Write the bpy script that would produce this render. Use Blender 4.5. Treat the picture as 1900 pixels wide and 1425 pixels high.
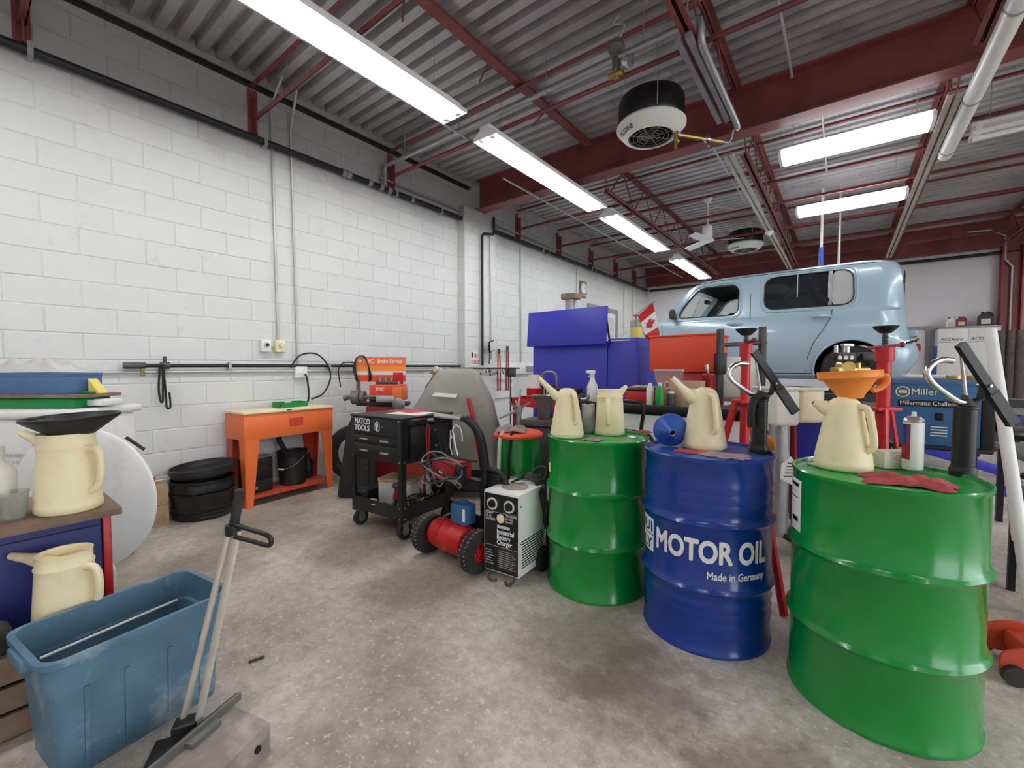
import bpy, bmesh, math, random
from mathutils import Matrix, Vector, Euler
random.seed(7)
for o in list(bpy.data.objects): bpy.data.objects.remove(o)
scn = bpy.context.scene
COL = scn.collection
# ---------------------------------------------------------------- camera
FPX, CXP, CYP, EYE = 798.0, 950.0, 712.5, 1.28
YAW, PITCH = math.radians(37.6), math.radians(2.3)
cam_d = bpy.data.cameras.new('camera'); cam = bpy.data.objects.new('camera', cam_d); COL.objects.link(cam)
cam_d.sensor_width = 36.0; cam_d.lens = FPX/1900*36.0; cam_d.clip_start = .05; cam_d.clip_end = 200
cam.location = (0, 0, EYE); cam.rotation_euler = (math.pi/2-PITCH, 0, YAW)
scn.camera = cam
# ---------------------------------------------------------------- world, exposure
w = bpy.data.worlds.new('world'); scn.world = w; w.use_nodes = True
w.node_tree.nodes['Background'].inputs[0].default_value = (.86, .93, 1, 1)
w.node_tree.nodes['Background'].inputs[1].default_value = 3.4
vs = scn.view_settings; vs.view_transform = 'Standard'; vs.look = 'None'; vs.gamma = 1; vs.use_curve_mapping = False
vs.exposure = 0.5
TUBE = 26.0          # radiance of the fluorescent tubes
# ---------------------------------------------------------------- pixel -> place helpers
FW = Vector((-math.sin(YAW)*math.cos(PITCH), math.cos(YAW)*math.cos(PITCH), -math.sin(PITCH)))
RT = Vector((math.cos(YAW), math.sin(YAW), 0)); UP = RT.cross(FW); CAM = Vector((0, 0, EYE))
def ray(x, y): return FW + RT*((x-CXP)/FPX) - UP*((y-CYP)/FPX)
def at(x, y, d): return CAM + ray(x, y)*d
def atz(x, y, z=0.0): r = ray(x, y); return CAM + r*((z-EYE)/r.z)
def atx(x, y, X): r = ray(x, y); return CAM + r*(X/r.x)
def aty(x, y, Y): r = ray(x, y); return CAM + r*(Y/r.y)
# ---------------------------------------------------------------- materials
def lin(c):
    c = c/255.0
    return c/12.92 if c <= .04045 else ((c+.055)/1.055)**2.4
def L3(c): return (lin(c[0]), lin(c[1]), lin(c[2]), 1)
MATS = {}
def mat(name, col, rough=.5, metal=0, var=0.0, vs_=6.0, dark=None, damt=0.0, ds=3.0, bump=0.0, bs=60.0, coat=0, trans=0, emit=0, ior=1.45, world=False, sss=0):
    """principled material: colour with noise variation, patches of dirt, fine relief"""
    m = bpy.data.materials.new(name); m.use_nodes = True; MATS[name] = m
    nt = m.node_tree; N = nt.nodes; b = N['Principled BSDF']
    def inp(k, v): b.inputs[k].default_value = v
    inp('Base Color', L3(col)); inp('Roughness', rough); inp('Metallic', metal); inp('IOR', ior)
    if coat: inp('Coat Weight', coat); inp('Coat Roughness', .08)
    if trans: inp('Transmission Weight', trans)
    if emit: inp('Emission Color', L3(col)); inp('Emission Strength', emit)
    if var or damt or bump:
        if world:
            g = N.new('ShaderNodeNewGeometry'); src = g.outputs['Position']
        else:
            g = N.new('ShaderNodeTexCoord'); src = g.outputs['Object']
        cur = None
        if var:
            n = N.new('ShaderNodeTexNoise'); n.inputs['Scale'].default_value = vs_; n.inputs['Detail'].default_value = 6
            nt.links.new(src, n.inputs['Vector'])
            r = N.new('ShaderNodeMapRange'); r.inputs[1].default_value = .3; r.inputs[2].default_value = .7
            r.inputs[3].default_value = 1-var; r.inputs[4].default_value = 1+var*.6
            nt.links.new(n.outputs['Fac'], r.inputs[0])
            h = N.new('ShaderNodeHueSaturation'); h.inputs['Color'].default_value = L3(col)
            nt.links.new(r.outputs[0], h.inputs['Value']); cur = h.outputs['Color']
        if damt:
            n = N.new('ShaderNodeTexNoise'); n.inputs['Scale'].default_value = ds; n.inputs['Detail'].default_value = 8; n.inputs['Roughness'].default_value = .65
            nt.links.new(src, n.inputs['Vector'])
            r = N.new('ShaderNodeMapRange'); r.inputs[1].default_value = .52; r.inputs[2].default_value = .72
            r.inputs[3].default_value = 0; r.inputs[4].default_value = damt
            nt.links.new(n.outputs['Fac'], r.inputs[0])
            mx = N.new('ShaderNodeMix'); mx.data_type = 'RGBA'
            nt.links.new(r.outputs[0], mx.inputs[0])
            if cur: nt.links.new(cur, mx.inputs[6])
            else: mx.inputs[6].default_value = L3(col)
            mx.inputs[7].default_value = L3(dark or (60, 52, 45)); cur = mx.outputs[2]
        if cur: nt.links.new(cur, b.inputs['Base Color'])
        if bump:
            n = N.new('ShaderNodeTexNoise'); n.inputs['Scale'].default_value = bs; n.inputs['Detail'].default_value = 5
            nt.links.new(src, n.inputs['Vector'])
            bp = N.new('ShaderNodeBump'); bp.inputs['Strength'].default_value = bump; bp.inputs['Distance'].default_value = .004
            nt.links.new(n.outputs['Fac'], bp.inputs['Height']); nt.links.new(bp.outputs[0], b.inputs['Normal'])
    return m
M = MATS
# plain palette
mat('steel_red', (134, 70, 68), .5, 0, .22, 3, (70, 42, 44), .6, 1.6, world=True)
mat('pipe_grey', (150, 148, 152), .45, .3, .15, 5)
mat('pipe_black', (42, 42, 46), .5, .2, .2, 6)
mat('conduit', (196, 196, 192), .4, .4, .08, 5)
mat('galv', (176, 176, 178), .42, .6, .12, 12)
mat('chrome', (205, 205, 205), .18, 1)
mat('steel', (150, 148, 145), .38, .8, .15, 15, (80, 70, 60), .4, 6)
mat('steel_dark', (70, 68, 66), .5, .5, .25, 12, (35, 30, 28), .5, 5)
mat('iron', (88, 84, 84), .55, .4, .25, 10, (50, 40, 35), .6, 5)
mat('white_paint', (238, 238, 234), .35, 0, .05, 5)
mat('fixture_white', (245, 245, 245), .4)
mat('plastic_white', (240, 240, 236), .4, 0, .04, 4, (190, 182, 168), .35, 3)
mat('plastic_cream', (250, 236, 194), .4, 0, .05, 7, (196, 172, 120), .4, 4.5)
mat('black_paint', (26, 27, 28), .38, 0, .2, 6, (60, 58, 54), .35, 5)
mat('black_plastic', (30, 30, 31), .45, 0, .2, 6, (66, 64, 60), .3, 6)
mat('rubber', (38, 37, 36), .75, 0, .2, 12, (84, 78, 70), .4, 9)
mat('green_drum', (0, 138, 48), .22, 0, .05, 3, (24, 96, 46), .25, 4, coat=.4)
mat('green_lid', (20, 160, 62), .3, 0, .06, 4, (190, 215, 190), .55, 4)
mat('blue_drum', (12, 54, 142), .25, 0, .08, 3, (10, 36, 100), .3, 4, coat=.4)
mat('blue_lid', (40, 80, 160), .35, 0, .1, 4, (140, 120, 120), .5, 6)
mat('lettering_white', (240, 240, 240), .4)
mat('lettering_black', (28, 28, 30), .5)
mat('orange_paint', (238, 118, 62), .45, 0, .06, 3, (205, 84, 48), .35, 3)
mat('orange_worn', (206, 78, 52), .5, 0, .15, 5, (84, 60, 50), .6, 7)
mat('orange_plastic', (246, 146, 60), .4, 0, .06, 6, (200, 120, 60), .3, 5)
mat('red_paint', (196, 34, 36), .35, 0, .12, 5, (110, 26, 26), .4, 6)
mat('red_box', (230, 78, 50), .4, 0, .05, 4)
mat('red_dark', (150, 26, 34), .45, 0, .2, 8, (70, 24, 24), .5, 6)
mat('red_rag', (186, 84, 88), .9, 0, .15, 14, (130, 52, 58), .5, 9, bump=.4, bs=120)
mat('rag_grey', (168, 150, 146), .9, 0, .2, 14, (90, 70, 66), .5, 9, bump=.4, bs=120)
mat('blue_cab', (58, 60, 178), .42, 0, .05, 3, (44, 46, 150), .35, 2.5)
mat('blue_plastic', (52, 92, 178), .35, 0, .08, 4)
mat('blue_miller', (56, 104, 150), .45, 0, .08, 4, (36, 70, 104), .35, 4)
mat('blue_box', (78, 110, 150), .6, 0, .12, 12)
mat('tote_blue', (86, 120, 142), .5, 0, .18, 8, (188, 198, 202), .75, 4.5, bump=.2, bs=90)
mat('steel_dusty', (150, 138, 132), .6, .2, .15, 10, (206, 196, 188), .7, 5)
mat('green_plastic', (18, 132, 62), .4, 0, .1, 5)
mat('cardboard', (186, 158, 124), .85, 0, .12, 6, (104, 84, 62), .5, 8)
mat('bag_white', (236, 232, 228), .35, 0, .06, 8, trans=.35, ior=1.1)
mat('tread_dusty', (128, 120, 110), .85, 0, .2, 12)
mat('navy', (44, 48, 118), .5, 0, .15, 4, (28, 30, 66), .6, 3)
mat('roll_dark', (86, 76, 72), .8, 0, .25, 9, (50, 42, 42), .6, 5)
mat('wood', (132, 108, 90), .7, 0, .25, 9, (72, 56, 48), .5, 5)
mat('paper', (236, 234, 228), .8, 0, .04, 8)
mat('yellow', (236, 216, 110), .5, 0, .08, 6)
mat('brass', (196, 170, 104), .35, .9, .2, 14, (90, 72, 44), .5, 7)
mat('vinyl_grey', (150, 146, 138), .5, 0, .12, 5, (104, 100, 94), .5, 3, bump=.3, bs=14)
mat('clock_brown', (142, 118, 110), .5)
mat('glass_clear', (250, 250, 250), .03, 0, trans=1, ior=1.2)
mat('plastic_clear', (226, 226, 220), .25, 0, .05, 5, trans=.75, ior=1.15)
mat('plastic_milky', (226, 224, 212), .4, 0, .1, 6, (176, 168, 140), .5, 4)
mat('cable_black', (34, 33, 33), .5)
mat('cable_grey', (120, 116, 112), .6)
mat('hose_red', (170, 44, 52), .5)
mat('car_paint', (166, 190, 203), .28, .15, .02, 3, coat=.7)
mat('car_glass', (232, 238, 238), .02, 0, trans=1, ior=1.05)
mat('car_glass_dark', (34, 38, 44), .05, 0, coat=.6)
mat('car_inside', (70, 70, 72), .8)
mat('tyre', (44, 43, 43), .8, 0, .15, 14, (92, 88, 82), .35, 9, bump=.3, bs=70)
mat('dark', (18, 18, 19), .6)
mat('silver', (190, 190, 192), .3, .7)
mat('glass_reflection', (186, 188, 186), .25, .2, .06, 3)  # even grey stands in for the reflection on the quarter window glass
mat('label_grey', (214, 212, 208), .6, 0, .15, 60)
mat('aluminium', (196, 190, 178), .42, .45, .1, 10, (150, 138, 120), .4, 8)
mat('engine_grey', (120, 116, 110), .5, .35, .25, 14, (50, 46, 42), .6, 8)
def emat(name, strength, col=(1, 1, 1)):
    m = bpy.data.materials.new(name); m.use_nodes = True; nt = m.node_tree; nt.nodes.clear()
    e = nt.nodes.new('ShaderNodeEmission'); e.inputs[0].default_value = (*col, 1); e.inputs[1].default_value = strength
    o = nt.nodes.new('ShaderNodeOutputMaterial'); nt.links.new(e.outputs[0], o.inputs[0]); MATS[name] = m
emat('tube_light', TUBE, (.985, .99, 1))
emat('lens_light', 7.0, (.985, .99, 1))
def node_mat(name):
    m = bpy.data.materials.new(name); m.use_nodes = True; MATS[name] = m
    nt = m.node_tree; g = nt.nodes.new('ShaderNodeNewGeometry'); b = nt.nodes['Principled BSDF']
    def noise(scale, detail=6, rough=.6, vec=None):
        n = nt.nodes.new('ShaderNodeTexNoise'); n.inputs['Scale'].default_value = scale; n.inputs['Detail'].default_value = detail; n.inputs['Roughness'].default_value = rough
        nt.links.new(vec or g.outputs['Position'], n.inputs['Vector']); return n.outputs['Fac']
    def rng(x, a, b_, c, d):
        r = nt.nodes.new('ShaderNodeMapRange'); r.inputs[1].default_value = a; r.inputs[2].default_value = b_; r.inputs[3].default_value = c; r.inputs[4].default_value = d
        nt.links.new(x, r.inputs[0]); return r.outputs[0]
    def mix(f, a, c):
        x = nt.nodes.new('ShaderNodeMix'); x.data_type = 'RGBA'; nt.links.new(f, x.inputs[0])
        for k, s in ((6, a), (7, c)):
            if isinstance(s, tuple): x.inputs[k].default_value = L3(s)
            else: nt.links.new(s, x.inputs[k])
        return x.outputs[2]
    def math_(op, a, c):
        x = nt.nodes.new('ShaderNodeMath'); x.operation = op
        for k, s in ((0, a), (1, c)):
            if isinstance(s, (int, float)): x.inputs[k].default_value = s
            else: nt.links.new(s, x.inputs[k])
        return x.outputs[0]
    sep = nt.nodes.new('ShaderNodeSeparateXYZ'); nt.links.new(g.outputs['Position'], sep.inputs[0])
    def bump(h, s, dist=.004):
        bp = nt.nodes.new('ShaderNodeBump'); bp.inputs['Strength'].default_value = s; bp.inputs['Distance'].default_value = dist
        nt.links.new(h, bp.inputs['Height']); nt.links.new(bp.outputs[0], b.inputs['Normal'])
    return nt, b, noise, rng, mix, math_, sep, bump
# painted block wall with soot along the roof line and grime near the floor
nt, b, noise, rng, mix, math_, sep, bump = node_mat('block_paint')
c = mix(rng(noise(.9), .35, .7, 0, .5), (221, 222, 219), (205, 207, 205))
c = mix(rng(noise(5, 8, .7), .60, .78, 0, .35), c, (150, 146, 140))
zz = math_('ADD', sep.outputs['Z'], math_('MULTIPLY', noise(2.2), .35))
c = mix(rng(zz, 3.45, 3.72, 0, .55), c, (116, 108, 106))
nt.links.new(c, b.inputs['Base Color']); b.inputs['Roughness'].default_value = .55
bump(noise(70), .25)
nt, b, noise, rng, mix, math_, sep, bump = node_mat('plain_wall')
c = mix(rng(noise(.8), .35, .7, 0, .6), (232, 231, 234), (222, 220, 226))
nt.links.new(c, b.inputs['Base Color']); b.inputs['Roughness'].default_value = .6
# worn concrete floor
nt, b, noise, rng, mix, math_, sep, bump = node_mat('concrete')
c = mix(rng(noise(1.3, 8, .65), .35, .68, 0, 1), (224, 215, 202), (186, 174, 160))
c = mix(rng(noise(.75, 6, .6), .50, .66, 0, .8), c, (122, 108, 94))
c = mix(rng(noise(16, 8, .75), .42, .62, 0, .45), c, (128, 116, 104))
c = mix(rng(noise(7, 8, .7), .58, .72, 0, .5), c, (108, 98, 88))
c = mix(rng(noise(38, 6, .7), .56, .66, 0, .7), c, (236, 230, 220))
c = mix(rng(noise(24, 6, .7), .66, .74, 0, .9), c, (70, 60, 54))
# old oil stains: soft blots at the drums, the cart and the charger
for (sx, sy, sr) in ((-.95, 1.75, .42), (-1.95, 1.62, .40), (-.62, 1.62, .34), (-2.7, 1.75, .45), (-.15, 1.45, .3), (-3.6, 1.5, .5), (-3.2, .9, .45)):
    dx = math_('SUBTRACT', sep.outputs['X'], sx); dy = math_('SUBTRACT', sep.outputs['Y'], sy)
    rr = math_('ADD', math_('MULTIPLY', dx, dx), math_('MULTIPLY', dy, dy))
    rr = math_('ADD', rr, math_('MULTIPLY', math_('SUBTRACT', noise(5, 8, .7), .5), .35))
    c = mix(rng(rr, sr*sr*.15, sr*sr, .6, 0), c, (112, 98, 86))
nt.links.new(c, b.inputs['Base Color'])
nt.links.new(rng(noise(2.5), .35, .7, .28, .6), b.inputs['Roughness'])
bump(noise(45, 8, .7), .5, .006)
# galvanised roof deck, sooty
nt, b, noise, rng, mix, math_, sep, bump = node_mat('deck_metal')
c = mix(rng(noise(.9, 5, .55), .35, .68, 0, 1), (204, 201, 203), (166, 160, 162))
c = mix(rng(noise(3.2, 7, .6), .54, .76, 0, .5), c, (100, 92, 94))
nt.links.new(c, b.inputs['Base Color']); b.inputs['Roughness'].default_value = .45; b.inputs['Metallic'].default_value = .35
# ---------------------------------------------------------------- mesh helpers
def frame(o, u, v):
    u = Vector(u).normalized(); v = Vector(v); n = u.cross(v).normalized(); v = n.cross(u)
    m = Matrix((u, v, n)).transposed().to_4x4(); m.translation = Vector(o); return m
def RZ(a): return Matrix.Rotation(math.radians(a), 4, 'Z')
def RX(a): return Matrix.Rotation(math.radians(a), 4, 'X')
def RY(a): return Matrix.Rotation(math.radians(a), 4, 'Y')
def T(*p): return Matrix.Translation(Vector(p[0] if len(p) == 1 else p))
def catmull(pts, k=6, closed=False):
    P = [Vector(p) for p in pts]; n = len(P); out = []
    for i in range(n if closed else n-1):
        if closed: a, b_, c, d = P[i-1], P[i], P[(i+1) % n], P[(i+2) % n]
        else: a, b_, c, d = P[max(i-1, 0)], P[i], P[i+1], P[min(i+2, n-1)]
        for j in range(k):
            t = j/k
            out.append(.5*((2*b_)+(c-a)*t+(2*a-5*b_+4*c-d)*t*t+(3*b_-3*c+d-a)*t**3))
    if not closed: out.append(P[-1])
    return out
class MB:
    def __init__(s): s.v = []; s.f = []
    def add(s, vs, fs, m=None):
        n = len(s.v)
        s.v += [tuple(m @ Vector(p)) if m is not None else tuple(p) for p in vs]
        s.f += [tuple(i+n for i in f) for f in fs]; return s
    def box(s, a, b, m=None):
        x0, y0, z0 = a; x1, y1, z1 = b
        return s.add([(x0, y0, z0), (x1, y0, z0), (x1, y1, z0), (x0, y1, z0), (x0, y0, z1), (x1, y0, z1), (x1, y1, z1), (x0, y1, z1)],
                     [(0, 3, 2, 1), (4, 5, 6, 7), (0, 1, 5, 4), (1, 2, 6, 5), (2, 3, 7, 6), (3, 0, 4, 7)], m)
    def cb(s, c, d, m=None): return s.box([c[i]-d[i]/2 for i in range(3)], [c[i]+d[i]/2 for i in range(3)], m)
    def rb(s, a, b, r=.01, seg=2, m=None):
        bm = bmesh.new(); bmesh.ops.create_cube(bm, size=1)
        for v in bm.verts: v.co = Vector([(a[i]+b[i])/2+v.co[i]*(b[i]-a[i]) for i in range(3)])
        bmesh.ops.bevel(bm, geom=bm.edges[:], offset=r, segments=seg, profile=.5, affect='EDGES')
        bm.verts.index_update()
        s.add([v.co.copy() for v in bm.verts], [[v.index for v in f.verts] for f in bm.faces], m); bm.free(); return s
    def cyl(s, p0, p1, r0, r1=None, n=16, cap=True, m=None):
        p0 = Vector(p0); p1 = Vector(p1); r1 = r0 if r1 is None else r1
        d = (p1-p0).normalized(); a = d.orthogonal().normalized(); c = d.cross(a)
        vs = [p+(a*math.cos(2*math.pi*i/n)+c*math.sin(2*math.pi*i/n))*r for p, r in ((p0, r0), (p1, r1)) for i in range(n)]
        fs = [(i, (i+1) % n, n+(i+1) % n, n+i) for i in range(n)]
        if cap: fs += [tuple(range(n-1, -1, -1)), tuple(range(n, 2*n))]
        return s.add(vs, fs, m)
    def tube(s, pts, r, n=8, closed=False, cap=True, m=None, flat=1.0):
        P = [Vector(p) for p in pts]; k = len(P); rr = r if isinstance(r, (list, tuple)) else [r]*k
        rings = []; a = None
        for i in range(k):
            if closed: t = (P[(i+1) % k]-P[i-1])
            else: t = P[min(i+1, k-1)]-P[max(i-1, 0)]
            t = t.normalized() if t.length > 1e-9 else Vector((0, 0, 1))
            if a is None: a = t.orthogonal()
            a = (a-t*a.dot(t)); a = a.normalized() if a.length > 1e-6 else t.orthogonal().normalized()
            c = t.cross(a)
            rings.append([P[i]+(a*math.cos(2*math.pi*j/n)+c*math.sin(2*math.pi*j/n)*flat)*rr[i] for j in range(n)])
        vs = [v for ri in rings for v in ri]; fs = []
        for i in range(k if closed else k-1):
            b0 = i*n; b1 = ((i+1) % k)*n
            fs += [(b0+j, b0+(j+1) % n, b1+(j+1) % n, b1+j) for j in range(n)]
        if cap and not closed: fs += [tuple(range(n-1, -1, -1)), tuple(range((k-1)*n, k*n))]
        return s.add(vs, fs, m)
    def lathe(s, prof, n=24, m=None, a0=0, a1=360):
        full = abs(a1-a0-360) < 1e-6; k = n if full else n+1
        vs = []; idx = []
        for (r, z) in prof:
            if r < 1e-6: idx.append([len(vs)]); vs.append((0, 0, z))
            else:
                idx.append(list(range(len(vs), len(vs)+k)))
                vs += [(r*math.cos(math.radians(a0+(a1-a0)*i/n)), r*math.sin(math.radians(a0+(a1-a0)*i/n)), z) for i in range(k)]
        fs = []
        for A, B in zip(idx, idx[1:]):
            for i in range(n):
                j = (i+1) % k if full else i+1
                if len(A) == 1 and len(B) == 1: continue
                if len(A) == 1: fs.append((A[0], B[j], B[i]))
                elif len(B) == 1: fs.append((A[i], A[j], B[0]))
                else: fs.append((A[i], A[j], B[j], B[i]))
        return s.add(vs, fs, m)
    def prism(s, poly, z0, z1, m=None):
        n = len(poly)
        return s.add([(x, y, z0) for x, y in poly]+[(x, y, z1) for x, y in poly],
                     [tuple(range(n-1, -1, -1)), tuple(range(n, 2*n))]+[(i, (i+1) % n, n+(i+1) % n, n+i) for i in range(n)], m)
    def sph(s, c, r, n=12, sc=(1, 1, 1), m=None):
        prof = [(math.sin(math.pi*i/(n//2)), -math.cos(math.pi*i/(n//2))) for i in range(n//2+1)]
        prof[0] = (0, -1); prof[-1] = (0, 1)
        mm = T(c) @ Matrix.Diagonal((r*sc[0], r*sc[1], r*sc[2], 1))
        return s.lathe(prof, n, (m @ mm) if m is not None else mm)
    def sheet(s, fn, nu, nv, th=.0, m=None):
        """fn(u,v)->point; closed slab of thickness th downwards when th>0"""
        P = [[Vector(fn(i/nu, j/nv)) for j in range(nv+1)] for i in range(nu+1)]
        vs = [p for row in P for p in row]; W = nv+1
        fs = [(i*W+j, (i+1)*W+j, (i+1)*W+j+1, i*W+j+1) for i in range(nu) for j in range(nv)]
        if th:
            k = len(vs); vs = vs+[p-Vector((0, 0, th)) for p in vs]
            fs += [tuple(reversed([a+k for a in f])) for f in fs]
            ring = [i*W for i in range(nu+1)]+[nu*W+j for j in range(1, W)]+[i*W+nv for i in range(nu-1, -1, -1)]+[j for j in range(nv-1, 0, -1)]
            fs += [(a, b, b+k, a+k) for a, b in zip(ring, ring[1:]+ring[:1])]
        return s.add(vs, fs, m)
    def mesh(s, name, smooth=True, ang=38, recalc=True):
        me = bpy.data.meshes.new(name); me.from_pydata(s.v, [], s.f)
        if recalc:
            bm = bmesh.new(); bm.from_mesh(me); bmesh.ops.recalc_face_normals(bm, faces=bm.faces[:]); bm.to_mesh(me); bm.free()
        if smooth:
            me.polygons.foreach_set('use_smooth', [True]*len(me.polygons)); me.set_sharp_from_angle(angle=math.radians(ang))
        return me
    def build(s, name, material, parent=None, world=False, smooth=True, ang=38, loc=None, rz=0):
        if world and parent is not None:
            mi = parent.matrix_basis.inverted()
            s.v = [tuple(mi @ Vector(p)) for p in s.v]
        me = s.mesh(name, smooth, ang)
        if material: me.materials.append(MATS[material])
        o = bpy.data.objects.new(name, me); COL.objects.link(o)
        if parent is not None: o.parent = parent
        if loc is not None: o.location = loc
        if rz: o.rotation_euler = (0, 0, math.radians(rz))
        return o
def thing(name, label, cat, loc=(0, 0, 0), rz=0, group=None):
    o = bpy.data.objects.new(name, None); COL.objects.link(o); o.empty_display_size = .05
    o.matrix_basis = T(loc) @ RZ(rz)
    return tag(o, label, cat, group)
def tag(o, label, cat, group=None):
    o['label'] = label; o['category'] = cat
    if group: o['group'] = group
    return o
def center(o):
    """move the origin of a top-level mesh built in world coordinates to its base centre"""
    me = o.data; xs = [v.co for v in me.vertices]
    lo = Vector([min(p[i] for p in xs) for i in range(3)]); hi = Vector([max(p[i] for p in xs) for i in range(3)])
    c = Vector(((lo.x+hi.x)/2, (lo.y+hi.y)/2, lo.z)); me.transform(T(-c)); o.location = o.location+c
    return o
def struct(o): o['kind'] = 'structure'; return o
def copy_tree(o, parent=None, loc=None, rz=None, label=None):
    c = o.copy(); COL.objects.link(c)
    if parent is not None: c.parent = parent
    if loc is not None: c.location = loc
    if rz is not None: c.rotation_euler = (0, 0, math.radians(rz))
    if label: c['label'] = label
    for ch in list(o.children): copy_tree(ch, c)
    return c
def text_mb(s, size, align='LEFT', bold=0.0, sx=1.0, ext=.0008, shear=0):
    cu = bpy.data.curves.new('t', 'FONT'); cu.body = s; cu.size = size; cu.align_x = align; cu.extrude = ext; cu.shear = shear
    cu.resolution_u = 3
    ob = bpy.data.objects.new('t', cu); me = bpy.data.meshes.new_from_object(ob)
    mb = MB(); d = bold*size*.75
    for kz, (ox, oy) in enumerate(((0, 0),) if not bold else ((0, 0), (d, 0), (-d, 0), (0, d), (0, -d), (d*.7, d*.7), (-d*.7, d*.7), (d*.7, -d*.7), (-d*.7, -d*.7))):
        mb.add([(v.co.x*sx+ox, v.co.y+oy, v.co.z+kz*.00012) for v in me.vertices], [tuple(p.vertices) for p in me.polygons])
    bpy.data.objects.remove(ob); bpy.data.meshes.remove(me); bpy.data.curves.remove(cu); return mb
def text(name, s, size, m, material, parent, **k):
    t = text_mb(s, size, **k); mb = MB(); mb.add(t.v, t.f, m); return mb.build(name, material, parent, smooth=False)
def bend(mb, R, th0, z0):
    """wrap a flat mesh (x along, y up) onto an upright cylinder"""
    bm = bmesh.new(); me = bpy.data.meshes.new('t'); me.from_pydata(mb.v, [], mb.f); bm.from_mesh(me)
    bmesh.ops.triangulate(bm, faces=bm.faces[:])
    for _ in range(4):
        e = [e for e in bm.edges if abs(e.verts[0].co.x-e.verts[1].co.x) > .02]
        if not e: break
        bmesh.ops.subdivide_edges(bm, edges=e, cuts=1); bmesh.ops.triangulate(bm, faces=bm.faces[:])
    bm.verts.index_update()
    out = MB(); vs = []
    for v in bm.verts:
        a = th0+v.co.x/R; rr = R+v.co.z
        vs.append((rr*math.cos(a), rr*math.sin(a), z0+v.co.y))
    out.add(vs, [[v.index for v in f.verts] for f in bm.faces]); bm.free(); bpy.data.meshes.remove(me); return out
def rag(name, material, label, c, r, seed, cat='rag', h=.02, parent=None, sx=1, sy=1, rz=0, group=None):
    rnd = random.Random(seed); ph = [rnd.uniform(0, 6.28) for _ in range(8)]
    ca, sa = math.cos(math.radians(rz)), math.sin(math.radians(rz))
    def fn(u, v):
        x = (u-.5)*2; y = (v-.5)*2
        e = 1+.16*math.sin(5*math.atan2(y, x)+ph[0])+.1*math.sin(9*math.atan2(y, x)+ph[1])
        wv = (math.sin(7*x+3*y+ph[2])+math.sin(-4*x+8*y+ph[3])+math.sin(11*x-5*y+ph[4])*.6)/2.6
        ed = max(abs(x), abs(y))
        q = .004+h*(.55+.55*wv)*(1-ed**4*.75)
        X, Y = x*r*e*sx, y*r*e*sy
        return (X*ca-Y*sa, X*sa+Y*ca, max(.0035, q))
    o = MB().sheet(fn, 22, 22, .003).build(name, material, parent, ang=80, loc=c)
    if label: tag(o, label, cat, group)
    return o
# ================================================================ room shell
XL, XR, YN, YF, ZC = -4.66, 6.6, -3.6, 12.65, 4.13
struct(MB().box((XL-.2, YN-.2, -.12), (XR+.2, YF+.2, 0)).build('floor', 'concrete', smooth=False))
# left wall: mortar core with painted concrete blocks standing a little proud
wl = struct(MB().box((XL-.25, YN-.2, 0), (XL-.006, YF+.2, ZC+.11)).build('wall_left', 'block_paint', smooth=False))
def block_mesh(wy, hz, name):
    t, c = .012, .005
    mb = MB(); a, h = wy/2, hz/2
    def rect(x, k): return [(x, -a+k, -h+k), (x, a-k, -h+k), (x, a-k, h-k), (x, -a+k, h-k)]
    vs = rect(-t, 0)+rect(-c*.8, 0)+rect(0, c)
    fs = [(0, 1, 5, 4), (1, 2, 6, 5), (2, 3, 7, 6), (3, 0, 4, 7), (4, 5, 9, 8), (5, 6, 10, 9), (6, 7, 11, 10), (7, 4, 8, 11), (8, 9, 10, 11), (3, 2, 1, 0)]
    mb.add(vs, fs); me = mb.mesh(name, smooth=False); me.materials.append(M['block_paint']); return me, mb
blk, blk_mb = block_mesh(.395, .195, 'block'); blk0, blk0_mb = block_mesh(.395, .128, 'block_low')
spots = []
k = 0; z = .135
rows = [(.0675, 'low', 0)]
while z < ZC-.02: rows.append((z+.1, 'std', k)); z += .2; k += 1
for (zc, kind, k) in rows:
    y = .618-.2-.4*11 + (.2 if k % 2 else 0)      # joint phase read off the wall
    while y < YF:
        if not (4.74 < y < 5.40): spots.append((y, zc, kind))
        y += .4
rndb = random.Random(3)
vis = [s for s in spots if s[0] > .15]
vis.sort(key=lambda s: s[0]**2+(s[1]-1.28)**2)
near = set(vis[:300]); rest = MB()
for s in spots:
    jx = rndb.uniform(-.0015, .0015)
    if s in near:
        o = bpy.data.objects.new('block', blk if s[2] == 'std' else blk0); COL.objects.link(o)
        o.parent = wl; o.location = (XL+jx, s[0], s[1])
    else:
        q = blk_mb if s[2] == 'std' else blk0_mb
        rest.add(q.v, q.f, T(XL+jx, s[0], s[1]))
o = rest.build('block', 'block_paint', wl, smooth=False); o['kind'] = 'stuff'
# pilaster under the main beam
pl = struct(MB().box((XL-.02, 4.72, 0), (XL+.13, 5.42, 3.68)).build('wall_pilaster', 'block_paint', smooth=False))
for i in range(18):
    z0 = .135+.2*(i-1) if i else 0; z1 = .135+.2*i
    if i % 2:
        MB().rb((XL, 4.714, z0+.004), (XL+.136, 5.066, z1-.004), .003, 1).build('block', 'block_paint', pl, smooth=False)
        MB().rb((XL, 5.074, z0+.004), (XL+.136, 5.426, z1-.004), .003, 1).build('block', 'block_paint', pl, smooth=False)
    else:
        MB().rb((XL, 4.714, z0+.004), (XL+.136, 5.426, z1-.004), .003, 1).build('block', 'block_paint', pl, smooth=False)
struct(MB().box((XL-.2, YF, 0), (XR+.2, YF+.2, ZC+.11)).build('wall_back', 'plain_wall', smooth=False))
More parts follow.
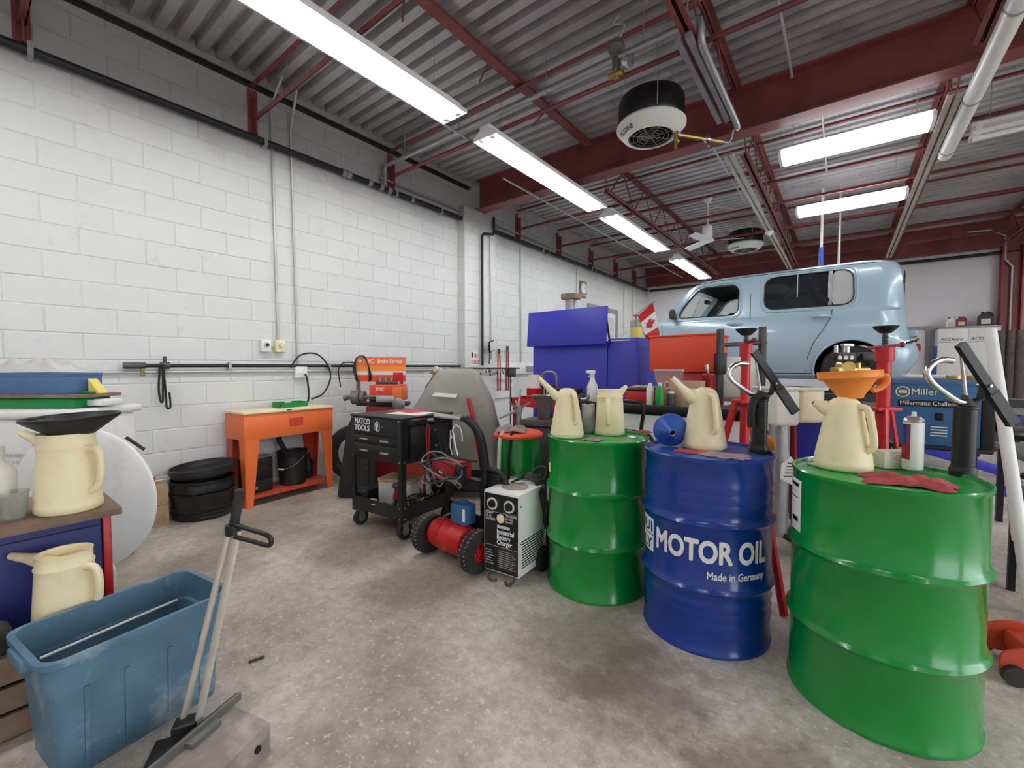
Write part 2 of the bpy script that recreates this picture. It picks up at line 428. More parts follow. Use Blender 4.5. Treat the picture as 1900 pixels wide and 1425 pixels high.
# right wall: piers and header round two open overhead doors (daylight comes in here)
q = MB(); q.box((XR, YN-.2, 3.3), (XR+.2, YF, ZC+.11))
for a, b_ in ((YN-.2, -2.6), (1.3, 2.0), (5.9, YF)): q.box((XR, a, 0), (XR+.2, b_, 3.3))
struct(q.build('wall_right', 'plain_wall', smooth=False))
for i, (a, b_) in enumerate(((-2.6, 1.3), (2.0, 5.9))):
    d = struct(MB().box((XR-.04, a-.08, 0), (XR, a, 3.38)).box((XR-.04, b_, 0), (XR, b_+.08, 3.38)).box((XR-.04, a, 3.3), (XR, b_, 3.38)).build('door_%d' % (3+i), 'pipe_grey', smooth=False))
    for k in range(5): MB().box((XR-1.2-.55*k, a+.05, 3.42+.001*k), (XR-.68-.55*k, b_-.05, 3.46+.001*k)).build('door_panel', 'white_paint', d, smooth=False)
struct(MB().box((XR+.2, -12, -.16), (XR+22, 16, -.04)).build('ground_outside', 'concrete', smooth=False))
struct(MB().box((XL, YN-.2, 0), (XR, YN, ZC+.11)).build('wall_front', 'plain_wall', smooth=False))
# corrugated roof deck: ribs run across the hall
prof = []; y = YN; p = .152
while y < YF:
    prof += [(y, ZC), (y+.078, ZC), (y+.088, ZC+.075), (y+.142, ZC+.075)]; y += p
prof.append((YF+.1, ZC)); mb = MB(); n = len(prof)
mb.add([(XL-.2, a, b_) for a, b_ in prof]+[(XR+.2, a, b_) for a, b_ in prof]+[(XL-.2, prof[-1][0], ZC+.12), (XL-.2, prof[0][0], ZC+.12), (XR+.2, prof[-1][0], ZC+.12), (XR+.2, prof[0][0], ZC+.12)],
       [(i, i+1, n+i+1, n+i) for i in range(n-1)]+[(2*n, 2*n+2, 2*n+3, 2*n+1)])
struct(mb.build('ceiling', 'deck_metal', smooth=False))
# ---------------------------------------------------------------- steel
def ibeam(name, y, z0, z1, fl, label, x0=XL+.01, x1=XR):
    t = thing(name, label, 'beam', ((x0+x1)/2, y, z0))
    MB().box((x0, y-fl/2, z0), (x1, y+fl/2, z0+.02)).build('bottom_flange', 'steel_red', t, world=True, smooth=False)
    MB().box((x0, y-fl/2, z1-.02), (x1, y+fl/2, z1)).build('top_flange', 'steel_red', t, world=True, smooth=False)
    MB().box((x0, y-.008, z0+.02), (x1, y+.008, z1-.02)).build('web', 'steel_red', t, world=True, smooth=False)
    return t
ibeam('steel_beam', 5.06, 3.68, ZC-.003, .19, 'deep dark red steel beam resting on the block pilaster', XL+.14)
ibeam('steel_beam', 12.48, 3.60, ZC-.003, .16, 'dark red steel beam along the top of the far white wall')
ibeam('steel_beam', -2.9, 3.68, ZC-.003, .19, 'deep dark red steel beam near the front wall')
def joist(x, y0, y1, label, group):
    t = thing('bar_joist', label, 'joist', (x, (y0+y1)/2, 3.64), 0, group)
    for nm, z in (('top_chord', 4.075), ('bottom_chord', 3.64)):
        mb = MB()
        for s in (-1, 1):
            if z > 4: mb.box((x+s*.006, y0, z+.042), (x+s*.046, y1, z+.05)); mb.box((x+s*.006, y0, z), (x+s*.012, y1, z+.05))
            else: mb.box((x+s*.006, y0+.3, z), (x+s*.046, y1-.3, z+.007)); mb.box((x+s*.006, y0+.3, z), (x+s*.012, y1-.3, z+.05))
        mb.build(nm, 'steel_red', t, world=True, smooth=False)
    n = max(4, int((y1-y0)/.42)); st = (y1-y0)/n
    for i in range(n):
        a, c = y0+i*st, y0+(i+1)*st
        za, zc = (4.1, 3.66) if i % 2 == 0 else (3.66, 4.1)
        MB().cyl((x, a, za), (x, c, zc), .009, n=6).build('web_rod', 'steel_red', t, world=True)
    return t
t = thing('roof_purlin', 'single dark red steel purlin under the roof deck between the long lights and the heater', 'purlin', (-2.6, 1.1, 4.06))
MB().box((-2.65, -2.8, 4.05), (-2.55, 4.96, 4.06)).box((-2.605, -2.8, 4.06), (-2.595, 4.96, ZC-.002)).build('tee_bar', 'steel_red', t, world=True, smooth=False)
for i in range(5): MB().cyl((-2.6, .2+i*.95, 4.055), (-2.95, .45+i*.95, 4.125), .008, n=6).build('stay', 'steel_red', t, world=True)
for x in (-.93, .74, 2.4, 4.1):
    joist(x, -2.8, 4.96, {-.93: 'dark red open web joist above the tube heater', .74: 'dark red open web joist before the deep beam, over the white pipe', 2.4: 'dark red open web joist before the deep beam, next to the added open side lights', 4.1: 'dark red open web joist before the deep beam, closest to the overhead doors'}[x], 'roof joists before the main beam')
for x in (-2.60, -.93, .74, 2.4, 4.1):
    joist(x, 5.16, 12.38, {-2.6: 'dark red open web joist beyond the deep beam, beside the row of long lights', -.93: 'dark red open web joist beyond the deep beam, beside the ceiling fan', .74: 'dark red open web joist beyond the deep beam, at the end of the white pipe', 2.4: 'dark red open web joist beyond the deep beam, past the unlit light', 4.1: 'dark red open web joist beyond the deep beam, closest to the overhead doors'}[x], 'roof joists beyond the main beam')
# cross bracing running over to the left wall, each line with its seat plate on the wall
BRL = ['red steel cross brace meeting the wall before the two thin conduits, by the front wall', 'red steel cross brace meeting the wall right above the two thin conduits', 'red steel cross brace running beside the silver heating pipe'] + [
    '%s red steel cross brace beyond the deep beam' % w_ for w_ in ('first', 'second', 'third', 'fourth', 'fifth')]
for i, y in enumerate((.37, 1.87, 3.49, 6.18, 7.55, 8.95, 10.29, 11.5)):
    t = thing('cross_brace', BRL[i], 'brace', (XL+.05, y, 3.53), 0, 'cross braces below the roof')
    MB().box((XL+.002, y-.045, 3.54), (XL+.012, y+.045, 3.985)).box((XL+.012, y-.005, 3.54), (XL+.10, y+.005, 3.9)).build('seat_plate', 'steel_red', t, world=True, smooth=False)
    zb = 3.69
    MB().box((XL+.012, y-.022, zb), (XR-.01, y+.022, zb+.006)).box((XL+.012, y+.016, zb), (XR-.01, y+.022, zb+.045)).build('bottom_angle', 'steel_red', t, world=True, smooth=False)
    MB().box((XL+.012, y-.02, 4.02), (XR-.01, y+.02, 4.026)).box((XL+.012, y+.014, 4.026), (XR-.01, y+.02, 4.06)).build('top_angle', 'steel_red', t, world=True, smooth=False)
# ledger angle at the top of the left wall
o = MB().box((XL, .3, 4.03), (XL+.05, 4.95, 4.04)).box((XL, .3, 4.0), (XL+.008, 4.95, 4.04)).build('ledger_angle', 'steel_dark', smooth=False)
tag(center(o), 'dark steel ledger angle running along the top of the block wall', 'ledger')
# ---------------------------------------------------------------- fluorescent fixtures
def fixture(x, y, z, rz, ln, label, group=None, lit=True, w=.3, hang=ZC):
    t = thing('light_fixture', label, 'ceiling light', (x, y, z), rz, group)
    h = ln/2; mb = MB()
    pr = [(-w/2, 0), (-w/2, .03), (-.06, .085), (-.06, .12), (.06, .12), (.06, .085), (w/2, .03), (w/2, 0), (w/2-.006, .0), (w/2-.008, .026), (.056, .078), (-.056, .078), (-w/2+.008, .026), (-w/2+.006, 0)]
    mb.prism(pr, -h, h, RZ(90) @ RX(90))
    mb.build('reflector', 'fixture_white', t, smooth=False)
    for s in (-1, 1):
        MB().prism([(-w/2, 0), (-w/2, .03), (-.06, .085), (-.06, .12), (.06, .12), (.06, .085), (w/2, .03), (w/2, 0)], s*h, s*h+s*.006, RZ(90) @ RX(90)).build('end_plate', 'fixture_white', t, smooth=False)
        MB().cyl((0, 0, .12), (0, 0, hang-z), .004, n=6).build('hanger', 'galv', t, loc=(s*h*.8, 0, 0)) if hang else None
        MB().cyl((-h+.04, s*.072, .022), (h-.04, s*.072, .022), .019, n=10, cap=True).build('tube', 'tube_light' if lit else 'fixture_white', t)
        for e in (-1, 1): MB().box((e*(h-.035)-.02, s*.072-.022, -.004), (e*(h-.035)+.02, s*.072+.022, .08)).build('lamp_holder', 'fixture_white', t, smooth=False)
    return t
G = 'row of long ceiling lights along the block wall'
fixture(-2.84, 1.62, 3.52, 90, 2.44, 'long lit fluorescent ceiling light ending before the steam pipe', G)
fixture(-2.84, 4.47, 3.52, 90, 2.44, 'long lit fluorescent ceiling light passing under the deep red beam', G)
fixture(-2.84, 7.25, 3.52, 90, 2.44, 'long lit fluorescent ceiling light just beyond the deep red beam', G)
fixture(-2.84, 10.55, 3.52, 90, 2.44, 'long lit fluorescent ceiling light closest to the far wall', G)
fixture(-2.84, -1.3, 3.52, 90, 2.44, 'added unseen fluorescent ceiling light at the front end of its row', G)  # unseen lamp added behind the camera to light the drum fronts
def wrap_fixture(x, y, z, rz, ln, label, group=None, w=.32):
    """wraparound fixture: narrow white pan with a glowing acrylic lens"""
    t = thing('light_fixture', label, 'ceiling light', (x, y, z), rz, group); h = ln/2
    MB().rb((-h, -.07, .085), (h, .07, .13), .006).build('pan', 'fixture_white', t)
    pr = [(-w/2, .075), (-w/2, .045), (-w*.42, .012), (-w*.3, .0), (w*.3, .0), (w*.42, .012), (w/2, .045), (w/2, .075), (.07, .088), (-.07, .088)]
    MB().prism(pr, -h+.03, h-.03, RZ(90) @ RX(90)).build('lens', 'lens_light', t, ang=30)
    for s in (-1, 1):
        MB().prism(pr, s*(h-.029), s*h, RZ(90) @ RX(90)).build('lens_end', 'fixture_white', t, ang=30)
        MB().cyl((s*h*.8, 0, .13), (s*h*.8, 0, ZC-z), .004, n=6).build('hanger', 'galv', t)
    return t
G2 = 'short ceiling lights over the lifted car'
wrap_fixture(0, 5.6, 3.50, 0, 1.22, 'short lit fluorescent ceiling light close to the deep red beam', G2)
wrap_fixture(0, 7.7, 3.50, 0, 1.22, 'short lit fluorescent ceiling light right above the light blue car', G2)
fixture(1.55, 6.17, 3.52, 0, 1.22, 'short unlit fluorescent ceiling light beside the white pipe', lit=False, w=.2)
for y in (-1.5, 1.2, 3.9, 6.6, 9.3): fixture(3.3, y, 3.52, 90, 2.44, {-1.5: 'first', 1.2: 'second', 3.9: 'third', 6.6: 'fourth', 9.3: 'fifth'}[y]+' added unseen long ceiling light from the front wall, on the open side of the hall', 'added unseen lights on the open side')  # fixtures added out of view as fill light from the open side
wrap_fixture(.2, -1.6, 3.50, 0, 1.22, 'added unseen fluorescent ceiling light by the front wall')  # another fill lamp added out of view behind the camera
# ================================================================ pipes and fittings on the left wall
def run(name, pts, r, material, label, cat='pipe', n=10, group=None, smooth_k=0):
    P = catmull(pts, smooth_k) if smooth_k else pts
    return tag(center(MB().tube(P, r, n).build(name, material)), label, cat, group)
def straps(t, pts, r, material='galv', axis='y'):
    for p in pts:
        MB().cyl(Vector(p)-Vector((0, .012, 0)), Vector(p)+Vector((0, .012, 0)), r, n=10).build('strap', material, t, world=True)
xp = XL+.07
t = thing('steam_pipe', 'long black iron pipe with couplings running high along the block wall', 'pipe', (xp, 5, 3.46))
MB().cyl((xp, -1.5, 3.50), (xp, 12.4, 3.50), .033, n=12).build('pipe', 'pipe_black', t, world=True)
for y in (2.80, 2.86, 3.14, 3.3, 3.42, 3.78, 6.9, 9.7): MB().cyl((xp, y-.025, 3.5), (xp, y+.025, 3.5), .043, n=12).build('coupling', 'pipe_grey', t, world=True)
for y in (.4, 1.95, 3.52, 4.3, 7.1, 8.9, 10.4): MB().box((XL+.003, y-.015, 3.455), (xp+.04, y+.015, 3.462)).box((xp+.036, y-.015, 3.455), (xp+.042, y+.015, 3.55)).build('bracket', 'galv', t, world=True, smooth=False)
run('thin_pipe', [(XL+.06, 3.3, 3.62), (XL+.06, 12.4, 3.62)], .016, 'pipe_grey', 'thin grey pipe running just above the black wall pipe')
t = thing('heating_pipe', 'silver pipe crossing below the roof from the wall to the tube heater', 'pipe', (-2.5, 3.36, 3.74))
MB().cyl((XL+.07, 3.36, 3.775), (-1.0, 3.36, 3.775), .024, n=12).build('pipe', 'galv', t, world=True)
MB().tube(catmull([(XL+.07, 3.36, 3.5), (XL+.07, 3.36, 3.7), (XL+.1, 3.36, 3.775), (XL+.2, 3.36, 3.775)], 4), .024, 10).build('elbow', 'galv', t, world=True)
for x in (-4.2, -3.3, -2.2, -1.3): MB().cyl((x-.015, 3.36, 3.775), (x+.015, 3.36, 3.775), .03, n=10).cyl((x, 3.36, 3.8), (x, 3.36, ZC), .005, n=6).build('hanger', 'galv', t, world=True)
# gas valve on that pipe
t = thing('gas_valve', 'brass regulator valve hanging on the silver pipe below the roof', 'valve', (-1.52, 3.36, 3.66))
MB().cyl((-1.52, 3.36, 3.70), (-1.52, 3.36, 3.92), .035, n=12).sph((-1.52, 3.36, 3.86), .07, 12, (1, 1, .7)).build('body', 'engine_grey', t, world=True)
MB().cyl((-1.52, 3.36, 3.62), (-1.52, 3.36, 3.72), .022, n=10).cyl((-1.58, 3.36, 3.65), (-1.46, 3.36, 3.65), .025, n=10).build('stem', 'brass', t, world=True)
MB().cyl((-1.44, 3.36, 3.72), (-1.40, 3.36, 3.70), .05, .05, n=14).build('dial', 'silver', t, world=True)
MB().tube(catmull([(-1.5, 3.36, 3.92), (-1.46, 3.37, 4.02), (-1.56, 3.38, 4.08), (-1.5, 3.38, 4.12)], 6), .008, 8).build('wire', 'conduit', t, world=True)
# round unit heaters hung from the deck
def heater(x, y, label, hz=3.42):
    t = thing('unit_heater', label, 'heater', (x, y, hz), 0, 'round unit heaters hung from the roof')
    MB().lathe([(0, .40), (.2, .40), (.285, .375), (.30, .34), (.30, .17), (.285, .14), (0, .14)], 32).build('casing', 'black_paint', t)
    MB().lathe([(.296, .15), (.315, .13), (.315, .115), (.25, .04), (.21, .02), (.205, .03), (.24, .06), (.29, .125)], 32).build('outlet_ring', 'white_paint', t)
    MB().lathe([(0, .12), (.2, .12), (.2, .05), (.19, .05), (.19, .1), (0, .1)], 24).build('throat', 'dark', t)
    mb = MB()
    for r in (.04, .08, .12, .16, .195): mb.tube([(r*math.cos(a*math.pi/14), r*math.sin(a*math.pi/14), .032) for a in range(28)], .004, 5, closed=True)
    for a in range(0, 180, 45): mb.cyl((.2*math.cos(math.radians(a)), .2*math.sin(math.radians(a)), .03), (-.2*math.cos(math.radians(a)), -.2*math.sin(math.radians(a)), .03), .004, n=5)
    mb.build('guard', 'steel', t)
    MB().cyl((-.05, .02, .06), (-.05, .02, .12), .075, n=16).build('motor', 'engine_grey', t)
    for a in (60, 180, 300):
        c, s = math.cos(math.radians(a)), math.sin(math.radians(a))
        MB().tube([(c*.3, s*.3, .16), (c*.31, s*.31, .42), (c*.31, s*.31, .50), (c*.24, s*.24, ZC-hz)], .006, 6).build('hanger', 'galv', t)
    b = text_mb('MODINE', .055, 'CENTER', .02); q = MB()
    q.add([(v[0], v[1], v[2]) for v in b.v], b.f, frame((0, 0, 0), (1, 0, 0), (0, 1, 0)))
    # badge bent round the cone of the ring, turned to the shop floor
    vs = []
    for (u, v, h) in q.v:
        a = math.radians(-125)+u/.285; rr = .262+v*.75; vs.append((rr*math.cos(a), rr*math.sin(a), .043+v*.66-.004))
    MB().add(vs, q.f).build('lettering', 'lettering_black', t, smooth=False)
    return t
heater(-1.5, 4.1, 'round black and white unit heater by the deep red beam')
heater(-1.56, 9.42, 'round black and white unit heater behind the ceiling fan', 3.5)
t = thing('heater_drain', 'brass and steel drain assembly with a valve under the round heater', 'pipe', (-1.15, 4.35, 3.4))
MB().tube([(-1.28, 4.15, 3.46), (-1.28, 4.15, 3.38), (-1.26, 4.17, 3.36)], .02, 8).cyl((-1.28, 4.15, 3.30), (-1.28, 4.15, 3.38), .014, n=8).build('elbow', 'brass', t, world=True)
MB().cyl((-1.28, 4.15, 3.43), (-.98, 4.6, 3.45), .018, n=8).build('pipe', 'brass', t, world=True)
MB().sph((-1.08, 4.45, 3.445), .035, 10).cyl((-1.08, 4.45, 3.445), (-1.06, 4.42, 3.36), .014, n=8).build('valve', 'chrome', t, world=True)
MB().tube(catmull([(-.98, 4.6, 3.45), (-.93, 4.66, 3.46), (-.9, 4.67, 3.56)], 5), .012, 8).build('tail_pipe', 'galv', t, world=True)
# tube heater: twin strut with a silver pipe along the joist
t = thing('tube_heater', 'twin grey channel strut with a bent silver pipe slung under a joist', 'heater pipe', (-.93, 3.9, 3.56))
for s in (-1, 1): MB().box((-.95+s*.035-.02, 3.2, 3.575), (-.95+s*.035+.02, 4.5, 3.615)).build('strut', 'steel_red' if 0 else 'pipe_grey', t, world=True, smooth=False)
MB().tube(catmull([(-1.02, 3.36, 3.775), (-.9, 3.34, 3.77), (-.86, 3.30, 3.7), (-.86, 3.34, 3.60), (-.86, 3.5, 3.585), (-.86, 4.1, 3.585), (-.86, 4.62, 3.585), (-.88, 4.68, 3.56)], 6), .026, 10).build('pipe', 'galv', t, world=True)
for x in (-.9,): MB().cyl((x-.05, 3.3, 3.62), (x-.05, 3.3, ZC), .006, n=6).cyl((x-.05, 4.4, 3.62), (x-.05, 4.4, ZC), .006, n=6).build('hanger', 'galv', t, world=True)
# pale strut rails under the joists of the far bay
for x, lb in ((-1.06, 'pale twin rail slung under the roof joist beside the ceiling fan'), (.70, 'pale twin rail slung under the roof joist beside the white pipe')):
    t = thing('strut_rail', lb, 'rail', (x, 8.5, 3.585))
    for s in (-1, 1): MB().box((x+s*.03-.02, 5.25, 3.59), (x+s*.03+.02, 12.2, 3.62)).build('rail', 'aluminium', t, world=True, smooth=False)
    for y in (6, 8, 10, 12): MB().box((x-.06, y-.02, 3.62), (x+.06, y+.02, 3.64)).build('clip', 'steel_red', t, world=True, smooth=False)
    if x < 0: MB().sph((x, 8.6, 3.58), .07, 12, (1, 1, .8)).cyl((x, 8.6, 3.6), (x, 8.6, 3.64), .05, n=12).build('junction_box', 'white_paint', t, world=True)
# white duct on the right
t = thing('white_pipe', 'thick white pipe hanging below the roof on the open side', 'pipe', (.82, 5.2, 3.5))
MB().cyl((.82, 3.2, 3.58), (.82, 6.65, 3.58), .062, n=20).build('pipe', 'white_paint', t, world=True)
for y in (4.2, 5.4, 6.5): MB().cyl((.82, y-.012, 3.58), (.82, y+.012, 3.58), .067, n=16).cyl((.82, y, 3.64), (.82, y, ZC), .006, n=6).build('hanger', 'galv', t, world=True)
# ceiling fan
t = thing('ceiling_fan', 'white three blade ceiling fan hung from the roof', 'fan', (-1.86, 7.78, 3.36))
MB().cyl((0, 0, .15), (0, 0, ZC-3.36), .014, n=8).build('down_rod', 'white_paint', t)
MB().lathe([(0, .30), (.03, .30), (.075, .26), (.085, .1), (.06, .06), (0, .06)], 18).build('motor', 'white_paint', t)
MB().lathe([(0, .06), (.1, .05), (.11, .02), (.05, 0), (0, 0)], 18).build('hub', 'white_paint', t)
MB().lathe([(0, ZC-3.36), (.075, ZC-3.36), (.06, ZC-3.44), (.02, ZC-3.48), (0, ZC-3.48)], 16).build('canopy', 'white_paint', t)
for a in (20, 140, 260):
    MB().sheet(lambda u, v: (.08+u*.47, (v-.5)*(.10+.03*math.sin(u*3.1)), .03+(v-.5)*.035), 8, 2, .006, RZ(a)).build('blade', 'white_paint', t)
# conduits hung in the roof
run('roof_conduit', [(-1.35, 5.3, 3.99), (-1.35, 8.2, 3.99), (-1.5, 8.3, 3.97), (-1.82, 7.9, 3.99)], .011, 'conduit', 'thin white conduit feeding the ceiling fan', 'conduit')
run('roof_conduit', [(-.25, 5.2, 3.99), (-.25, 7.6, 3.99)], .011, 'conduit', 'thin white conduit feeding the lights above the car', 'conduit')
run('roof_conduit', [(-.45, 2.6, 4.0), (-.45, 4.9, 4.0)], .013, 'conduit', 'white conduit crossing the deck ribs beside the truss', 'conduit')
run('roof_conduit', [(-3.45, 4.3, 3.65), (-3.45, 11.9, 3.65)], .012, 'conduit', 'thin white conduit running beside the row of long lights', 'conduit')
run('roof_conduit', [(-3.25, .2, 3.72), (-3.25, 4.6, 3.72)], .012, 'conduit', 'thin conduit next to the long light before the steam pipe', 'conduit')
run('drop_rod', [(-.10, 8.6, 2.4), (-.10, 8.6, ZC)], .018, 'conduit', 'white drop conduit hanging down behind the car roof', 'conduit')
t = thing('air_drop', 'blue air hose reel pipe hanging from a white rod above the car', 'air line', (-.33, 8.6, 2.5))
MB().cyl((-.33, 8.6, 2.5), (-.33, 8.6, 3.2), .035, n=12).build('hose', 'blue_plastic', t, world=True)
MB().cyl((-.33, 8.6, 3.2), (-.33, 8.6, ZC), .02, n=8).build('rod', 'white_paint', t, world=True)
# ---------------------------------------------------------------- conduits, switches, outlet on the left wall
xc = XL+.02
run('wall_conduit', [(xc, 2.06, 1.56), (xc, 2.04, 3.9), (xc+.25, 2.04, 4.1)], .012, 'conduit', 'thin grey conduit dropping to the cream switch box', 'conduit')
run('wall_conduit', [(xc, 2.26, 1.25), (xc, 2.23, 3.75), (xc+.15, 2.23, 4.1)], .012, 'conduit', 'thin grey conduit dropping to the white outlet box', 'conduit')
run('wall_conduit', [(XL+.02, .45, 1.235), (XL+.02, 4.70, 1.235)], .015, 'conduit', 'grey conduit running level along the block wall', 'conduit')
t = thing('air_pipe', 'black iron air pipe running level above the grey wall conduit', 'pipe', (XL+.04, 2.8, 1.25))
MB().cyl((XL+.045, .95, 1.29), (XL+.045, 4.7, 1.29), .016, n=10).build('pipe', 'pipe_black', t, world=True)
MB().cyl((XL+.045, .84, 1.29), (XL+.045, .98, 1.29), .026, n=10).cyl((XL+.045, 1.08, 1.29), (XL+.045, 1.14, 1.29), .03, n=10).cyl((XL+.045, 1.11, 1.29), (XL+.045, 1.11, 1.37), .012, n=8).build('fitting', 'iron', t, world=True)
MB().cyl((XL+.045, .96, 1.2), (XL+.045, .96, 1.26), .014, n=8).build('plug', 'brass', t, world=True)
for y in (1.6, 2.6, 3.6): MB().box((XL+.003, y-.012, 1.26), (XL+.065, y+.012, 1.32)).build('clip', 'galv', t, world=True, smooth=False)
t = thing('hanging_hose', 'looped black hose end hanging from the air pipe', 'hose', (XL+.07, 1.08, .93))
MB().tube(catmull([(XL+.075, 1.07, 1.30), (XL+.08, 1.055, 1.1), (XL+.08, 1.065, .99), (XL+.08, 1.08, 1.0), (XL+.08, 1.085, 1.2), (XL+.08, 1.09, 1.3)], 6), .008, 8).build('loop', 'rubber', t, world=True)
MB().tube(catmull([(XL+.08, 1.09, 1.3), (XL+.085, 1.10, 1.05), (XL+.085, 1.105, .93), (XL+.085, 1.13, .94), (XL+.085, 1.125, 1.06)], 6), .008, 8).build('loop', 'rubber', t, world=True)
def wall_box(y, z, w_, h_, m, label, knob=True, name='switch_box'):
    t = thing(name, label, 'switch' if knob else 'outlet', (XL, y, z))
    MB().rb((0, -w_/2, 0), (.055, w_/2, h_), .005).build('box', m, t)
    MB().rb((.055, -w_/2+.004, .004), (.06, w_/2-.004, h_-.004), .002).build('cover', m, t)
    if knob:
        MB().cyl((.06, 0, h_*.55), (.072, 0, h_*.55), .026, n=16).build('ring', 'silver', t)
        MB().cyl((.072, 0, h_*.55), (.085, 0, h_*.55), .016, n=16).build('knob', 'black_plastic' if m == 'plastic_white' else 'plastic_cream', t)
    else:
        for s in (-1, 1): MB().rb((.06, s*.03-.018, h_*.5-.02), (.064, s*.03+.018, h_*.5+.02), .002).build('socket', 'white_paint', t)
    return t
wall_box(1.93, 1.43, .095, .125, 'plastic_white', 'white wall switch box with a black knob')
wall_box(2.07, 1.43, .095, .125, 'plastic_cream', 'cream wall switch box under the thin conduit')
wall_box(2.28, 1.16, .13, .125, 'plastic_white', 'white wall outlet box with a black plug', False, 'outlet_box')
run('link_conduit', [(XL+.03, 1.97, 1.48), (XL+.03, 2.03, 1.48)], .008, 'conduit', 'short conduit joining the two wall switches', 'conduit')
run('black_cable', [(XL+.09, 2.3, 1.2), (XL+.11, 2.31, 1.15), (XL+.1, 2.33, 1.0), (XL+.1, 2.32, .90)], .01, 'cable_black', 'black power cord dropping from the outlet to the parts washer', 'cord', smooth_k=5)
run('looped_cord', [(XL+.06, 2.16, 1.27), (XL+.09, 2.25, 1.4), (XL+.1, 2.42, 1.42), (XL+.1, 2.55, 1.3), (XL+.1, 2.58, 1.15), (XL+.1, 2.5, .99), (XL+.1, 2.36, .93)], .009, 'cable_black', 'black cord making a wide loop round the wall outlet', 'cord', smooth_k=6)
run('thin_cable', [(XL+.07, 2.72, 1.05), (XL+.07, 2.7, 1.25), (XL+.08, 2.78, 1.33), (XL+.08, 3.0, 1.3), (XL+.08, 3.2, 1.2), (XL+.12, 3.4, 1.12)], .007, 'cable_black', 'thin black cord arching over the wall conduit to the brake lathe', 'cord', smooth_k=6)
# beyond the pilaster
run('drop_pipe', [(XL+.19, 5.05, 1.3), (XL+.19, 5.05, 3.30), (XL+.19, 5.10, 3.35), (XL+.19, 5.3, 3.38), (XL+.19, 5.33, 3.4), (XL+.19, 5.33, 3.66)], .02, 'pipe_black', 'black pipe dropping down the pilaster', 'pipe')
run('wall_conduit', [(XL+.16, 5.3, 1.4), (XL+.16, 5.28, 3.35)], .012, 'conduit', 'thin conduit on the face of the pilaster', 'conduit')
run('wall_conduit', [(XL+.02, 6.3, 1.35), (XL+.02, 6.28, 3.42)], .012, 'conduit', 'thin conduit on the wall behind the blue parts cabinet', 'conduit')
run('wall_conduit', [(XL+.02, 8.35, 1.3), (XL+.02, 8.35, 3.42)], .012, 'conduit', 'thin conduit on the wall beside the clock', 'conduit')
run('wall_conduit', [(XL+.02, 10.9, 1.3), (XL+.02, 10.9, 3.45)], .012, 'conduit', 'thin conduit on the wall between door and corner', 'conduit')
run('wall_conduit', [(XL+.02, 11.5, 1.9), (XL+.02, 11.5, 3.45)], .012, 'conduit', 'thin conduit close to the far corner', 'conduit')
t = thing('wall_clock', 'brown wall clock with a white round face on the left wall', 'clock', (XL, 8.62, 2.82))
MB().rb((0, -.15, 0), (.04, .15, .36), .02).build('case', 'clock_brown', t)
MB().cyl((.04, 0, .2), (.046, 0, .2), .115, n=28).build('dial', 'white_paint', t)
MB().box((.046, -.006, .2), (.049, .006, .29)).box((.046, 0, .195), (.049, .07, .205)).build('hands', 'lettering_black', t)
for y in (-.05, .05): MB().rb((.04, y-.02, .03), (.046, y+.02, .06), .004).build('plate', 'white_paint', t)
# door in the left wall, behind the blue cabinet
d = struct(MB().box((XL, 8.95, 0), (XL+.02, 10.35, 2.62)).build('door_1', 'white_paint', smooth=False))
for a, b_ in (((XL, 8.85, 0), (XL+.05, 8.95, 2.72)), ((XL, 10.35, 0), (XL+.05, 10.45, 2.72)), ((XL, 8.95, 2.62), (XL+.05, 10.35, 2.72))):
    MB().box(a, b_).build('door_frame', 'pipe_grey', d, smooth=False)
MB().box((XL+.02, 9.05, 1.2), (XL+.026, 10.25, 2.5)).build('pane', 'label_grey', d, smooth=False)
for z in (1.5, 1.8, 2.1): MB().box((XL+.026, 9.05, z), (XL+.034, 10.25, z+.02)).build('bar', 'white_paint', d, smooth=False)
# back wall: door with grey frame, pipe line, panel, red column and duct
d = struct(MB().box((.55, YF-.03, 0), (1.36, YF, 2.06)).build('door_2', 'white_paint', smooth=False))
for a, b_ in (((.47, YF-.05, 0), (.55, YF, 2.14)), ((1.36, YF-.05, 0), (1.46, YF, 2.14)), ((.55, YF-.05, 2.06), (1.36, YF, 2.14))):
    MB().box(a, b_).build('door_frame', 'pipe_grey', d, smooth=False)
MB().sph((1.28, YF-.06, 1.0), .03, 10).build('door_handle', 'steel', d)
run('back_pipe', [(XL+.1, YF-.12, 3.5), (4.2, YF-.12, 3.5)], .035, 'pipe_black', 'black pipe running high along the far wall')
t = thing('steel_column', 'red steel column standing against the far wall', 'column', (2.52, YF-.14, 0))
MB().box((-.14, -.1, 0), (-.12, .1, 3.6)).build('flange', 'red_dark', t, smooth=False)
MB().box((.12, -.1, 0), (.14, .1, 3.6)).build('flange', 'red_dark', t, smooth=False)
MB().box((-.12, -.01, 0), (.12, .01, 3.6)).build('web', 'steel_red', t, smooth=False)
run('column_conduit', [(2.52, YF-.20, .8), (2.52, YF-.20, 3.2), (2.42, YF-.20, 3.35), (2.42, YF-.20, 3.8), (2.2, YF-.20, 3.95), (1.9, YF-.2, 3.97)], .018, 'conduit', 'white conduit running up the red column', 'conduit')
t = thing('vent_duct', 'round galvanised vent duct standing beside the red column', 'duct', (2.95, YF-.25, 0))
MB().cyl((0, 0, 0), (0, 0, 3.3), .16, n=24).build('pipe', 'galv', t)
MB().tube(catmull([(0, 0, 3.3), (0, 0, 3.5), (.08, 0, 3.62), (.3, 0, 3.7), (.8, 0, 3.7)], 5), .17, 20).build('elbow', 'galv', t)
for z in (.9, 1.8, 2.7, 3.3): MB().cyl((0, 0, z-.012), (0, 0, z+.012), .167, n=24).build('seam', 'galv', t)
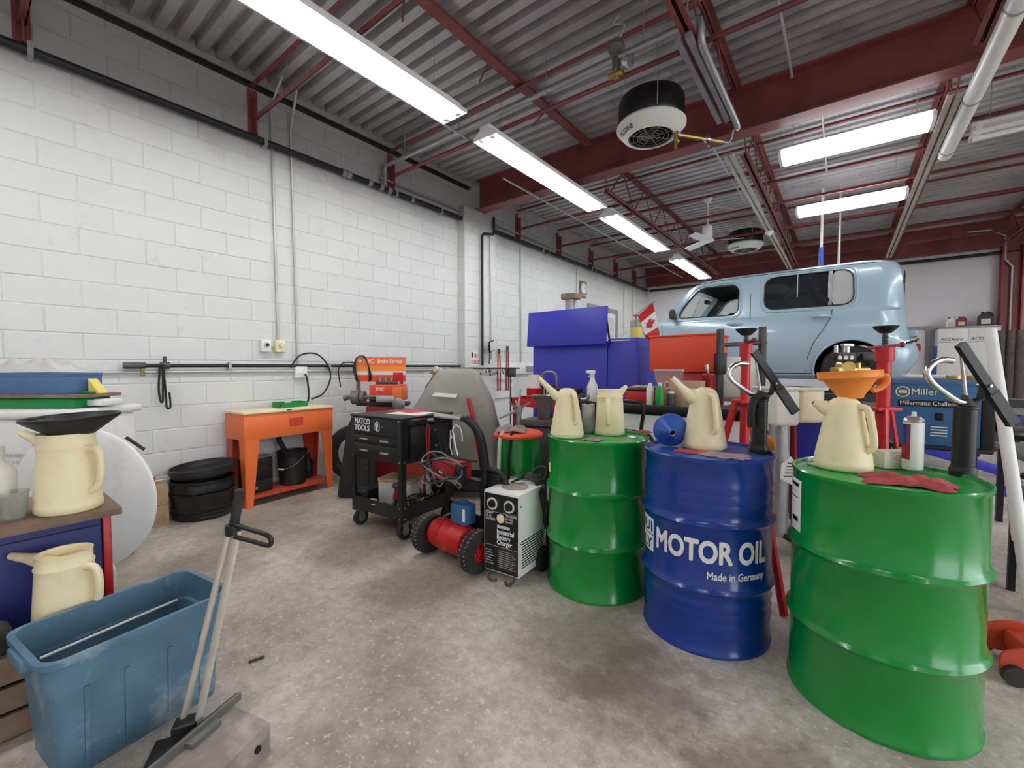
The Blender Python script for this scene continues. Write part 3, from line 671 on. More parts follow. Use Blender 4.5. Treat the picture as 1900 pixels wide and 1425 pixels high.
# ================================================================ oil drums
def drum(name, x, y, body, lid, label, ribs=False):
    t = thing(name, label, 'drum', (x, y, 0), 0)
    R = .286; pr = [(0, .012), (R-.008, .012), (R+.001, .0), (R+.006, .002), (R+.006, .016), (R, .024)]
    def hoop(z, h=.016, w_=.017):
        return [(R, z-w_*1.4), (R+h*.6, z-w_*.6), (R+h, z), (R+h*.6, z+w_*.6), (R, z+w_*1.4)]
    def small(z): return [(R, z-.02), (R+.004, z), (R, z+.02)]
    if ribs: pr += small(.13)+small(.175)+small(.22)
    pr += hoop(.292)+hoop(.585)
    if ribs: pr += small(.655)+small(.70)+small(.745)
    pr += [(R, .856), (R+.006, .862), (R+.007, .873), (R+.002, .877), (R-.006, .875), (R-.009, .862)]
    MB().lathe(pr, 64).build('shell', body, t, ang=50)
    MB().lathe([(R-.009, .862), (R-.03, .858), (R-.05, .861), (0, .861), (0, .85), (R-.02, .85)], 48).build('lid', lid, t)
    return t
D1, D2, D3 = (-1.147, 2.32), (-.526, 2.26), (.128, 2.166)
LIDZ = .8615
d1 = drum('oil_drum', *D1, 'green_drum', 'green_lid', 'green steel drum with two oil jugs, beside the battery charger')
d2 = drum('oil_drum', *D2, 'blue_drum', 'blue_lid', 'blue steel drum with white motor oil lettering', True)
d3 = drum('oil_drum', *D3, 'green_drum', 'green_lid', 'green steel drum with an orange funnel and spray can on top')
def bung(t, x, y, r=.032):
    MB().lathe([(0, .008), (r*.7, .008), (r, .006), (r, 0), (0, 0)], 20, T(x, y, LIDZ)).build('bung', 'silver', t)
bung(d3, -.21, .06); bung(d1, .17, .12); bung(d2, .16, -.1, .028)
def wrap_text(t, s, phi0, phi1, z, capz, cen, bold=.012, material='lettering_white', name='lettering'):
    th = math.atan2(-cen[1], -cen[0]); R = .2868
    q = text_mb(s, 1.0, 'LEFT', bold, ext=.0)
    xs = [v[0] for v in q.v]; ys = [v[1] for v in q.v if True]
    x0, x1 = min(xs), max(xs); cap = .73
    ln = math.radians(phi1-phi0)*R
    q.v = [((v[0]-x0)*ln/(x1-x0), v[1]*capz/cap, v[2]+.0012) for v in q.v]
    q2 = MB(); q2.add(q.v, q.f)
    return bend(q2, R, th+math.radians(phi0), z).build(name, material, t, smooth=False)
def wrap_patch(t, phi0, phi1, z0, z1, cen, material, name, off=.0006):
    th = math.atan2(-cen[1], -cen[0]); R = .2868+off
    return MB().sheet(lambda u, v: (R*math.cos(th+math.radians(phi0+(phi1-phi0)*u)), R*math.sin(th+math.radians(phi0+(phi1-phi0)*u)), z0+(z1-z0)*v), 14, 1).build(name, material, t)
wrap_text(d2, 'MOTOR OIL', -47, 58, .425, .098, D2, .05)
wrap_text(d2, 'Made in Germany', 2, 55, .352, .034, D2, .03)
wrap_patch(d2, -101, -52, .385, .463, D2, 'lettering_white', 'logo_panel')
wrap_patch(d2, -101, -52, .468, .545, D2, 'lettering_white', 'logo_panel')
wrap_text(d2, 'LIQUI', -99, -54, .480, .054, D2, .02, 'blue_drum')
wrap_text(d2, 'MOLY', -99, -54, .396, .054, D2, .02, 'blue_drum')
lb = wrap_patch(d3, -92, -56, .625, .83, D3, 'paper', 'paper_label')
for i, (a, c, z0, z1) in enumerate(((-86, -60, .80, .815), (-84, -64, .775, .782), (-84, -60, .755, .760), (-82, -66, .735, .74), (-72, -60, .66, .68), (-84, -76, .70, .72))):
    wrap_patch(lb, a, c, z0, z1, D3, 'label_grey' if i % 2 else 'lettering_black', 'print', .0012)
wrap_patch(d1, -80, -68, .665, .72, D1, 'plastic_milky', 'sticker')
# ---------------------------------------------------------------- oil jugs
def jug(label, c, rz, size=1.0, spout=(35, .12), handle=180, top=True, straight=False, hs=1.0, group='cream plastic oil jugs'):
    """c base centre; spout points along local +x; handle angle relative to the spout"""
    t = thing('oil_jug', label, 'jug', c, rz, group); k = size
    rb, rt, h = (.100, .064, .288) if not straight else (.092, .079, .285)
    pr = [(0, .004), (rb-.01, .0), (rb, .008), (rb, .03), (rb-.002, .034)]
    for i in range(1, 8):
        f = i/7; pr.append((rb+(rt-rb)*f, .034+(h-.055-.034)*f))
    if straight: pr += [(rt+.003, h-.05), (rt+.003, h-.044), (rt-.002, h-.04), (rt-.002, h-.004), (rt, h), (rt-.006, h), (rt-.007, h-.03), (0, h-.034)]
    else: pr += [(rt-.004, h-.035), (rt-.014, h-.012), (rt-.028, h), (rt-.034, h+.002), (rt-.034, h-.004), (0, h-.004)]
    MB().lathe([(r*k, z*k) for r, z in pr], 36).build('body', 'plastic_cream', t, ang=60)
    el, ln = math.radians(spout[0]), spout[1]
    z0 = (h-.04)*k; x0 = (rt-.035)*k
    tip = (x0+.06*k+ln*k*math.cos(el), 0, z0+.01*k+ln*k*math.sin(el))
    MB().tube([(x0, 0, z0-.02*k), (x0+.045*k, 0, z0+.005*k), (x0+.045*k+(tip[0]-x0-.045*k)*.4, 0, z0+.005*k+(tip[2]-z0-.005*k)*.4), tip], [.036*k, .028*k, .019*k, .0125*k], 14).build('spout', 'plastic_cream', t)
    MB().cyl(Vector(tip)-Vector((math.cos(el), 0, math.sin(el)))*.001, Vector(tip)+Vector((math.cos(el), 0, math.sin(el)))*.0015, .009*k, n=12).build('spout_mouth', 'dark', t)
    hp = [(rt*k*.93, 0, (h-.06)*k), ((rt+.03)*k, 0, (h-.055)*k), ((rt+.05)*k, 0, (h-.085)*k), ((rb+.038)*k, 0, .13*k), ((rb+.02)*k, 0, .085*k), ((rb-.012)*k, 0, .075*k)]
    if not straight: hp = [(rt*k*.8, 0, (h-.03)*k), ((rt+.016)*k, 0, (h-.035)*k), ((rt+.03)*k, 0, (h-.07)*k), ((rb+.008)*k, 0, .135*k), ((rb+.004)*k, 0, .10*k), ((rb-.022)*k, 0, .085*k)]
    MB().tube(catmull(hp, 5), .0125*k*hs, 10, m=RZ(handle), flat=1.25).build('handle', 'plastic_cream', t)
    if top and not straight:
        MB().lathe([(0, (h+.006)*k), (.024*k, (h+.006)*k), (.03*k, (h-.002)*k), (.03*k, (h-.006)*k)], 20).build('cap', 'plastic_cream', t)
    return t
def away(p, r):
    d = Vector((p.x, p.y, 0)).normalized(); return p+d*r
def onlid(x, y, r): q = away(atz(x, y, LIDZ), r); q.z = LIDZ; return q
def up2(p, dz): return Vector((p.x, p.y, p.z+dz))
RAGZ = .006
jug('cream oil jug with its spout raised towards the grey vinyl cover, on the green drum', onlid(1052, 815, .092), 217, .99, (50, .13), 115)
jug('cream oil jug with a short spout on the green drum next to the spray bottle', onlid(1131, 810, .092), 75, .98, (38, .07), 215, straight=True)
jug('cream oil jug on the blue drum', onlid(1306, 837, .092), 217, 1.06, (50, .11), 95)
jd = jug('cream oil jug under the orange funnel on the green drum', onlid(1563, 877, .095), 190, 1.0, (30, .02), 140)
# metal can and rags on the first drum
cn = thing('metal_can', 'small rectangular metal can between two cream jugs', 'can', onlid(1091, 806, .05), 40)
MB().rb((-.038, -.025, 0), (.038, .025, .185), .006).build('body', 'steel', cn)
MB().cyl((.0, 0, .185), (0, 0, .205), .014, n=12).build('cap', 'black_plastic', cn)
MB().tube([(-.02, 0, .185), (-.02, 0, .2), (.02, 0, .2), (.02, 0, .185)], .003, 6).build('handle', 'steel_dark', cn)
q = onlid(1096, 818, .0); rag('shop_rag', 'rag_grey', 'crumpled stained rag at the foot of the metal can', (q.x-.0, q.y+.03, LIDZ), .045, 5, h=.012)
q = onlid(1170, 806, .0); rag('shop_rag', 'red_rag', 'crumpled pinkish rag beside the short spouted jug', (q.x+.04, q.y+.1, LIDZ), .045, 6, h=.016)
# ---------------------------------------------------------------- funnels
def funnel_prof(R, hc, rs, hs, w_=.003):
    return [(R+.004, 0), (R+.004, -.008), (R, -.012), (rs+.004, -hc), (rs, -hc-hs), (rs-w_, -hc-hs), (rs+.001, -hc), (R-w_, -.006), (R, 0), (R+.004, 0)]
q = onlid(1240, 832, 0)
fb = thing('blue_funnel', 'blue plastic funnel lying on the blue drum', 'funnel', (q.x-.01, q.y+.06, LIDZ))
tip = Vector((.42, -.86, -.08)).normalized(); zax = -tip; xa = zax.orthogonal().normalized()
mm = T(0, 0, .089) @ frame((0, 0, 0), xa, zax.cross(xa))
MB().lathe(funnel_prof(.083, .06, .017, .03), 36, mm).build('cone', 'blue_plastic', fb, ang=60)
MB().lathe([(0, -.05), (.016, -.05), (.016, -.052), (0, -.052)], 20, mm).build('bore', 'dark', fb)
# orange funnel standing in the jug
jc = jd.location
fo = thing('orange_funnel', 'large orange plastic funnel standing in a cream jug', 'funnel', (jc.x+.02, jc.y+.02, LIDZ+.276))
MB().lathe([(r, z+.125) for r, z in funnel_prof(.106, .10, .042, .012)], 40, RZ(0) @ RY(-4)).build('cone', 'orange_plastic', fo, ang=60)
MB().lathe([(.104, .124), (.109, .122), (.109, .098), (.1, .09), (.098, .098), (.104, .12)], 40, RY(-4)).build('rim_band', 'orange_plastic', fo)
MB().tube(catmull([(.100, 0, .105), (.135, 0, .105), (.145, 0, .085), (.125, 0, .06), (.085, 0, .045)], 6), .008, 10, m=RZ(37), flat=1.6).build('handle', 'orange_plastic', fo)
# small orange funnel lying behind the pump on the blue drum
q = onlid(1418, 838, .05)
f3 = thing('orange_funnel', 'small orange funnel lying behind the pump on the blue drum', 'funnel', (q.x+.02, q.y, LIDZ))
ax = Vector((.72, .69, .35)).normalized(); xa = ax.orthogonal().normalized()
MB().lathe(funnel_prof(.04, .035, .014, .075, .002), 28, T(0, 0, .042) @ frame((0, 0, 0), xa, ax.cross(xa))).build('cone', 'orange_plastic', f3, ang=60)
rag('shop_rag', 'rag_grey', 'crumpled dirty rag on the blue drum beside the pump', (D2[0]+.10, D2[1]-.08, LIDZ), .06, 9, h=.014, sx=1.5)
rag('shop_rag', 'red_rag', 'flat red shop rag on the blue drum under the jug', (D2[0]-.05, D2[1]-.06, LIDZ), .05, 11, h=.004, sx=1.5)
# red rag, spray can, clear tub on the third drum
rag('shop_rag', 'red_rag', 'crumpled red shop rag hanging near the rim of the green drum', (D3[0]+.07, D3[1]-.10, LIDZ), .085, 21, h=.03, sx=1.35, sy=.8, rz=5)
q = onlid(1692, 878, .033); sc = thing('spray_can', 'white aerosol can with a red and blue stripe on a red rag', 'spray can', (q.x, q.y, LIDZ+.012))
MB().lathe([(0, 0), (.031, 0), (.033, .004), (.033, .185), (.031, .188), (0, .188)], 28).build('body', 'white_paint', sc)
MB().lathe([(.0335, .04), (.0338, .04), (.0338, .18), (.0335, .18)], 12, None, 180, 250).build('stripe', 'red_dark', sc)
MB().lathe([(.0339, .10), (.0342, .10), (.0342, .18), (.0339, .18)], 8, None, 195, 240).build('stripe', 'blue_drum', sc)
MB().lathe([(.033, .188), (.034, .192), (.03, .2), (.018, .209), (.012, .211), (0, .211)], 24).build('dome', 'silver', sc)
MB().cyl((0, 0, .21), (0, 0, .228), .008, .007, 12).build('nozzle', 'plastic_white', sc)
q = onlid(1656, 842, .0); ct = thing('plastic_tub', 'clear plastic tub behind the orange funnel jug', 'tub', (.17, 2.36, LIDZ), 38)
MB().rb((-.06, -.03, 0), (.06, .03, .075), .01).build('tub', 'plastic_milky', ct)
MB().tube([(.028*math.cos(a*.4), -.031, .045+.018*math.sin(a*.4)) for a in range(16)], .003, 6, closed=True).build('rim', 'plastic_white', ct)
# ---------------------------------------------------------------- hand pumps
def pump(label, base, k, R, cover=None):
    """local x = to the right of the shop, y = away; lever pump on a drum bung"""
    t = thing('drum_pump', label, 'pump', base, math.degrees(YAW), 'lever drum pumps')
    MB().lathe([(0, 0), (R*1.15, 0), (R*1.18, .012), (R*1.18, .028), (R*1.05, .034), (R*1.05, .04), (0, .04)], 24).build('base_ring', 'black_plastic', t)
    MB().lathe([(R, .035), (R, .285*k), (R*1.08, .288*k), (R*1.08, .298*k), (R*.9, .302*k), (0, .302*k)], 28).build('cylinder', 'black_paint', t)
    MB().lathe([(R*1.0, .298*k), (R*.75, .315*k), (R*.4, .33*k), (R*.4, .345*k), (0, .345*k)], 24).build('head', 'steel_dark', t)
    MB().tube(catmull([(-.0, -.005, .312*k), (-R*1.1, -.01, .318*k), (-.09*k, -.012, .345*k), (-.16*k, -.015, .395*k), (-.185*k, -.015, .435*k), (-.17*k, -.015, .47*k), (-.13*k, -.015, .492*k), (-.08*k, -.015, .49*k)], 6), .0115, 12).build('spout', 'chrome', t)
    MB().cyl((0, 0, .33*k), (-.03*k, 0, .54*k), .006, n=10).build('piston_rod', 'chrome', t)
    a, b_ = Vector((-.048*k, -.012, .56*k)), Vector((.188*k, -.012, .225*k))
    dv = (b_-a).normalized(); nrm = Vector((dv.z, 0, -dv.x))
    q = MB()
    for s0, s1, w_ in ((0, .62, .016), (.6, 1.0, .02)):
        p0, p1 = a+(b_-a)*s0, a+(b_-a)*s1
        q.add([p0+nrm*w_+Vector((0, y, 0)) for y in (-.010, .010)]+[p0-nrm*w_+Vector((0, y, 0)) for y in (-.010, .010)]+[p1+nrm*w_+Vector((0, y, 0)) for y in (-.010, .010)]+[p1-nrm*w_+Vector((0, y, 0)) for y in (-.010, .010)],
              [(0, 1, 3, 2), (4, 6, 7, 5), (0, 4, 5, 1), (2, 3, 7, 6), (0, 2, 6, 4), (1, 5, 7, 3)])
    q.build('lever', 'black_paint', t, smooth=False)
    MB().tube([(R*.7, 0, .315*k), (.06*k, 0, .33*k), (.07*k, -.002, .385*k)], .012, 8, flat=.6).build('pivot_link', 'black_paint', t)
    MB().cyl((.07*k, -.03, .385*k), (.07*k, .02, .385*k), .006, n=8).build('pivot_pin', 'chrome', t)
    return t
p2 = pump('black hand pump with a chrome spout and lever on the blue drum', onlid(1408, 842, .036), .88, .034)
MB().tube(catmull([(.02, -.02, .275), (-.02, -.035, .285), (-.05, -.03, .25), (-.06, -.03, .19), (-.058, -.03, .13)], 6), [.017]*25, 10).build('hose', 'rubber', p2)
p3 = pump('black hand pump with a chrome spout and lever on the green drum', onlid(1786, 886, .036), .90, .034)
# ================================================================ left: parts washer and its surroundings
pw = thing('parts_washer', 'orange steel parts washer bench with a cream lid by the block wall', 'bench', (-4.43, 1.99, 0), 94)
MB().rb((-.44, -.18, .613), (.44, .18, .85), .004).build('tank', 'orange_paint', pw)
MB().rb((-.45, -.195, .85), (.45, .185, .872), .006).build('lid', 'plastic_cream', pw)
MB().box((-.03, -.183, .70), (.11, -.18, .78)).build('patch', 'orange_worn', pw, smooth=False)
MB().rb((-.06, -.2, .858), (-.01, -.19, .868), .003).build('latch', 'steel_dark', pw)
for sx in (-1, 1):
    for sy in (-1, 1):
        q = MB(); X0, Y0 = sx*.43, sy*.172
        q.prism([(X0, .62), (X0-sx*.125, .62), (X0-sx*.055, .0), (X0, .0)], Y0-.004, Y0+.004, Matrix(((1, 0, 0, 0), (0, 0, 1, 0), (0, 1, 0, 0), (0, 0, 0, 1))))
        q.prism([(Y0, .62), (Y0-sy*.11, .62), (Y0-sy*.05, .0), (Y0, .0)], X0-.004, X0+.004, Matrix(((0, 0, 1, 0), (1, 0, 0, 0), (0, 1, 0, 0), (0, 0, 0, 1))))
        q.box((X0-sx*.12-.003 if sx > 0 else X0, Y0-.006, .585), (X0 if sx > 0 else X0+.123, Y0+.006, .62))
        q.build('leg', 'orange_paint' if sy < 0 else 'orange_worn', pw, smooth=False)
MB().box((-.42, -.165, .085), (.42, .165, .095)).box((-.42, -.17, .07), (.42, -.162, .10)).build('shelf', 'orange_worn', pw, smooth=False)
MB().tube(catmull([(.0, .05, .615), (-.02, .03, .55), (.0, .0, .48), (.02, .0, .42)], 5), .025, 10).build('drain_hose', 'rubber', pw)
MB().box((.44, -.16, .80), (.455, -.13, .86)).build('bracket', 'orange_worn', pw, smooth=False)
mw = pw.matrix_basis
def on(mx, *p): return mx @ Vector(p)
q = on(mw, .02, 0, .096)
bk = thing('bucket', 'black plastic pail with a wire handle on the parts washer shelf', 'bucket', on(mw, .09, -.01, .095), 20)
MB().lathe([(0, 0), (.115, 0), (.12, .005), (.137, .28), (.145, .28), (.145, .287), (.138, .29), (.146, .31), (.139, .313), (.149, .335), (.140, .335), (.139, .30), (.118, .01), (0, .01)], 32).build('pail', 'black_plastic', bk)
MB().tube([(.148*math.cos(a), -.148*math.sin(a)*.55-.05*math.sin(a)*1.2, .29-.12*math.sin(a)) for a in [math.pi*i/16 for i in range(17)]], .004, 6).build('bail', 'steel', bk)
MB().tube([(.03, -.142, .172), (-.0, -.144, .169), (-.03, -.142, .172)], .009, 8).build('grip', 'plastic_white', bk)
bl = thing('waste_bottle', 'dark flat container lying beside the pail under the washer', 'container', on(mw, -.26, .0, .096), 94)
MB().rb((-.11, -.1, 0), (.11, .1, .12), .02).build('body', 'black_plastic', bl)
MB().cyl((-.06, -.1, .06), (-.06, -.13, .06), .015, n=10).build('tap', 'chrome', bl)
gb = thing('grey_drum', 'tall dark grey container behind the pail under the parts washer', 'container', on(mw, -.22, .09, .096), 94)
MB().rb((-.14, -.06, 0), (.14, .06, .30), .02).build('body', 'steel_dark', gb)
MB().rb((-.14, -.06, .30), (.14, .06, .315), .006).build('rim', 'pipe_grey', gb)
bt = thing('dark_bottle', 'dark glass bottle beside the right leg under the parts washer', 'bottle', on(mw, .31, .08, .096))
MB().lathe([(0, 0), (.045, 0), (.05, .01), (.05, .17), (.02, .22), (.018, .27), (0, .27)], 18).build('body', 'black_plastic', bt)
MB().cyl((0, 0, .27), (0, 0, .285), .02, n=12).build('cap', 'pipe_grey', bt)
tr = thing('green_tray', 'small green metal tray on the cream lid of the parts washer', 'tray', on(mw, .10, .03, .872), 92)
q = MB(); W_, D_, H_ = .14, .09, .05
q.box((-W_, -D_, 0), (W_, D_, .004)).box((-W_, -D_, .004), (W_, -D_+.005, H_)).box((-W_, D_-.005, .004), (W_, D_, H_)).box((-W_, -D_, .004), (-W_+.005, D_, H_)).box((W_-.005, -D_, .004), (W_, D_, H_))
q.build('pan', 'green_plastic', tr, smooth=False)
MB().sph((-.03, -.02, .045), .03, 10, (1.2, 1, .6)).build('sponge', 'plastic_cream', tr)
# stacked black drain pans
def pan(label, c, prof, tilt=0, notch=False):
    t = thing('drain_pan', label, 'drain pan', c, 0, 'stacked black drain pans')
    MB().lathe(prof, 40, RX(tilt)).build('shell', 'black_plastic', t, ang=55)
    if notch: MB().rb((.15, -.2, .02), (.245, -.02, .075), .012, m=RZ(10)).build('grip_recess', 'rubber', t)
    return t
PX_, PY_ = -4.375, 1.29
pan('ribbed black tub at the bottom of the drain pan stack', (PX_, PY_, 0), [(0, .0), (.2, .0), (.215, .01), (.222, .03), (.214, .036), (.226, .06), (.217, .066), (.229, .095), (.22, .10), (.229, .2), (.236, .21), (.236, .225), (.222, .225), (.21, .02), (0, .02)])
pan('black drain pan with a grip recess in the middle of the stack', (PX_, PY_, .226), [(0, .0), (.222, .0), (.23, .01), (.232, .085), (.24, .09), (.24, .102), (.226, .102), (.22, .02), (0, .02)], 0, True)
pan('shallow black drain pan lying tilted on top of the stack', (PX_+.005, PY_+.01, .345), [(0, .0), (.19, .0), (.225, .015), (.242, .05), (.242, .085), (.232, .09), (.225, .06), (.2, .03), (0, .03)], 4)
# cardboard box with odds and ends
cb = thing('cardboard_box', 'stained brown cardboard box beside the drain pans', 'box', (-4.44, .815, 0), 96)
MB().rb((-.21, -.135, 0), (.21, .135, .315), .004).build('body', 'cardboard', cb)
MB().box((-.21, -.1365, .165), (.21, -.135, .170)).build('seam', 'wood', cb, smooth=False)
for a in ((-.21, -.135, .314, .21, -.02), (-.21, .02, .314, .21, .135)): MB().box((a[0], a[1], a[2]), (a[3], a[4], a[2]+.004)).build('flap', 'cardboard', cb, smooth=False)
mc = cb.matrix_basis
o = thing('red_bottle', 'small white and red carton on the cardboard box', 'carton', on(mc, .12, -.05, .319), 100)
MB().rb((-.025, -.02, 0), (.025, .02, .075), .004).build('carton', 'white_paint', o)
MB().box((.0, -.0205, .0), (.0255, .0205, .072)).build('band', 'red_paint', o, smooth=False)
o = thing('caulk_gun', 'black tool lying on the cardboard box', 'tool', on(mc, -.02, -.06, .319), 60)
MB().rb((-.06, -.025, 0), (.06, .025, .04), .008).cyl((.04, 0, .02), (-.09, 0, .07), .012, n=8).build('body', 'black_plastic', o)
MB().rb((-.02, -.015, .04), (.02, .015, .09), .006).build('grip', 'blue_drum', o)
o = tag(center(MB().cyl(on(mc, -.05, .05, .325), on(mc, .24, -.02, .345), .006, n=8).build('wooden_rod', 'plastic_cream')), 'thin pale rod lying across the cardboard box', 'rod')
# wheel balancer: white round guard and white cabinet
wb = thing('wheel_balancer', 'white wheel balancer with a large round guard', 'machine', (at(150, 930, 2.4).x, at(150, 930, 2.4).y, 0), math.degrees(YAW))
GZ = .535; GR = .402
gm = Matrix(((1, 0, 0, 0), (0, 0, 1, 0), (0, 1, 0, GZ), (0, 0, 0, 1)))
MB().lathe([(0, -.01), (GR*.6, -.006), (GR*.95, .0), (GR, .012), (GR, .03), (GR*.99, .03), (GR*.94, .012), (0, .012)], 64, gm).build('wheel_guard', 'plastic_white', wb, ang=50)
MB().rb((-.72, .1, .12), (-.14, .55, .98), .04, 3).build('cabinet', 'plastic_white', wb)
MB().rb((-.70, .12, 0), (-.18, .53, .12), .01).build('plinth', 'black_paint', wb)
MB().rb((-.74, .08, .98), (-.12, .57, 1.03), .02, 3).build('weight_tray', 'plastic_white', wb)
MB().cyl((-.1, .1, .6), (-.1, .0, .6), .02, n=12).build('shaft', 'steel', wb)
MB().tube(catmull([(.0, .05, .10), (.05, .05, .03), (.11, .05, .02), (.13, .05, .10), (.11, .05, .16)], 5), .007, 6).build('pedal', 'plastic_white', wb)
MB().cyl((.21, .06, .88), (.28, .1, .80), .009, n=8).build('guard_arm', 'steel_dark', wb)
MB().cyl((-.345, .1, .83), (-.345, .05, .83), .035, .03, 18).build('knob', 'plastic_white', wb)
text('lettering', 'EMERGENCY VOID', .032, frame((-.56, .098, .755), (1, 0, 0), (0, 0, 1)), 'label_grey', wb, bold=.01, sx=1.1)
text('lettering', 'DO NOT REMOVE', .032, frame((-.55, .098, .715), (1, 0, 0), (0, 0, 1)), 'label_grey', wb, bold=.01, sx=1.1)
MB().rb((-.62, .085, .62), (-.25, .1, .66), .004).build('slot', 'pipe_grey', wb)
MB().rb((-.62, .085, .52), (-.25, .1, .56), .004).build('slot', 'black_paint', wb)
ml = wb.matrix_basis
gb2 = thing('green_box', 'green plastic case on top of the white balancer', 'case', on(ml, -.44, .3, 1.03), 37.6)
MB().rb((-.25, -.12, 0), (.24, .12, .062), .012).build('case', 'green_plastic', gb2)
MB().rb((.24, -.05, .01), (.34, .10, .05), .01).build('tray', 'plastic_white', gb2)
bd = tag(center(MB().rb((-.30, -.14, .0), (.29, .14, .022), .003, m=ml @ T(-.44, .3, 1.0935)).build('board', 'wood')), 'wooden board lying on the green case', 'board')
bb = thing('blue_box', 'blue painted steel box on the wooden board', 'box', on(ml, -.46, .29, 1.116), 37.6)
MB().rb((-.25, -.12, 0), (.215, .12, .125), .004).build('box', 'blue_box', bb)
MB().rb((-.252, -.122, .105), (.217, .122, .127), .003).build('lid', 'blue_box', bb)
o = tag(center(MB().prism([(0, 0), (.07, 0), (.045, .03), (.0, .09)], -.03, .03, T(on(ml, -.22, .32, 1.116)) @ RZ(37.6) @ RX(90)).build('yellow_wedge', 'yellow', smooth=False)), 'yellow plastic wedge beside the blue box', 'wedge')
o = tag(center(MB().rb((-.03, -.02, 0), (.05, .02, .014), .004, m=T(on(ml, -.19, .24, 1.116)) @ RZ(37.6)).build('green_block', 'green_plastic')), 'small green plastic block at the end of the board', 'block')
# crumpled clear bag on the blue box
rb_ = random.Random(4); ph = [rb_.uniform(0, 6.3) for _ in range(6)]
def bag(u, v):
    x, y = (u-.5)*2, (v-.5)*2; ed = max(abs(x), abs(y))
    z = .09*(1-ed**3)*(.75+.25*math.sin(7*x+ph[0])*math.sin(6*y+ph[1]))+.012*math.sin(13*x+5*y+ph[2])*(1-ed)
    return (x*.23, y*.11, max(.003, z))
tag(MB().sheet(bag, 26, 18, .002).build('plastic_bag', 'bag_white', ang=25, loc=on(ml, -.52, .28, 1.246), rz=37.6), 'crumpled clear plastic bag on the blue box', 'bag')
# shelf with the blue cabinet below it
bc = thing('blue_cabinet', 'dark blue steel cabinet under the wooden shelf with a red edge strip', 'cabinet', (-2.73, 0.0, 0))
MB().rb((-.14, -.40, 0), (.21, .37, .66), .008).build('body', 'navy', bc)
MB().box((.205, -.38, .60), (.214, .36, .604)).box((.205, -.38, .05), (.214, .36, .054)).build('seam', 'dark', bc, smooth=False)
MB().rb((.17, .372, .02), (.215, .40, .655), .004).build('edge_strip', 'red_paint', bc)
MB().cyl((.21, .30, .42), (.235, .30, .42), .015, n=12).build('knob', 'steel', bc)
sh = tag(center(MB().rb((-2.90, -.50, .662), (-2.385, .415, .692), .004).build('shelf_board', 'wood')), 'worn wooden shelf board carrying a cream jug with a black funnel', 'shelf')
SZ = .692
q = atz(130, 955, SZ); q = away(q, .09); q.z = SZ
j1 = jug('cream oil jug with a black funnel on the wooden shelf', q, 215, 1.12, (22, .075), 178, straight=True, hs=1.0)
q = atz(128, 1163, .295); q = away(q, .04)
ck = thing('wooden_crate', 'dark wooden crate behind the blue tote', 'crate', (-2.335, .06, 0))
for z in (.01, .105, .20):
    for s in (-1, 1): MB().box((s*.10-.008, -.30, z), (s*.10+.008, .28, z+.08)).build('slat', 'wood', ck, smooth=False)
    for s in (-1, 1): MB().box((-.092, s*.285-.01 - .01, z), (.092, s*.285+.01-.01, z+.08)).build('slat', 'wood', ck, smooth=False)
MB().box((-.11, -.305, .282), (.11, .285, .292)).build('top_board', 'wood', ck, smooth=False)
jug('cream oil jug standing on a crate behind the blue tote', (-2.32, .235, .292), 217, 1.02, (6, .10), 178, straight=True)
# black funnel in the shelf jug
fk = thing('black_funnel', 'wide black plastic funnel with a side tab in the shelf jug', 'funnel', (j1.location.x+.01, j1.location.y+.02, SZ+.30))
MB().lathe([(r, z+.088) for r, z in funnel_prof(.148, .078, .06, .012)], 48, RX(3)).build('cone', 'black_plastic', fk, ang=60)
MB().sheet(lambda u, v: (-.14-.065*u, (v-.5)*(.09-.06*u), .078-.012*u), 4, 4, .004, RZ(37.6)).build('tab', 'black_plastic', fk)
# plastic bottles on the shelf
def bottle(name, label, c, prof, material, cap=None, n=20, capm='plastic_milky'):
    t = thing(name, label, 'bottle', c)
    MB().lathe(prof, n).build('body', material, t)
    if cap: MB().cyl((0, 0, cap[1]), (0, 0, cap[2]), cap[0], n=14).build('cap', capm, t)
    return t
q = atz(22, 968, SZ); q = away(q, .05); q.z = SZ
bottle('plastic_bottle', 'milky plastic bottle with a grey neck on the wooden shelf', q+Vector((-.09, -.03, 0)), [(0, 0), (.05, 0), (.055, .01), (.055, .17), (.04, .2), (.022, .225), (.022, .25), (0, .25)], 'plastic_milky', (.026, .24, .275), capm='label_grey')
t = thing('plastic_cup', 'clear plastic measuring cup at the edge of the wooden shelf', 'cup', q)
MB().lathe([(0, 0), (.04, 0), (.048, .1), (.051, .1), (.051, .105), (.046, .105), (.038, .006), (0, .006)], 24).build('cup', 'plastic_clear', t)
MB().cyl((.01, -.01, .006), (.015, -.02, .09), .009, n=8).build('brush', 'silver', t)
# grey round canister by the tote
t = thing('grey_canister', 'grey round steel canister on the crate behind the tote', 'canister', (-2.30, .03, .292), 30)
MB().lathe([(0, 0), (.06, 0), (.068, .01), (.068, .07), (.06, .09), (.04, .098), (0, .098)], 22).build('body', 'iron', t)
MB().cyl((0, 0, .098), (0, 0, .108), .02, n=12).build('cap', 'steel', t)
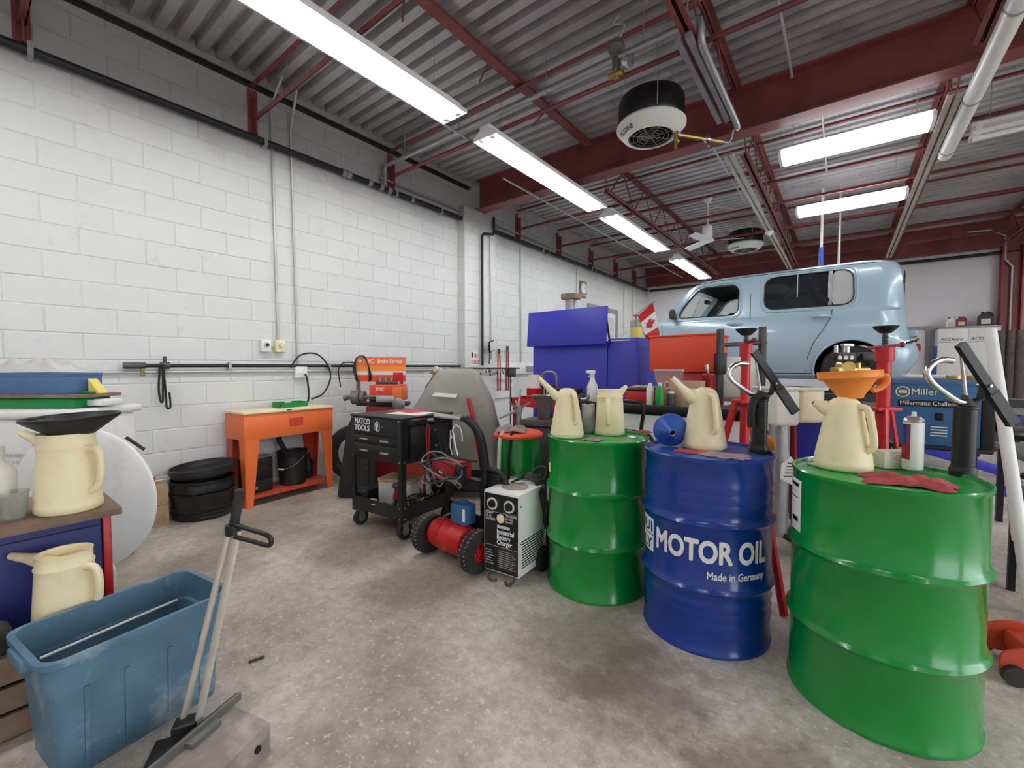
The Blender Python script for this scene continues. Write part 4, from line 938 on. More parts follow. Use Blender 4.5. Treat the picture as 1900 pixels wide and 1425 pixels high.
# blue storage tote
tt = thing('storage_tote', 'worn blue plastic storage tote without a lid on the floor', 'tote', (-2.035, .36, 0), 98)
def rrect(L, W, r, n=6):
    out = []
    for cx, cy, a0 in ((L/2-r, W/2-r, 0), (-L/2+r, W/2-r, 90), (-L/2+r, -W/2+r, 180), (L/2-r, -W/2+r, 270)):
        for i in range(n+1):
            a = math.radians(a0+90*i/n); out.append((cx+r*math.cos(a), cy+r*math.sin(a)))
    return out
def loft(mb, rings, closed_bottom=True, closed_top=False, m=None):
    n = len(rings[0][1]); vs = [(x, y, z) for z, ring in rings for x, y in ring]; fs = []
    for i in range(len(rings)-1):
        fs += [(i*n+j, i*n+(j+1) % n, (i+1)*n+(j+1) % n, (i+1)*n+j) for j in range(n)]
    if closed_bottom: fs.append(tuple(range(n-1, -1, -1)))
    if closed_top: fs.append(tuple(range((len(rings)-1)*n, len(rings)*n)))
    return mb.add(vs, fs, m)
R_ = lambda z, L, W, r: (z, rrect(L, W, r))
loft(MB(), [R_(0, .44, .29, .04), R_(.285, .475, .315, .045), R_(.29, .495, .335, .05), R_(.383, .505, .345, .05), R_(.384, .535, .375, .06), R_(.402, .535, .375, .06), R_(.402, .50, .34, .048), R_(.30, .49, .33, .045), R_(.295, .468, .308, .04), R_(.012, .43, .28, .035)], True, True).build('shell', 'tote_blue', tt, ang=40)
for s in (-1, 1):
    for x in (-.16, -.06, .06, .16):
        MB().add([(x-.006, s*.140, .012), (x+.006, s*.140, .012), (x+.006, s*.1595, .28), (x-.006, s*.1595, .28), (x-.006, s*.150, .012), (x+.006, s*.150, .012), (x+.006, s*.1625, .28), (x-.006, s*.1625, .28)],
                 [(0, 1, 2, 3), (4, 5, 6, 7), (0, 1, 5, 4), (1, 2, 6, 5), (2, 3, 7, 6), (3, 0, 4, 7)]).build('rib', 'tote_blue', tt, smooth=False)
    MB().rb((s*.268-.012, -.07, .36), (s*.268+.012, .07, .395), .006).build('handle', 'tote_blue', tt)
MB().sheet(lambda u, v: ((u-.5)*.4, (v-.5)*.25, .016+.004*math.sin(u*9)*math.sin(v*7)), 10, 8, .003).build('bottom_grime', 'wood', tt)
MB().cyl((-.2, .11, .30), (.2, .125, .305), .005, n=8).build('inner_ledge', 'plastic_white', tt)
# manual tyre tool with two bars and a black grip, on a steel base channel
tb = thing('tyre_tool', 'manual tyre tool with two aluminium bars and a black grip beside the tote', 'tool', atz(350, 1350, 0))
A0 = atz(343, 1345, .09); 
top = at(436, 985, 1.5)
MB().tube([A0+Vector((-.012, -.004, 0)), top+Vector((-.010, -.012, .01))], .0105, 12).build('bar', 'aluminium', tb, world=True)
B0 = atz(366, 1348, .09)
MB().tube([B0, top+Vector((.012, .004, 0))], .0125, 8, flat=.45).build('bar', 'aluminium', tb, world=True)
g0, g1 = at(432, 985, 1.5), at(446, 908, 1.5)
gp = [g0+(g1-g0)*(i/28) for i in range(29)]
MB().tube(gp, [.0165 if i % 2 else .0145 for i in range(28)]+[.010], 14).build('grip', 'rubber', tb, world=True, ang=70)
MB().cyl(g0+Vector((0, 0, -.012)), g0+Vector((0, 0, .022)), .024, n=14).build('collar', 'black_plastic', tb, world=True)
h0, h1, h2, h3 = at(437, 974, 1.49), at(494, 992, 1.46), at(498, 1012, 1.46), at(436, 996, 1.49)
MB().tube(catmull([h0, (h0+h1)/2, h1, at(503, 1002, 1.46), h2, (h2+h3)/2, h3], 5), .008, 10).build('side_handle', 'black_plastic', tb, world=True)
MB().rb((-.035, -.03, 0), (.035, .03, .10), .008, m=T(A0.x+.01, A0.y, 0.012) @ RZ(60)).build('hinge', 'black_paint', tb, world=True)
MB().box((-.10, -.07, 0), (.06, .07, .012), T(A0.x, A0.y, 0) @ RZ(60)).build('foot_plate', 'steel_dark', tb, world=True, smooth=False)
cA = Vector((-1.482, .604, 0)); wv = Vector((-.19, -.05, 0)); lv = Vector((.165, -.40, 0))
sb = thing('steel_channel', 'grey steel channel box on the floor in front of the tote', 'steel box', (cA+wv/2+lv/2))
q = MB(); z1 = .10
q.add([cA, cA+wv, cA+wv+lv, cA+lv]+[p+Vector((0, 0, z1)) for p in (cA, cA+wv, cA+wv+lv, cA+lv)], [(0, 1, 2, 3), (4, 5, 6, 7), (0, 1, 5, 4), (1, 2, 6, 5), (2, 3, 7, 6), (3, 0, 4, 7)])
q.build('channel', 'steel_dusty', sb, world=True, smooth=False)
u = wv.normalized(); l_ = lv.normalized()
hp = cA+l_*.05+Vector((0, 0, .05))-u*0
MB().cyl(hp-u*.004, hp+u*.002, .012, n=14).build('bolt_hole', 'dark', sb, world=True)
MB().cyl(hp+l_*.2-u*.006, hp+l_*.2+u*.002, .012, n=6).build('bolt', 'steel', sb, world=True)
ra, rb2 = cA+wv*.93-l_*.03, cA+wv*.93+lv
def bar(p0, p1, w_, z0, z1_, name, mt, par):
    d = (p1-p0).normalized(); nn = Vector((-d.y, d.x, 0))*w_/2
    MB().add([p0+nn+Vector((0, 0, z0)), p0-nn+Vector((0, 0, z0)), p1-nn+Vector((0, 0, z0)), p1+nn+Vector((0, 0, z0)), p0+nn+Vector((0, 0, z1_)), p0-nn+Vector((0, 0, z1_)), p1-nn+Vector((0, 0, z1_)), p1+nn+Vector((0, 0, z1_))],
             [(0, 1, 2, 3), (4, 5, 6, 7), (0, 1, 5, 4), (1, 2, 6, 5), (2, 3, 7, 6), (3, 0, 4, 7)]).build(name, mt, par, world=True, smooth=False)
bar(ra, rb2, .012, .10, .125, 'rail', 'steel', sb); bar(ra+u*.016, rb2+u*.016, .006, .10, .118, 'rail', 'black_paint', sb)
bar(ra-u*.02+l_*.1, ra-u*.02+l_*.2, .03, .10, .115, 'clamp_plate', 'steel', sb)
# a dark scrap on the floor
tag(center(MB().rb((-.03, -.006, .0005), (.03, .006, .008), .002, m=T(atz(476, 1225)) @ RZ(75)).build('metal_scrap', 'steel_dark')), 'thin dark scrap of metal lying on the bare floor', 'scrap')
# ================================================================ black tool cart
tc = thing('tool_cart', 'black rolling tool cart with drawers and a lower tray beside the parts washer', 'tool cart', (-2.835, 2.22, 0), 3)
W2, D2_ = .295, .27
for sx in (-1, 1):
    for sy in (-1, 1):
        q = MB(); x, y = sx*W2, sy*D2_
        q.box((min(x, x-sx*.04), y-.003, .13), (max(x, x-sx*.04), y+.003, .895)).box((x-.003, min(y, y-sy*.04), .13), (x+.003, max(y, y-sy*.04), .895))
        q.build('post', 'black_paint', tc, smooth=False)
        for z in (.88, .58, .24, .16):
            MB().cyl((x-sx*.02, y+sy*.003, z), (x-sx*.02, y+sy*.007, z), .006, n=8).cyl((x+sx*.003, y-sy*.02, z), (x+sx*.007, y-sy*.02, z), .006, n=8).build('bolt', 'chrome', tc)
MB().rb((-W2+.004, -D2_+.006, .56), (W2-.004, D2_-.006, .89), .004).build('cabinet', 'black_paint', tc)
MB().rb((-W2-.008, -D2_-.008, .89), (W2+.008, D2_+.008, .905), .004).build('lid', 'black_paint', tc)
for i, (z0, z1, k) in enumerate(((.755, .885, 0), (.69, .75, 2), (.575, .685, 2))):
    dr = MB().rb((-W2+.04, -D2_-.004, z0), (W2-.04, -D2_+.006, z1), .003).build('drawer' if k else 'top_panel', 'black_paint', tc)
    for s in ((-1, 1) if k else ()):
        MB().rb((s*.12-.045, -D2_-.022, (z0+z1)/2-.004), (s*.12+.045, -D2_-.004, (z0+z1)/2+.008), .003).build('handle', 'silver', dr)
fm = frame((-W2+.05, -D2_-.0052, .835), (1, 0, 0), (0, 0, 1))
text('lettering', 'MATCO', .062, fm, 'lettering_white', tc, bold=.025, sx=.86)
text('lettering', 'TOOLS', .062, frame((-W2+.05, -D2_-.0052, .783), (1, 0, 0), (0, 0, 1)), 'lettering_white', tc, bold=.025, sx=.93)
q = MB(); hx = [(.034*math.cos(math.radians(60*i+30)), .043*math.sin(math.radians(60*i+30))) for i in range(6)]; hi = [(.85*a, .85*b_) for a, b_ in hx]
vs = [(a, b_, 0) for a, b_ in hx]+[(a, b_, 0) for a, b_ in hi]
q.add(vs, [(i, (i+1) % 6, 6+(i+1) % 6, 6+i) for i in range(6)], frame((.03, -D2_-.0052, .825), (1, 0, 0), (0, 0, 1)))
q.add([(.018*math.cos(i*.785)*1.0, .018*math.sin(i*.785)+.002, 0) for i in range(8)], [tuple(range(8))], frame((.027, -D2_-.0052, .832), (1, 0, 0), (0, 0, 1)))
q.box((.018, -D2_-.0055, .797), (.036, -D2_-.0048, .82)).build('emblem', 'lettering_white', tc, smooth=False)
MB().cyl((.10, -D2_-.012, .83), (.10, -D2_-.004, .83), .007, n=10).build('lock', 'chrome', tc)
# lower tray
q = MB(); q.box((-W2, -D2_, .145), (W2, D2_, .152))
q.box((-W2, -D2_, .152), (W2, -D2_+.004, .25)).box((-W2, D2_-.004, .152), (W2, D2_, .25)).box((-W2, -D2_, .152), (-W2+.004, D2_, .25)).box((W2-.004, -D2_, .152), (W2, D2_, .25))
q.build('lower_tray', 'black_paint', tc, smooth=False)
# side holder tray
q = MB(); q.box((W2+.005, -.24, .86), (W2+.09, .22, .864)).box((W2+.086, -.24, .864), (W2+.09, .22, .895)).box((W2+.005, -.24, .864), (W2+.09, -.236, .895)).build('side_tray', 'black_paint', tc, smooth=False)
MB().rb((W2+.004, -.2, .60), (W2+.03, .2, .84), .006).build('side_panel', 'black_plastic', tc)
for z in (.66, .78):
    for y in (.05, .1): MB().rb((W2+.03, y-.012, z), (W2+.034, y+.012, z+.012), .002).build('clip', 'silver', tc)
for sx in (-1, 1):
    for sy in (-1, 1):
        x, y = sx*(W2-.035), sy*(D2_-.04)
        cs = MB().box((x-.03, y-.03, .125), (x+.03, y+.03, .132)).box((x-.026, y-.02, .05), (x-.021, y+.03, .128)).box((x+.021, y-.02, .05), (x+.026, y+.03, .128)).build('caster', 'steel', tc, smooth=False)
        MB().cyl((x-.018, y+.01, .06), (x+.018, y+.01, .06), .06, n=24).build('wheel', 'rubber', cs)
        MB().cyl((x-.021, y+.01, .06), (x+.021, y+.01, .06), .032, n=16).build('wheel_hub', 'steel', cs)
mt = tc.matrix_basis
# things on and in the cart
for i, (x, y, a, w_, h_, m_, lb) in enumerate(((.08, .02, 12, .16, .12, 'paper', 'white paper sheet lying on the tool cart lid'), (-.02, .12, -8, .13, .1, 'red_rag', 'pink paper sheet lying on the tool cart lid'))):
    tag(MB().rb((-w_, -h_, 0), (w_, h_, .0015), .0005, 1).build('paper_sheet', m_, loc=on(mt, x, y, .9055+i*.002), rz=a, smooth=False), lb, 'paper')
t = thing('pliers', 'red handled pliers lying on the side tray of the tool cart', 'pliers', on(mt, W2+.045, -.12, .8645), 40)
MB().tube(catmull([(-.07, .012, .015), (0, .018, .02), (.06, .006, .02)], 5), .008, 8).tube(catmull([(-.07, -.014, .015), (0, -.018, .02), (.06, -.004, .02)], 5), .008, 8).build('handles', 'red_paint', t)
MB().rb((.05, -.014, .008), (.10, .014, .03), .004).build('jaws', 'steel', t)
t = thing('screwdriver', 'long grip tool with red prongs hanging on the side of the tool cart', 'hand tool', on(mt, W2+.10, -.10, .33), 0)
MB().lathe([(0, 0), (.016, 0), (.019, .01), (.019, .17), (.012, .19), (.008, .2), (0, .2)], 14).build('grip', 'pipe_grey', t)
MB().tube([(0, 0, .2), (-.004, -.012, .36), (-.004, -.016, .50)], .005, 6).tube([(0, 0, .2), (-.004, .012, .36), (-.004, .016, .50)], .005, 6).build('prongs', 'red_paint', t)
MB().tube([(-.004, -.016, .50), (-.012, 0, .535), (-.004, .016, .50)], .004, 6).build('hook', 'steel', t)
TZ = .1525
t = thing('paper_cup', 'black lidded pot standing in the cart tray', 'pot', on(mt, -.235, -.21, TZ))
MB().lathe([(0, 0), (.035, 0), (.04, .12), (0, .12)], 20).build('pot', 'black_plastic', t)
MB().lathe([(0, .12), (.05, .12), (.052, .13), (.045, .145), (0, .147)], 20).build('lid', 'black_plastic', t)
t = thing('parts_box', 'scuffed grey carton in the cart tray', 'box', on(mt, -.05, .02, TZ), 20)
MB().rb((-.15, -.1, 0), (.15, .1, .19), .004).build('carton', 'label_grey', t)
MB().rb((-.155, -.105, .19), (.155, .105, .22), .004).build('lid', 'cardboard', t)
t = thing('leaflet_box', 'red and white printed carton at the back of the cart tray', 'box', on(mt, -.1, .2, TZ), 0)
MB().rb((-.16, -.04, 0), (.16, .04, .30), .004).build('carton', 'red_box', t)
MB().cyl((-.09, -.041, .24), (-.09, -.0405, .24), .03, n=16).build('round_mark', 'paper', t)
MB().box((-.158, -.0412, .0), (-.06, -.0406, .19)).build('white_field', 'paper', t, smooth=False)
for x, y in ((-.13, -.215), (-.03, -.235)):
    t = thing('cutting_disc', 'round white abrasive disc lying in the cart tray', 'disc', on(mt, x, y, TZ+.062), 0, 'abrasive discs in the cart')
    MB().lathe([(.008, 0), (.045, 0), (.045, .003), (.008, .003), (.008, 0)], 24).build('disc', 'paper', t)
    MB().lathe([(.008, .0031), (.02, .0031), (.02, .0036), (.008, .0036)], 20).build('label', 'blue_plastic', t)
tag(MB().rb((-.10, -.04, 0), (.12, .04, .060), .01).build('tool_roll', 'black_plastic', loc=on(mt, -.07, -.215, TZ), rz=3), 'black tool pouch under the white discs in the cart', 'tool pouch')
t = thing('air_hammer', 'red air tool standing in the cart tray', 'air tool', on(mt, .08, -.18, TZ), 30)
MB().cyl((0, 0, 0), (.03, 0, .10), .02, n=12).build('barrel', 'steel', t)
MB().cyl((.03, 0, .10), (.05, 0, .20), .026, n=12).build('body', 'red_dark', t)
MB().sph((.045, 0, .21), .04, 12, (1.2, 1, .6)).build('head', 'iron', t)
t = thing('wire_tangle', 'tangle of old wires and connectors in the cart tray', 'wires', on(mt, .16, .04, TZ), 0)
rw = random.Random(12)
for i in range(16):
    p = [(rw.uniform(-.1, .11), rw.uniform(-.17, .17), rw.uniform(.01, .12)) for _ in range(5)]
    MB().tube(catmull(p, 6), rw.choice((.004, .005, .006)), 6).build('wire', rw.choice(['cable_black', 'cable_grey', 'rubber', 'brass', 'cable_grey']), t)
for i in range(8):
    x, y, z = rw.uniform(-.1, .1), rw.uniform(-.15, .15), rw.uniform(.005, .05)
    MB().rb((x-.014, y-.01, z), (x+.016, y+.012, z+.02), .003).build('connector', rw.choice(['steel', 'brass', 'black_plastic', 'plastic_milky']), t)
# ================================================================ jump start cart with red tank
jc_ = thing('starter_cart', 'black hand truck with a red tank between two rubber wheels', 'hand truck', (-2.01, 1.96, 0), -3)
RW = .135
for s in (-1, 1):
    w_ = MB().lathe([(.06, -.04), (.105, -.042), (.128, -.03), (RW, -.012), (RW, .012), (.128, .03), (.105, .042), (.06, .04), (.06, -.04)], 36, T(s*.235, 0, RW) @ RY(90)).build('tyre', 'tyre', jc_)
    for k in range(30):
        a = 2*math.pi*k/30
        for e in (-1, 1):
            MB().rb((-.012, -.004, -.003), (.012, .004, .003), .001, 1, m=T(s*.235, 0, RW) @ RX(math.degrees(a)) @ T(e*.016, 0, RW-.004) @ RZ(e*35)).build('tread', 'tread_dusty', w_, smooth=False)
    MB().lathe([(.0, -.02), (.062, -.03), (.062, .03), (.05, .03), (.045, .012), (.02, .01), (.018, .035), (0, .035)], 24, T(s*.235, 0, RW) @ RY(90)).build('wheel_rim', 'red_paint', w_)
    for k in range(5):
        MB().rb((.012, -.006, -.02), (.03, .006, .048), .003, 1, m=T(s*.235, 0, RW) @ RX(72*k+20) @ T(0, 0, .0)).build('spoke', 'red_paint', w_, smooth=False)
MB().cyl((-.25, 0, RW), (.25, 0, RW), .012, n=10).build('axle', 'steel_dark', jc_)
MB().lathe([(0, -.17), (.06, -.168), (.09, -.15), (.1, -.12), (.1, -.04), (.103, -.035), (.1, -.03), (.1, .03), (.103, .035), (.1, .04), (.1, .12), (.09, .15), (.06, .168), (0, .17)], 36, T(0, .01, .165) @ RY(90)).build('tank', 'red_paint', jc_)
MB().rb((-.17, .06, .06), (.17, .32, .075), .004).build('base_plate', 'black_paint', jc_)
for s in (-1, 1):
    MB().rb((s*.175-.022, .11, .05), (s*.175+.022, .16, .66), .008).build('upright', 'black_plastic', jc_)
    MB().tube(catmull([(s*.18, .13, .62), (s*.19, .10, .75), (s*.185, .06, .87), (s*.15, .01, .945), (s*.11, -.02, .955)], 6), [.03]*12+[.027]*8+[.02]*5, 12, flat=.7).build('arm', 'black_plastic', jc_)
    for k in range(3): MB().rb((s*.175-.015+k*.012, .106, .3), (s*.175-.009+k*.012, .112, .62), .002).build('groove', 'dark', jc_)
MB().cyl((-.125, -.02, .957), (.125, -.02, .957), .017, n=16).build('handle', 'chrome', jc_)
MB().rb((-.155, .12, .10), (.155, .15, .30), .006).build('back_plate', 'black_plastic', jc_)
MB().rb((-.155, .10, .46), (.155, .16, .54), .006).build('cross_bar', 'black_plastic', jc_)
MB().tube(catmull([(.2, .14, .62), (.28, .15, .61), (.34, .15, .56), (.32, .15, .46), (.24, .15, .42), (.2, .14, .42)], 6), .02, 10).build('cable_wing', 'black_plastic', jc_)
MB().rb((.2, .13, .43), (.31, .17, .60), .012).build('cable_wing', 'black_plastic', jc_)
mj = jc_.matrix_basis
cu = thing('charger_unit', 'red battery charger with its cables wound round it on the hand truck', 'charger', on(mj, -.02, .0, .545), -3)
MB().rb((-.11, -.06, 0), (.11, .10, .125), .012).build('case', 'red_dark', cu)
MB().rb((-.09, -.066, .06), (.09, -.058, .115), .004).build('face', 'red_paint', cu)
MB().rb((-.02, -.07, .05), (.015, -.06, .075), .002).build('switch', 'plastic_white', cu)
for s in (-1, 1): MB().rb((s*.135-.014, -.05, -.02), (s*.135+.014, .02, .11), .008).build('cable_hook', 'black_plastic', cu)
rw = random.Random(5)
for i in range(7):
    z = .0+.022*i+rw.uniform(-.01, .01); e = rw.uniform(.14, .185)
    MB().tube(catmull([(e*math.cos(a), -.045-.055*math.sin(a)+rw.uniform(-.01, .01) - .02, z+.03*math.sin(a*2+i)) for a in [2*math.pi*k/10 for k in range(10)]], 4, True), .0058, 6, closed=True).build('cable', 'cable_black' if i % 3 else 'cable_grey', cu)
MB().tube(catmull([(-.12, -.08, .12), (-.05, -.1, .05), (.03, -.11, -.02), (.1, -.1, .05), (.14, -.07, .0)], 6), .006, 6).build('cable', 'cable_grey', cu)
MB().tube(catmull([(-.16, -.02, .10), (-.08, -.08, .17), (.02, -.09, .15), (.12, -.06, .165), (.2, -.0, .15), (.23, .03, .145)], 8), .009, 8).build('chain', 'rubber', cu)
# jumper clamp hanging from the handle
t = thing('jumper_clamp', 'chrome jumper clamp hanging inside the hand truck arms', 'clamp', on(mj, -.02, .03, .70), 0)
MB().tube([(-.015, 0, .16), (-.02, 0, .05), (.0, 0, .0)], .007, 8).tube([(.005, 0, .16), (.03, 0, .05), (.05, 0, .0)], .007, 8).cyl((0, -.012, .12), (0, .012, .12), .012, n=10).build('jaw', 'chrome', t)
MB().tube(catmull([(0, 0, .16), (.03, 0, .20), (.08, 0, .17), (.09, 0, .10)], 5), .004, 6).build('wire', 'plastic_white', t)
t = thing('blue_case', 'small blue plastic case resting on the red tank', 'case', on(mj, .075, .035, .268), -3)
MB().rb((-.07, -.05, 0), (.07, .05, .13), .01).build('case', 'blue_miller', t)
MB().rb((-.03, -.02, .13), (.03, .02, .15), .006).build('grip', 'blue_miller', t)
MB().box((.045, -.0505, .03), (.069, -.0498, .11)).build('label', 'paper', t, smooth=False)
t = thing('cable_clamp', 'old copper jumper clamp lying against the red tank', 'clamp', on(mj, -.05, .12, .265), 20)
MB().tube(catmull([(-.06, -.02, .12), (-.02, -.01, .1), (.04, 0, .08), (.08, 0, .06)], 4), .012, 8).build('jaw', 'wood', t)
MB().tube(catmull([(-.05, -.03, .02), (-.02, -.02, .05), (.04, 0, .06), (.08, 0, .06)], 4), .012, 8).build('jaw', 'wood', t)
MB().tube(catmull([(-.05, -.03, .02), (-.09, -.06, -.0), (-.06, -.09, -.015), (.02, -.1, .01), (.1, -.06, .02)], 6), .007, 8).build('cable', 'cable_grey', t)
# ================================================================ industrial battery charger
bcg = thing('battery_charger', 'white industrial battery charger with a black control panel', 'battery charger', (-1.59, 2.095, 0), 4)
wx, wy = .125, .15
MB().rb((-wx, -wy, .055), (wx, wy, .54), .004).build('case', 'plastic_white', bcg)
MB().box((-wx+.008, -wy-.003, .062), (wx-.006, -wy, .525)).build('control_panel', 'black_paint', bcg, smooth=False)
fp = lambda x, z: frame((x, -wy-.0042, z), (1, 0, 0), (0, 0, 1))
for x in (-.06, .06):
    MB().lathe([(.026, 0), (.037, 0), (.037, .004), (.026, .004), (.026, 0)], 28, fp(x, .465)).build('dial_ring', 'plastic_milky', bcg)
    MB().lathe([(0, 0), (.024, 0), (.022, .016), (0, .018)], 20, fp(x, .465)).build('dial', 'black_plastic', bcg)
    MB().box((-.003, -.02, .018), (.003, .02, .024), fp(x, .465) @ RZ(30)).build('pointer', 'black_plastic', bcg)
MB().lathe([(0, 0), (.027, 0), (.026, .004), (0, .005)], 24, fp(0, .385)).build('ammeter', 'plastic_cream', bcg)
for s, x, z, sz in (('12 AMP', -.112, .402, .02), ('6 & 12', -.112, .384, .018), ('VOLTS DC', -.112, .366, .018), ('250 CRANK', .036, .402, .017), ('30 CHG', .036, .384, .017), ('RATE 5', .036, .366, .017)):
    text('lettering', s, sz, fp(x, z), 'label_grey', bcg, bold=.008, sx=.9)
for i, s in enumerate(('Industrial', 'Battery', 'Charger')): text('lettering', s, .041, fp(-.028, .292-.032*i), 'lettering_white', bcg, bold=.02, sx=.80)
MB().rb((-.045, -.009, 0), (.045, .009, .001), .0004, 1, m=fp(.02, .335)).build('maker_badge', 'label_grey', bcg)
MB().box((-.11, -wy-.0042, .417), (.11, -wy-.0036, .419)).box((-.112, -wy-.0042, .212), (.112, -wy-.0036, .214)).build('rule_line', 'label_grey', bcg, smooth=False)
MB().box((-.022, -wy-.0040, .085), (.113, -wy-.0034, .205)).build('instruction_plate', 'steel_dark', bcg, smooth=False)
for i in range(9): MB().box((-.016, -wy-.0046, .094+i*.012), (.106-.012*(i % 3), -wy-.0042, .096+i*.012)).build('print_line', 'label_grey', bcg, smooth=False)
for i in range(6): MB().box((-.11, -wy-.0046, .10+i*.016), (-.05-.01*(i % 3), -wy-.0042, .104+i*.016)).build('print_line', 'label_grey', bcg, smooth=False)
for i in range(11):
    z = .10+i*.0155
    MB().add([(wx+.0008, -wy+.03, z), (wx+.0008, wy-.02, z+.0), (wx+.0008, wy-.02, z+.007), (wx+.0008, -wy+.03, z+.007), (wx-.002, -wy+.03, z), (wx-.002, wy-.02, z), (wx-.002, wy-.02, z+.007), (wx-.002, -wy+.03, z+.007)],
             [(0, 1, 2, 3), (7, 6, 5, 4), (0, 1, 5, 4), (2, 3, 7, 6)]).build('louvre', 'dark', bcg, smooth=False)
for z in (.25, .47): MB().cyl((wx, -wy+.02, z), (wx+.003, -wy+.02, z), .005, n=8).build('screw', 'dark', bcg)
MB().lathe([(0, 0), (.085, 0), (.085, .0012), (0, .0012)], 28, T(0, 0, .5405)).build('top_stain', 'rag_grey', bcg)
for s in (-1, 1):
    MB().lathe([(0, -.02), (.05, -.02), (.075, -.016), (.08, 0), (.075, .016), (.05, .02), (0, .02)], 26, T(s*(wx+.012), wy-.03, .08) @ RY(90)).build('wheel', 'rubber', bcg)
    MB().tube(catmull([(s*.09, -wy+.02, .055), (s*.09, -wy-.01, .03), (s*.06, -wy-.02, .008), (s*.03, -wy, .008)], 5), .008, 8).build('foot', 'iron', bcg)
MB().cyl((-wx-.02, wy-.03, .08), (wx+.02, wy-.03, .08), .008, n=8).build('axle', 'steel_dark', bcg)
for i in range(5):
    o_ = .012*i
    MB().tube(catmull([(-.06+o_, .05, .547+o_*.4), (.0, .11+o_*.4, .57+o_*.5), (.08, .10+o_, .56+o_*.5), (.135+o_*.4, .08+o_*.5, .48), (.145+o_*.6, .10, .38+.01*i), (.14, .12, .30)], 6), .0065, 8).build('cable', 'cable_black', bcg)
MB().tube(catmull([(.02, .12, .56), (.06, .16, .63), (.12, .17, .64), (.13, .14, .58), (.08, .12, .56)], 6), .007, 8).build('cable', 'cable_black', bcg)
# ================================================================ grease keg, dark drums behind the charger
KZ = at(962, 800, 3.1)
kg = thing('grease_keg', 'green and white grease keg with a red lid and pump', 'keg', (KZ.x, KZ.y, 0))
MB().lathe([(0, .0), (.155, .0), (.16, .01), (.16, .54), (0, .54)], 32).build('lower_shell', 'plastic_white', kg)
MB().lathe([(.161, .525), (.166, .53), (.161, .54), (.161, .79), (.166, .795), (0, .795)], 32).build('upper_shell', 'green_drum', kg)
MB().lathe([(.17, .78), (.178, .785), (.178, .80), (.16, .815), (0, .82)], 32).build('lid', 'red_box', kg)
MB().cyl((.0, 0, .82), (0, 0, .95), .02, n=12).cyl((0, 0, .95), (0, 0, 1.0), .028, n=12).build('pump_head', 'steel', kg)
MB().cyl((.02, 0, .98), (-.16, -.02, .90), .01, n=8).cyl((0, 0, 1.0), (.02, .0, 1.12), .008, n=8).build('pump_lever', 'aluminium', kg)
for a in (20, 140, 260): MB().cyl((0, 0, .97), (.09*math.cos(math.radians(a)), .09*math.sin(math.radians(a)), 1.03), .006, n=6).build('claw', 'steel', kg)
MB().tube(catmull([(.05, -.14, .83), (.05, -.165, .75), (.04, -.172, .6), (.05, -.175, .3)], 5), .012, 8).build('strap', 'rubber', kg)
MB().tube(catmull([(-.03, -.14, .83), (-.035, -.17, .75), (-.04, -.175, .5)], 5), .014, 8).build('hose', 'plastic_milky', kg)
rag('shop_rag', 'rag_grey', 'crumpled pink brown rag heaped on the red keg lid', (KZ.x-.02, KZ.y-.06, .818), .085, 31, h=.05, sx=1.2, sy=.8, rz=30)
q = at(1005, 860, 3.05)
dk = thing('black_keg', 'black plastic keg between the green keg and the green drum', 'keg', (-1.56, 2.60, 0))
MB().lathe([(0, 0), (.10, 0), (.11, .02), (.11, .55), (.10, .6), (.06, .62), (0, .62)], 30).build('shell', 'black_plastic', dk)
MB().lathe([(0, .62), (.04, .62), (.04, .65), (0, .65)], 16).build('cap', 'black_plastic', dk)
MB().box((-.05, -.112, .35), (.03, -.105, .5)).build('label', 'paper', dk, smooth=False)
# ================================================================ light blue car on the lift
CB = .95; CA = 4.0
CAR = T(.66+.85*math.sin(math.radians(CA)), 6.6+.85*math.cos(math.radians(CA)), CB) @ RZ(180-CA)
car = thing('car', 'light blue boxy car raised on the lift', 'car', (0, 0, 0)); car.matrix_basis = CAR
SL = [(.17, .16, 3.62, .74, .22), (.22, .10, 3.70, .80, .24), (.36, .01, 3.79, .838, .26), (.5, -.02, 3.80, .848, .28), (.62, .02, 3.79, .85, .28), (.66, .07, 3.78, .85, .28), (.78, .09, 3.76, .85, .28), (.88, .10, 3.70, .845, .30), (.95, .105, 3.60, .838, .32), (.99, .11, 3.42, .83, .30), (1.02, .115, 3.06, .825, .22), (1.06, .12, 2.98, .822, .2), (1.3, .14, 2.80, .80, .2), (1.48, .16, 2.64, .772, .2), (1.55, .18, 2.55, .75, .22), (1.6, .23, 2.44, .71, .24), (1.635, .34, 2.28, .62, .26), (1.65, .55, 2.05, .46, .26)]
def ring(x0, x1, w_, r, n=7):
    out = []
    for cx, cy, a0 in ((x1-r, w_-r, 0), (x0+r, w_-r, 90), (x0+r, -w_+r, 180), (x1-r, -w_+r, 270)):
        for i in range(n+1):
            a = math.radians(a0+90*i/n); out.append((cx+r*math.cos(a), cy+r*math.sin(a)))
    return out
def wz(z):
    for a, b_ in zip(SL, SL[1:]):
        if a[0] <= z <= b_[0]: return a[3]+(b_[3]-a[3])*(z-a[0])/(b_[0]-a[0])
    return .8
def tmp(mb, mname):
    me = mb.mesh('tmp', smooth=False); me.materials.append(M[mname])
    o = bpy.data.objects.new('tmp', me); COL.objects.link(o); return o
def rpoly(pts, r=.06, n=4):
    """polygon with rounded corners"""
    out = []; k = len(pts)
    for i in range(k):
        p = Vector(pts[i]); a = Vector(pts[i-1])-p; b_ = Vector(pts[(i+1) % k])-p
        rr = min(r, a.length*.45, b_.length*.45); a = a.normalized()*rr; b_ = b_.normalized()*rr
        for j in range(n+1):
            t_ = j/n; out.append(tuple((p+a)*(1-t_)**2+p*2*t_*(1-t_)+(p+b_)*t_**2))
    return out
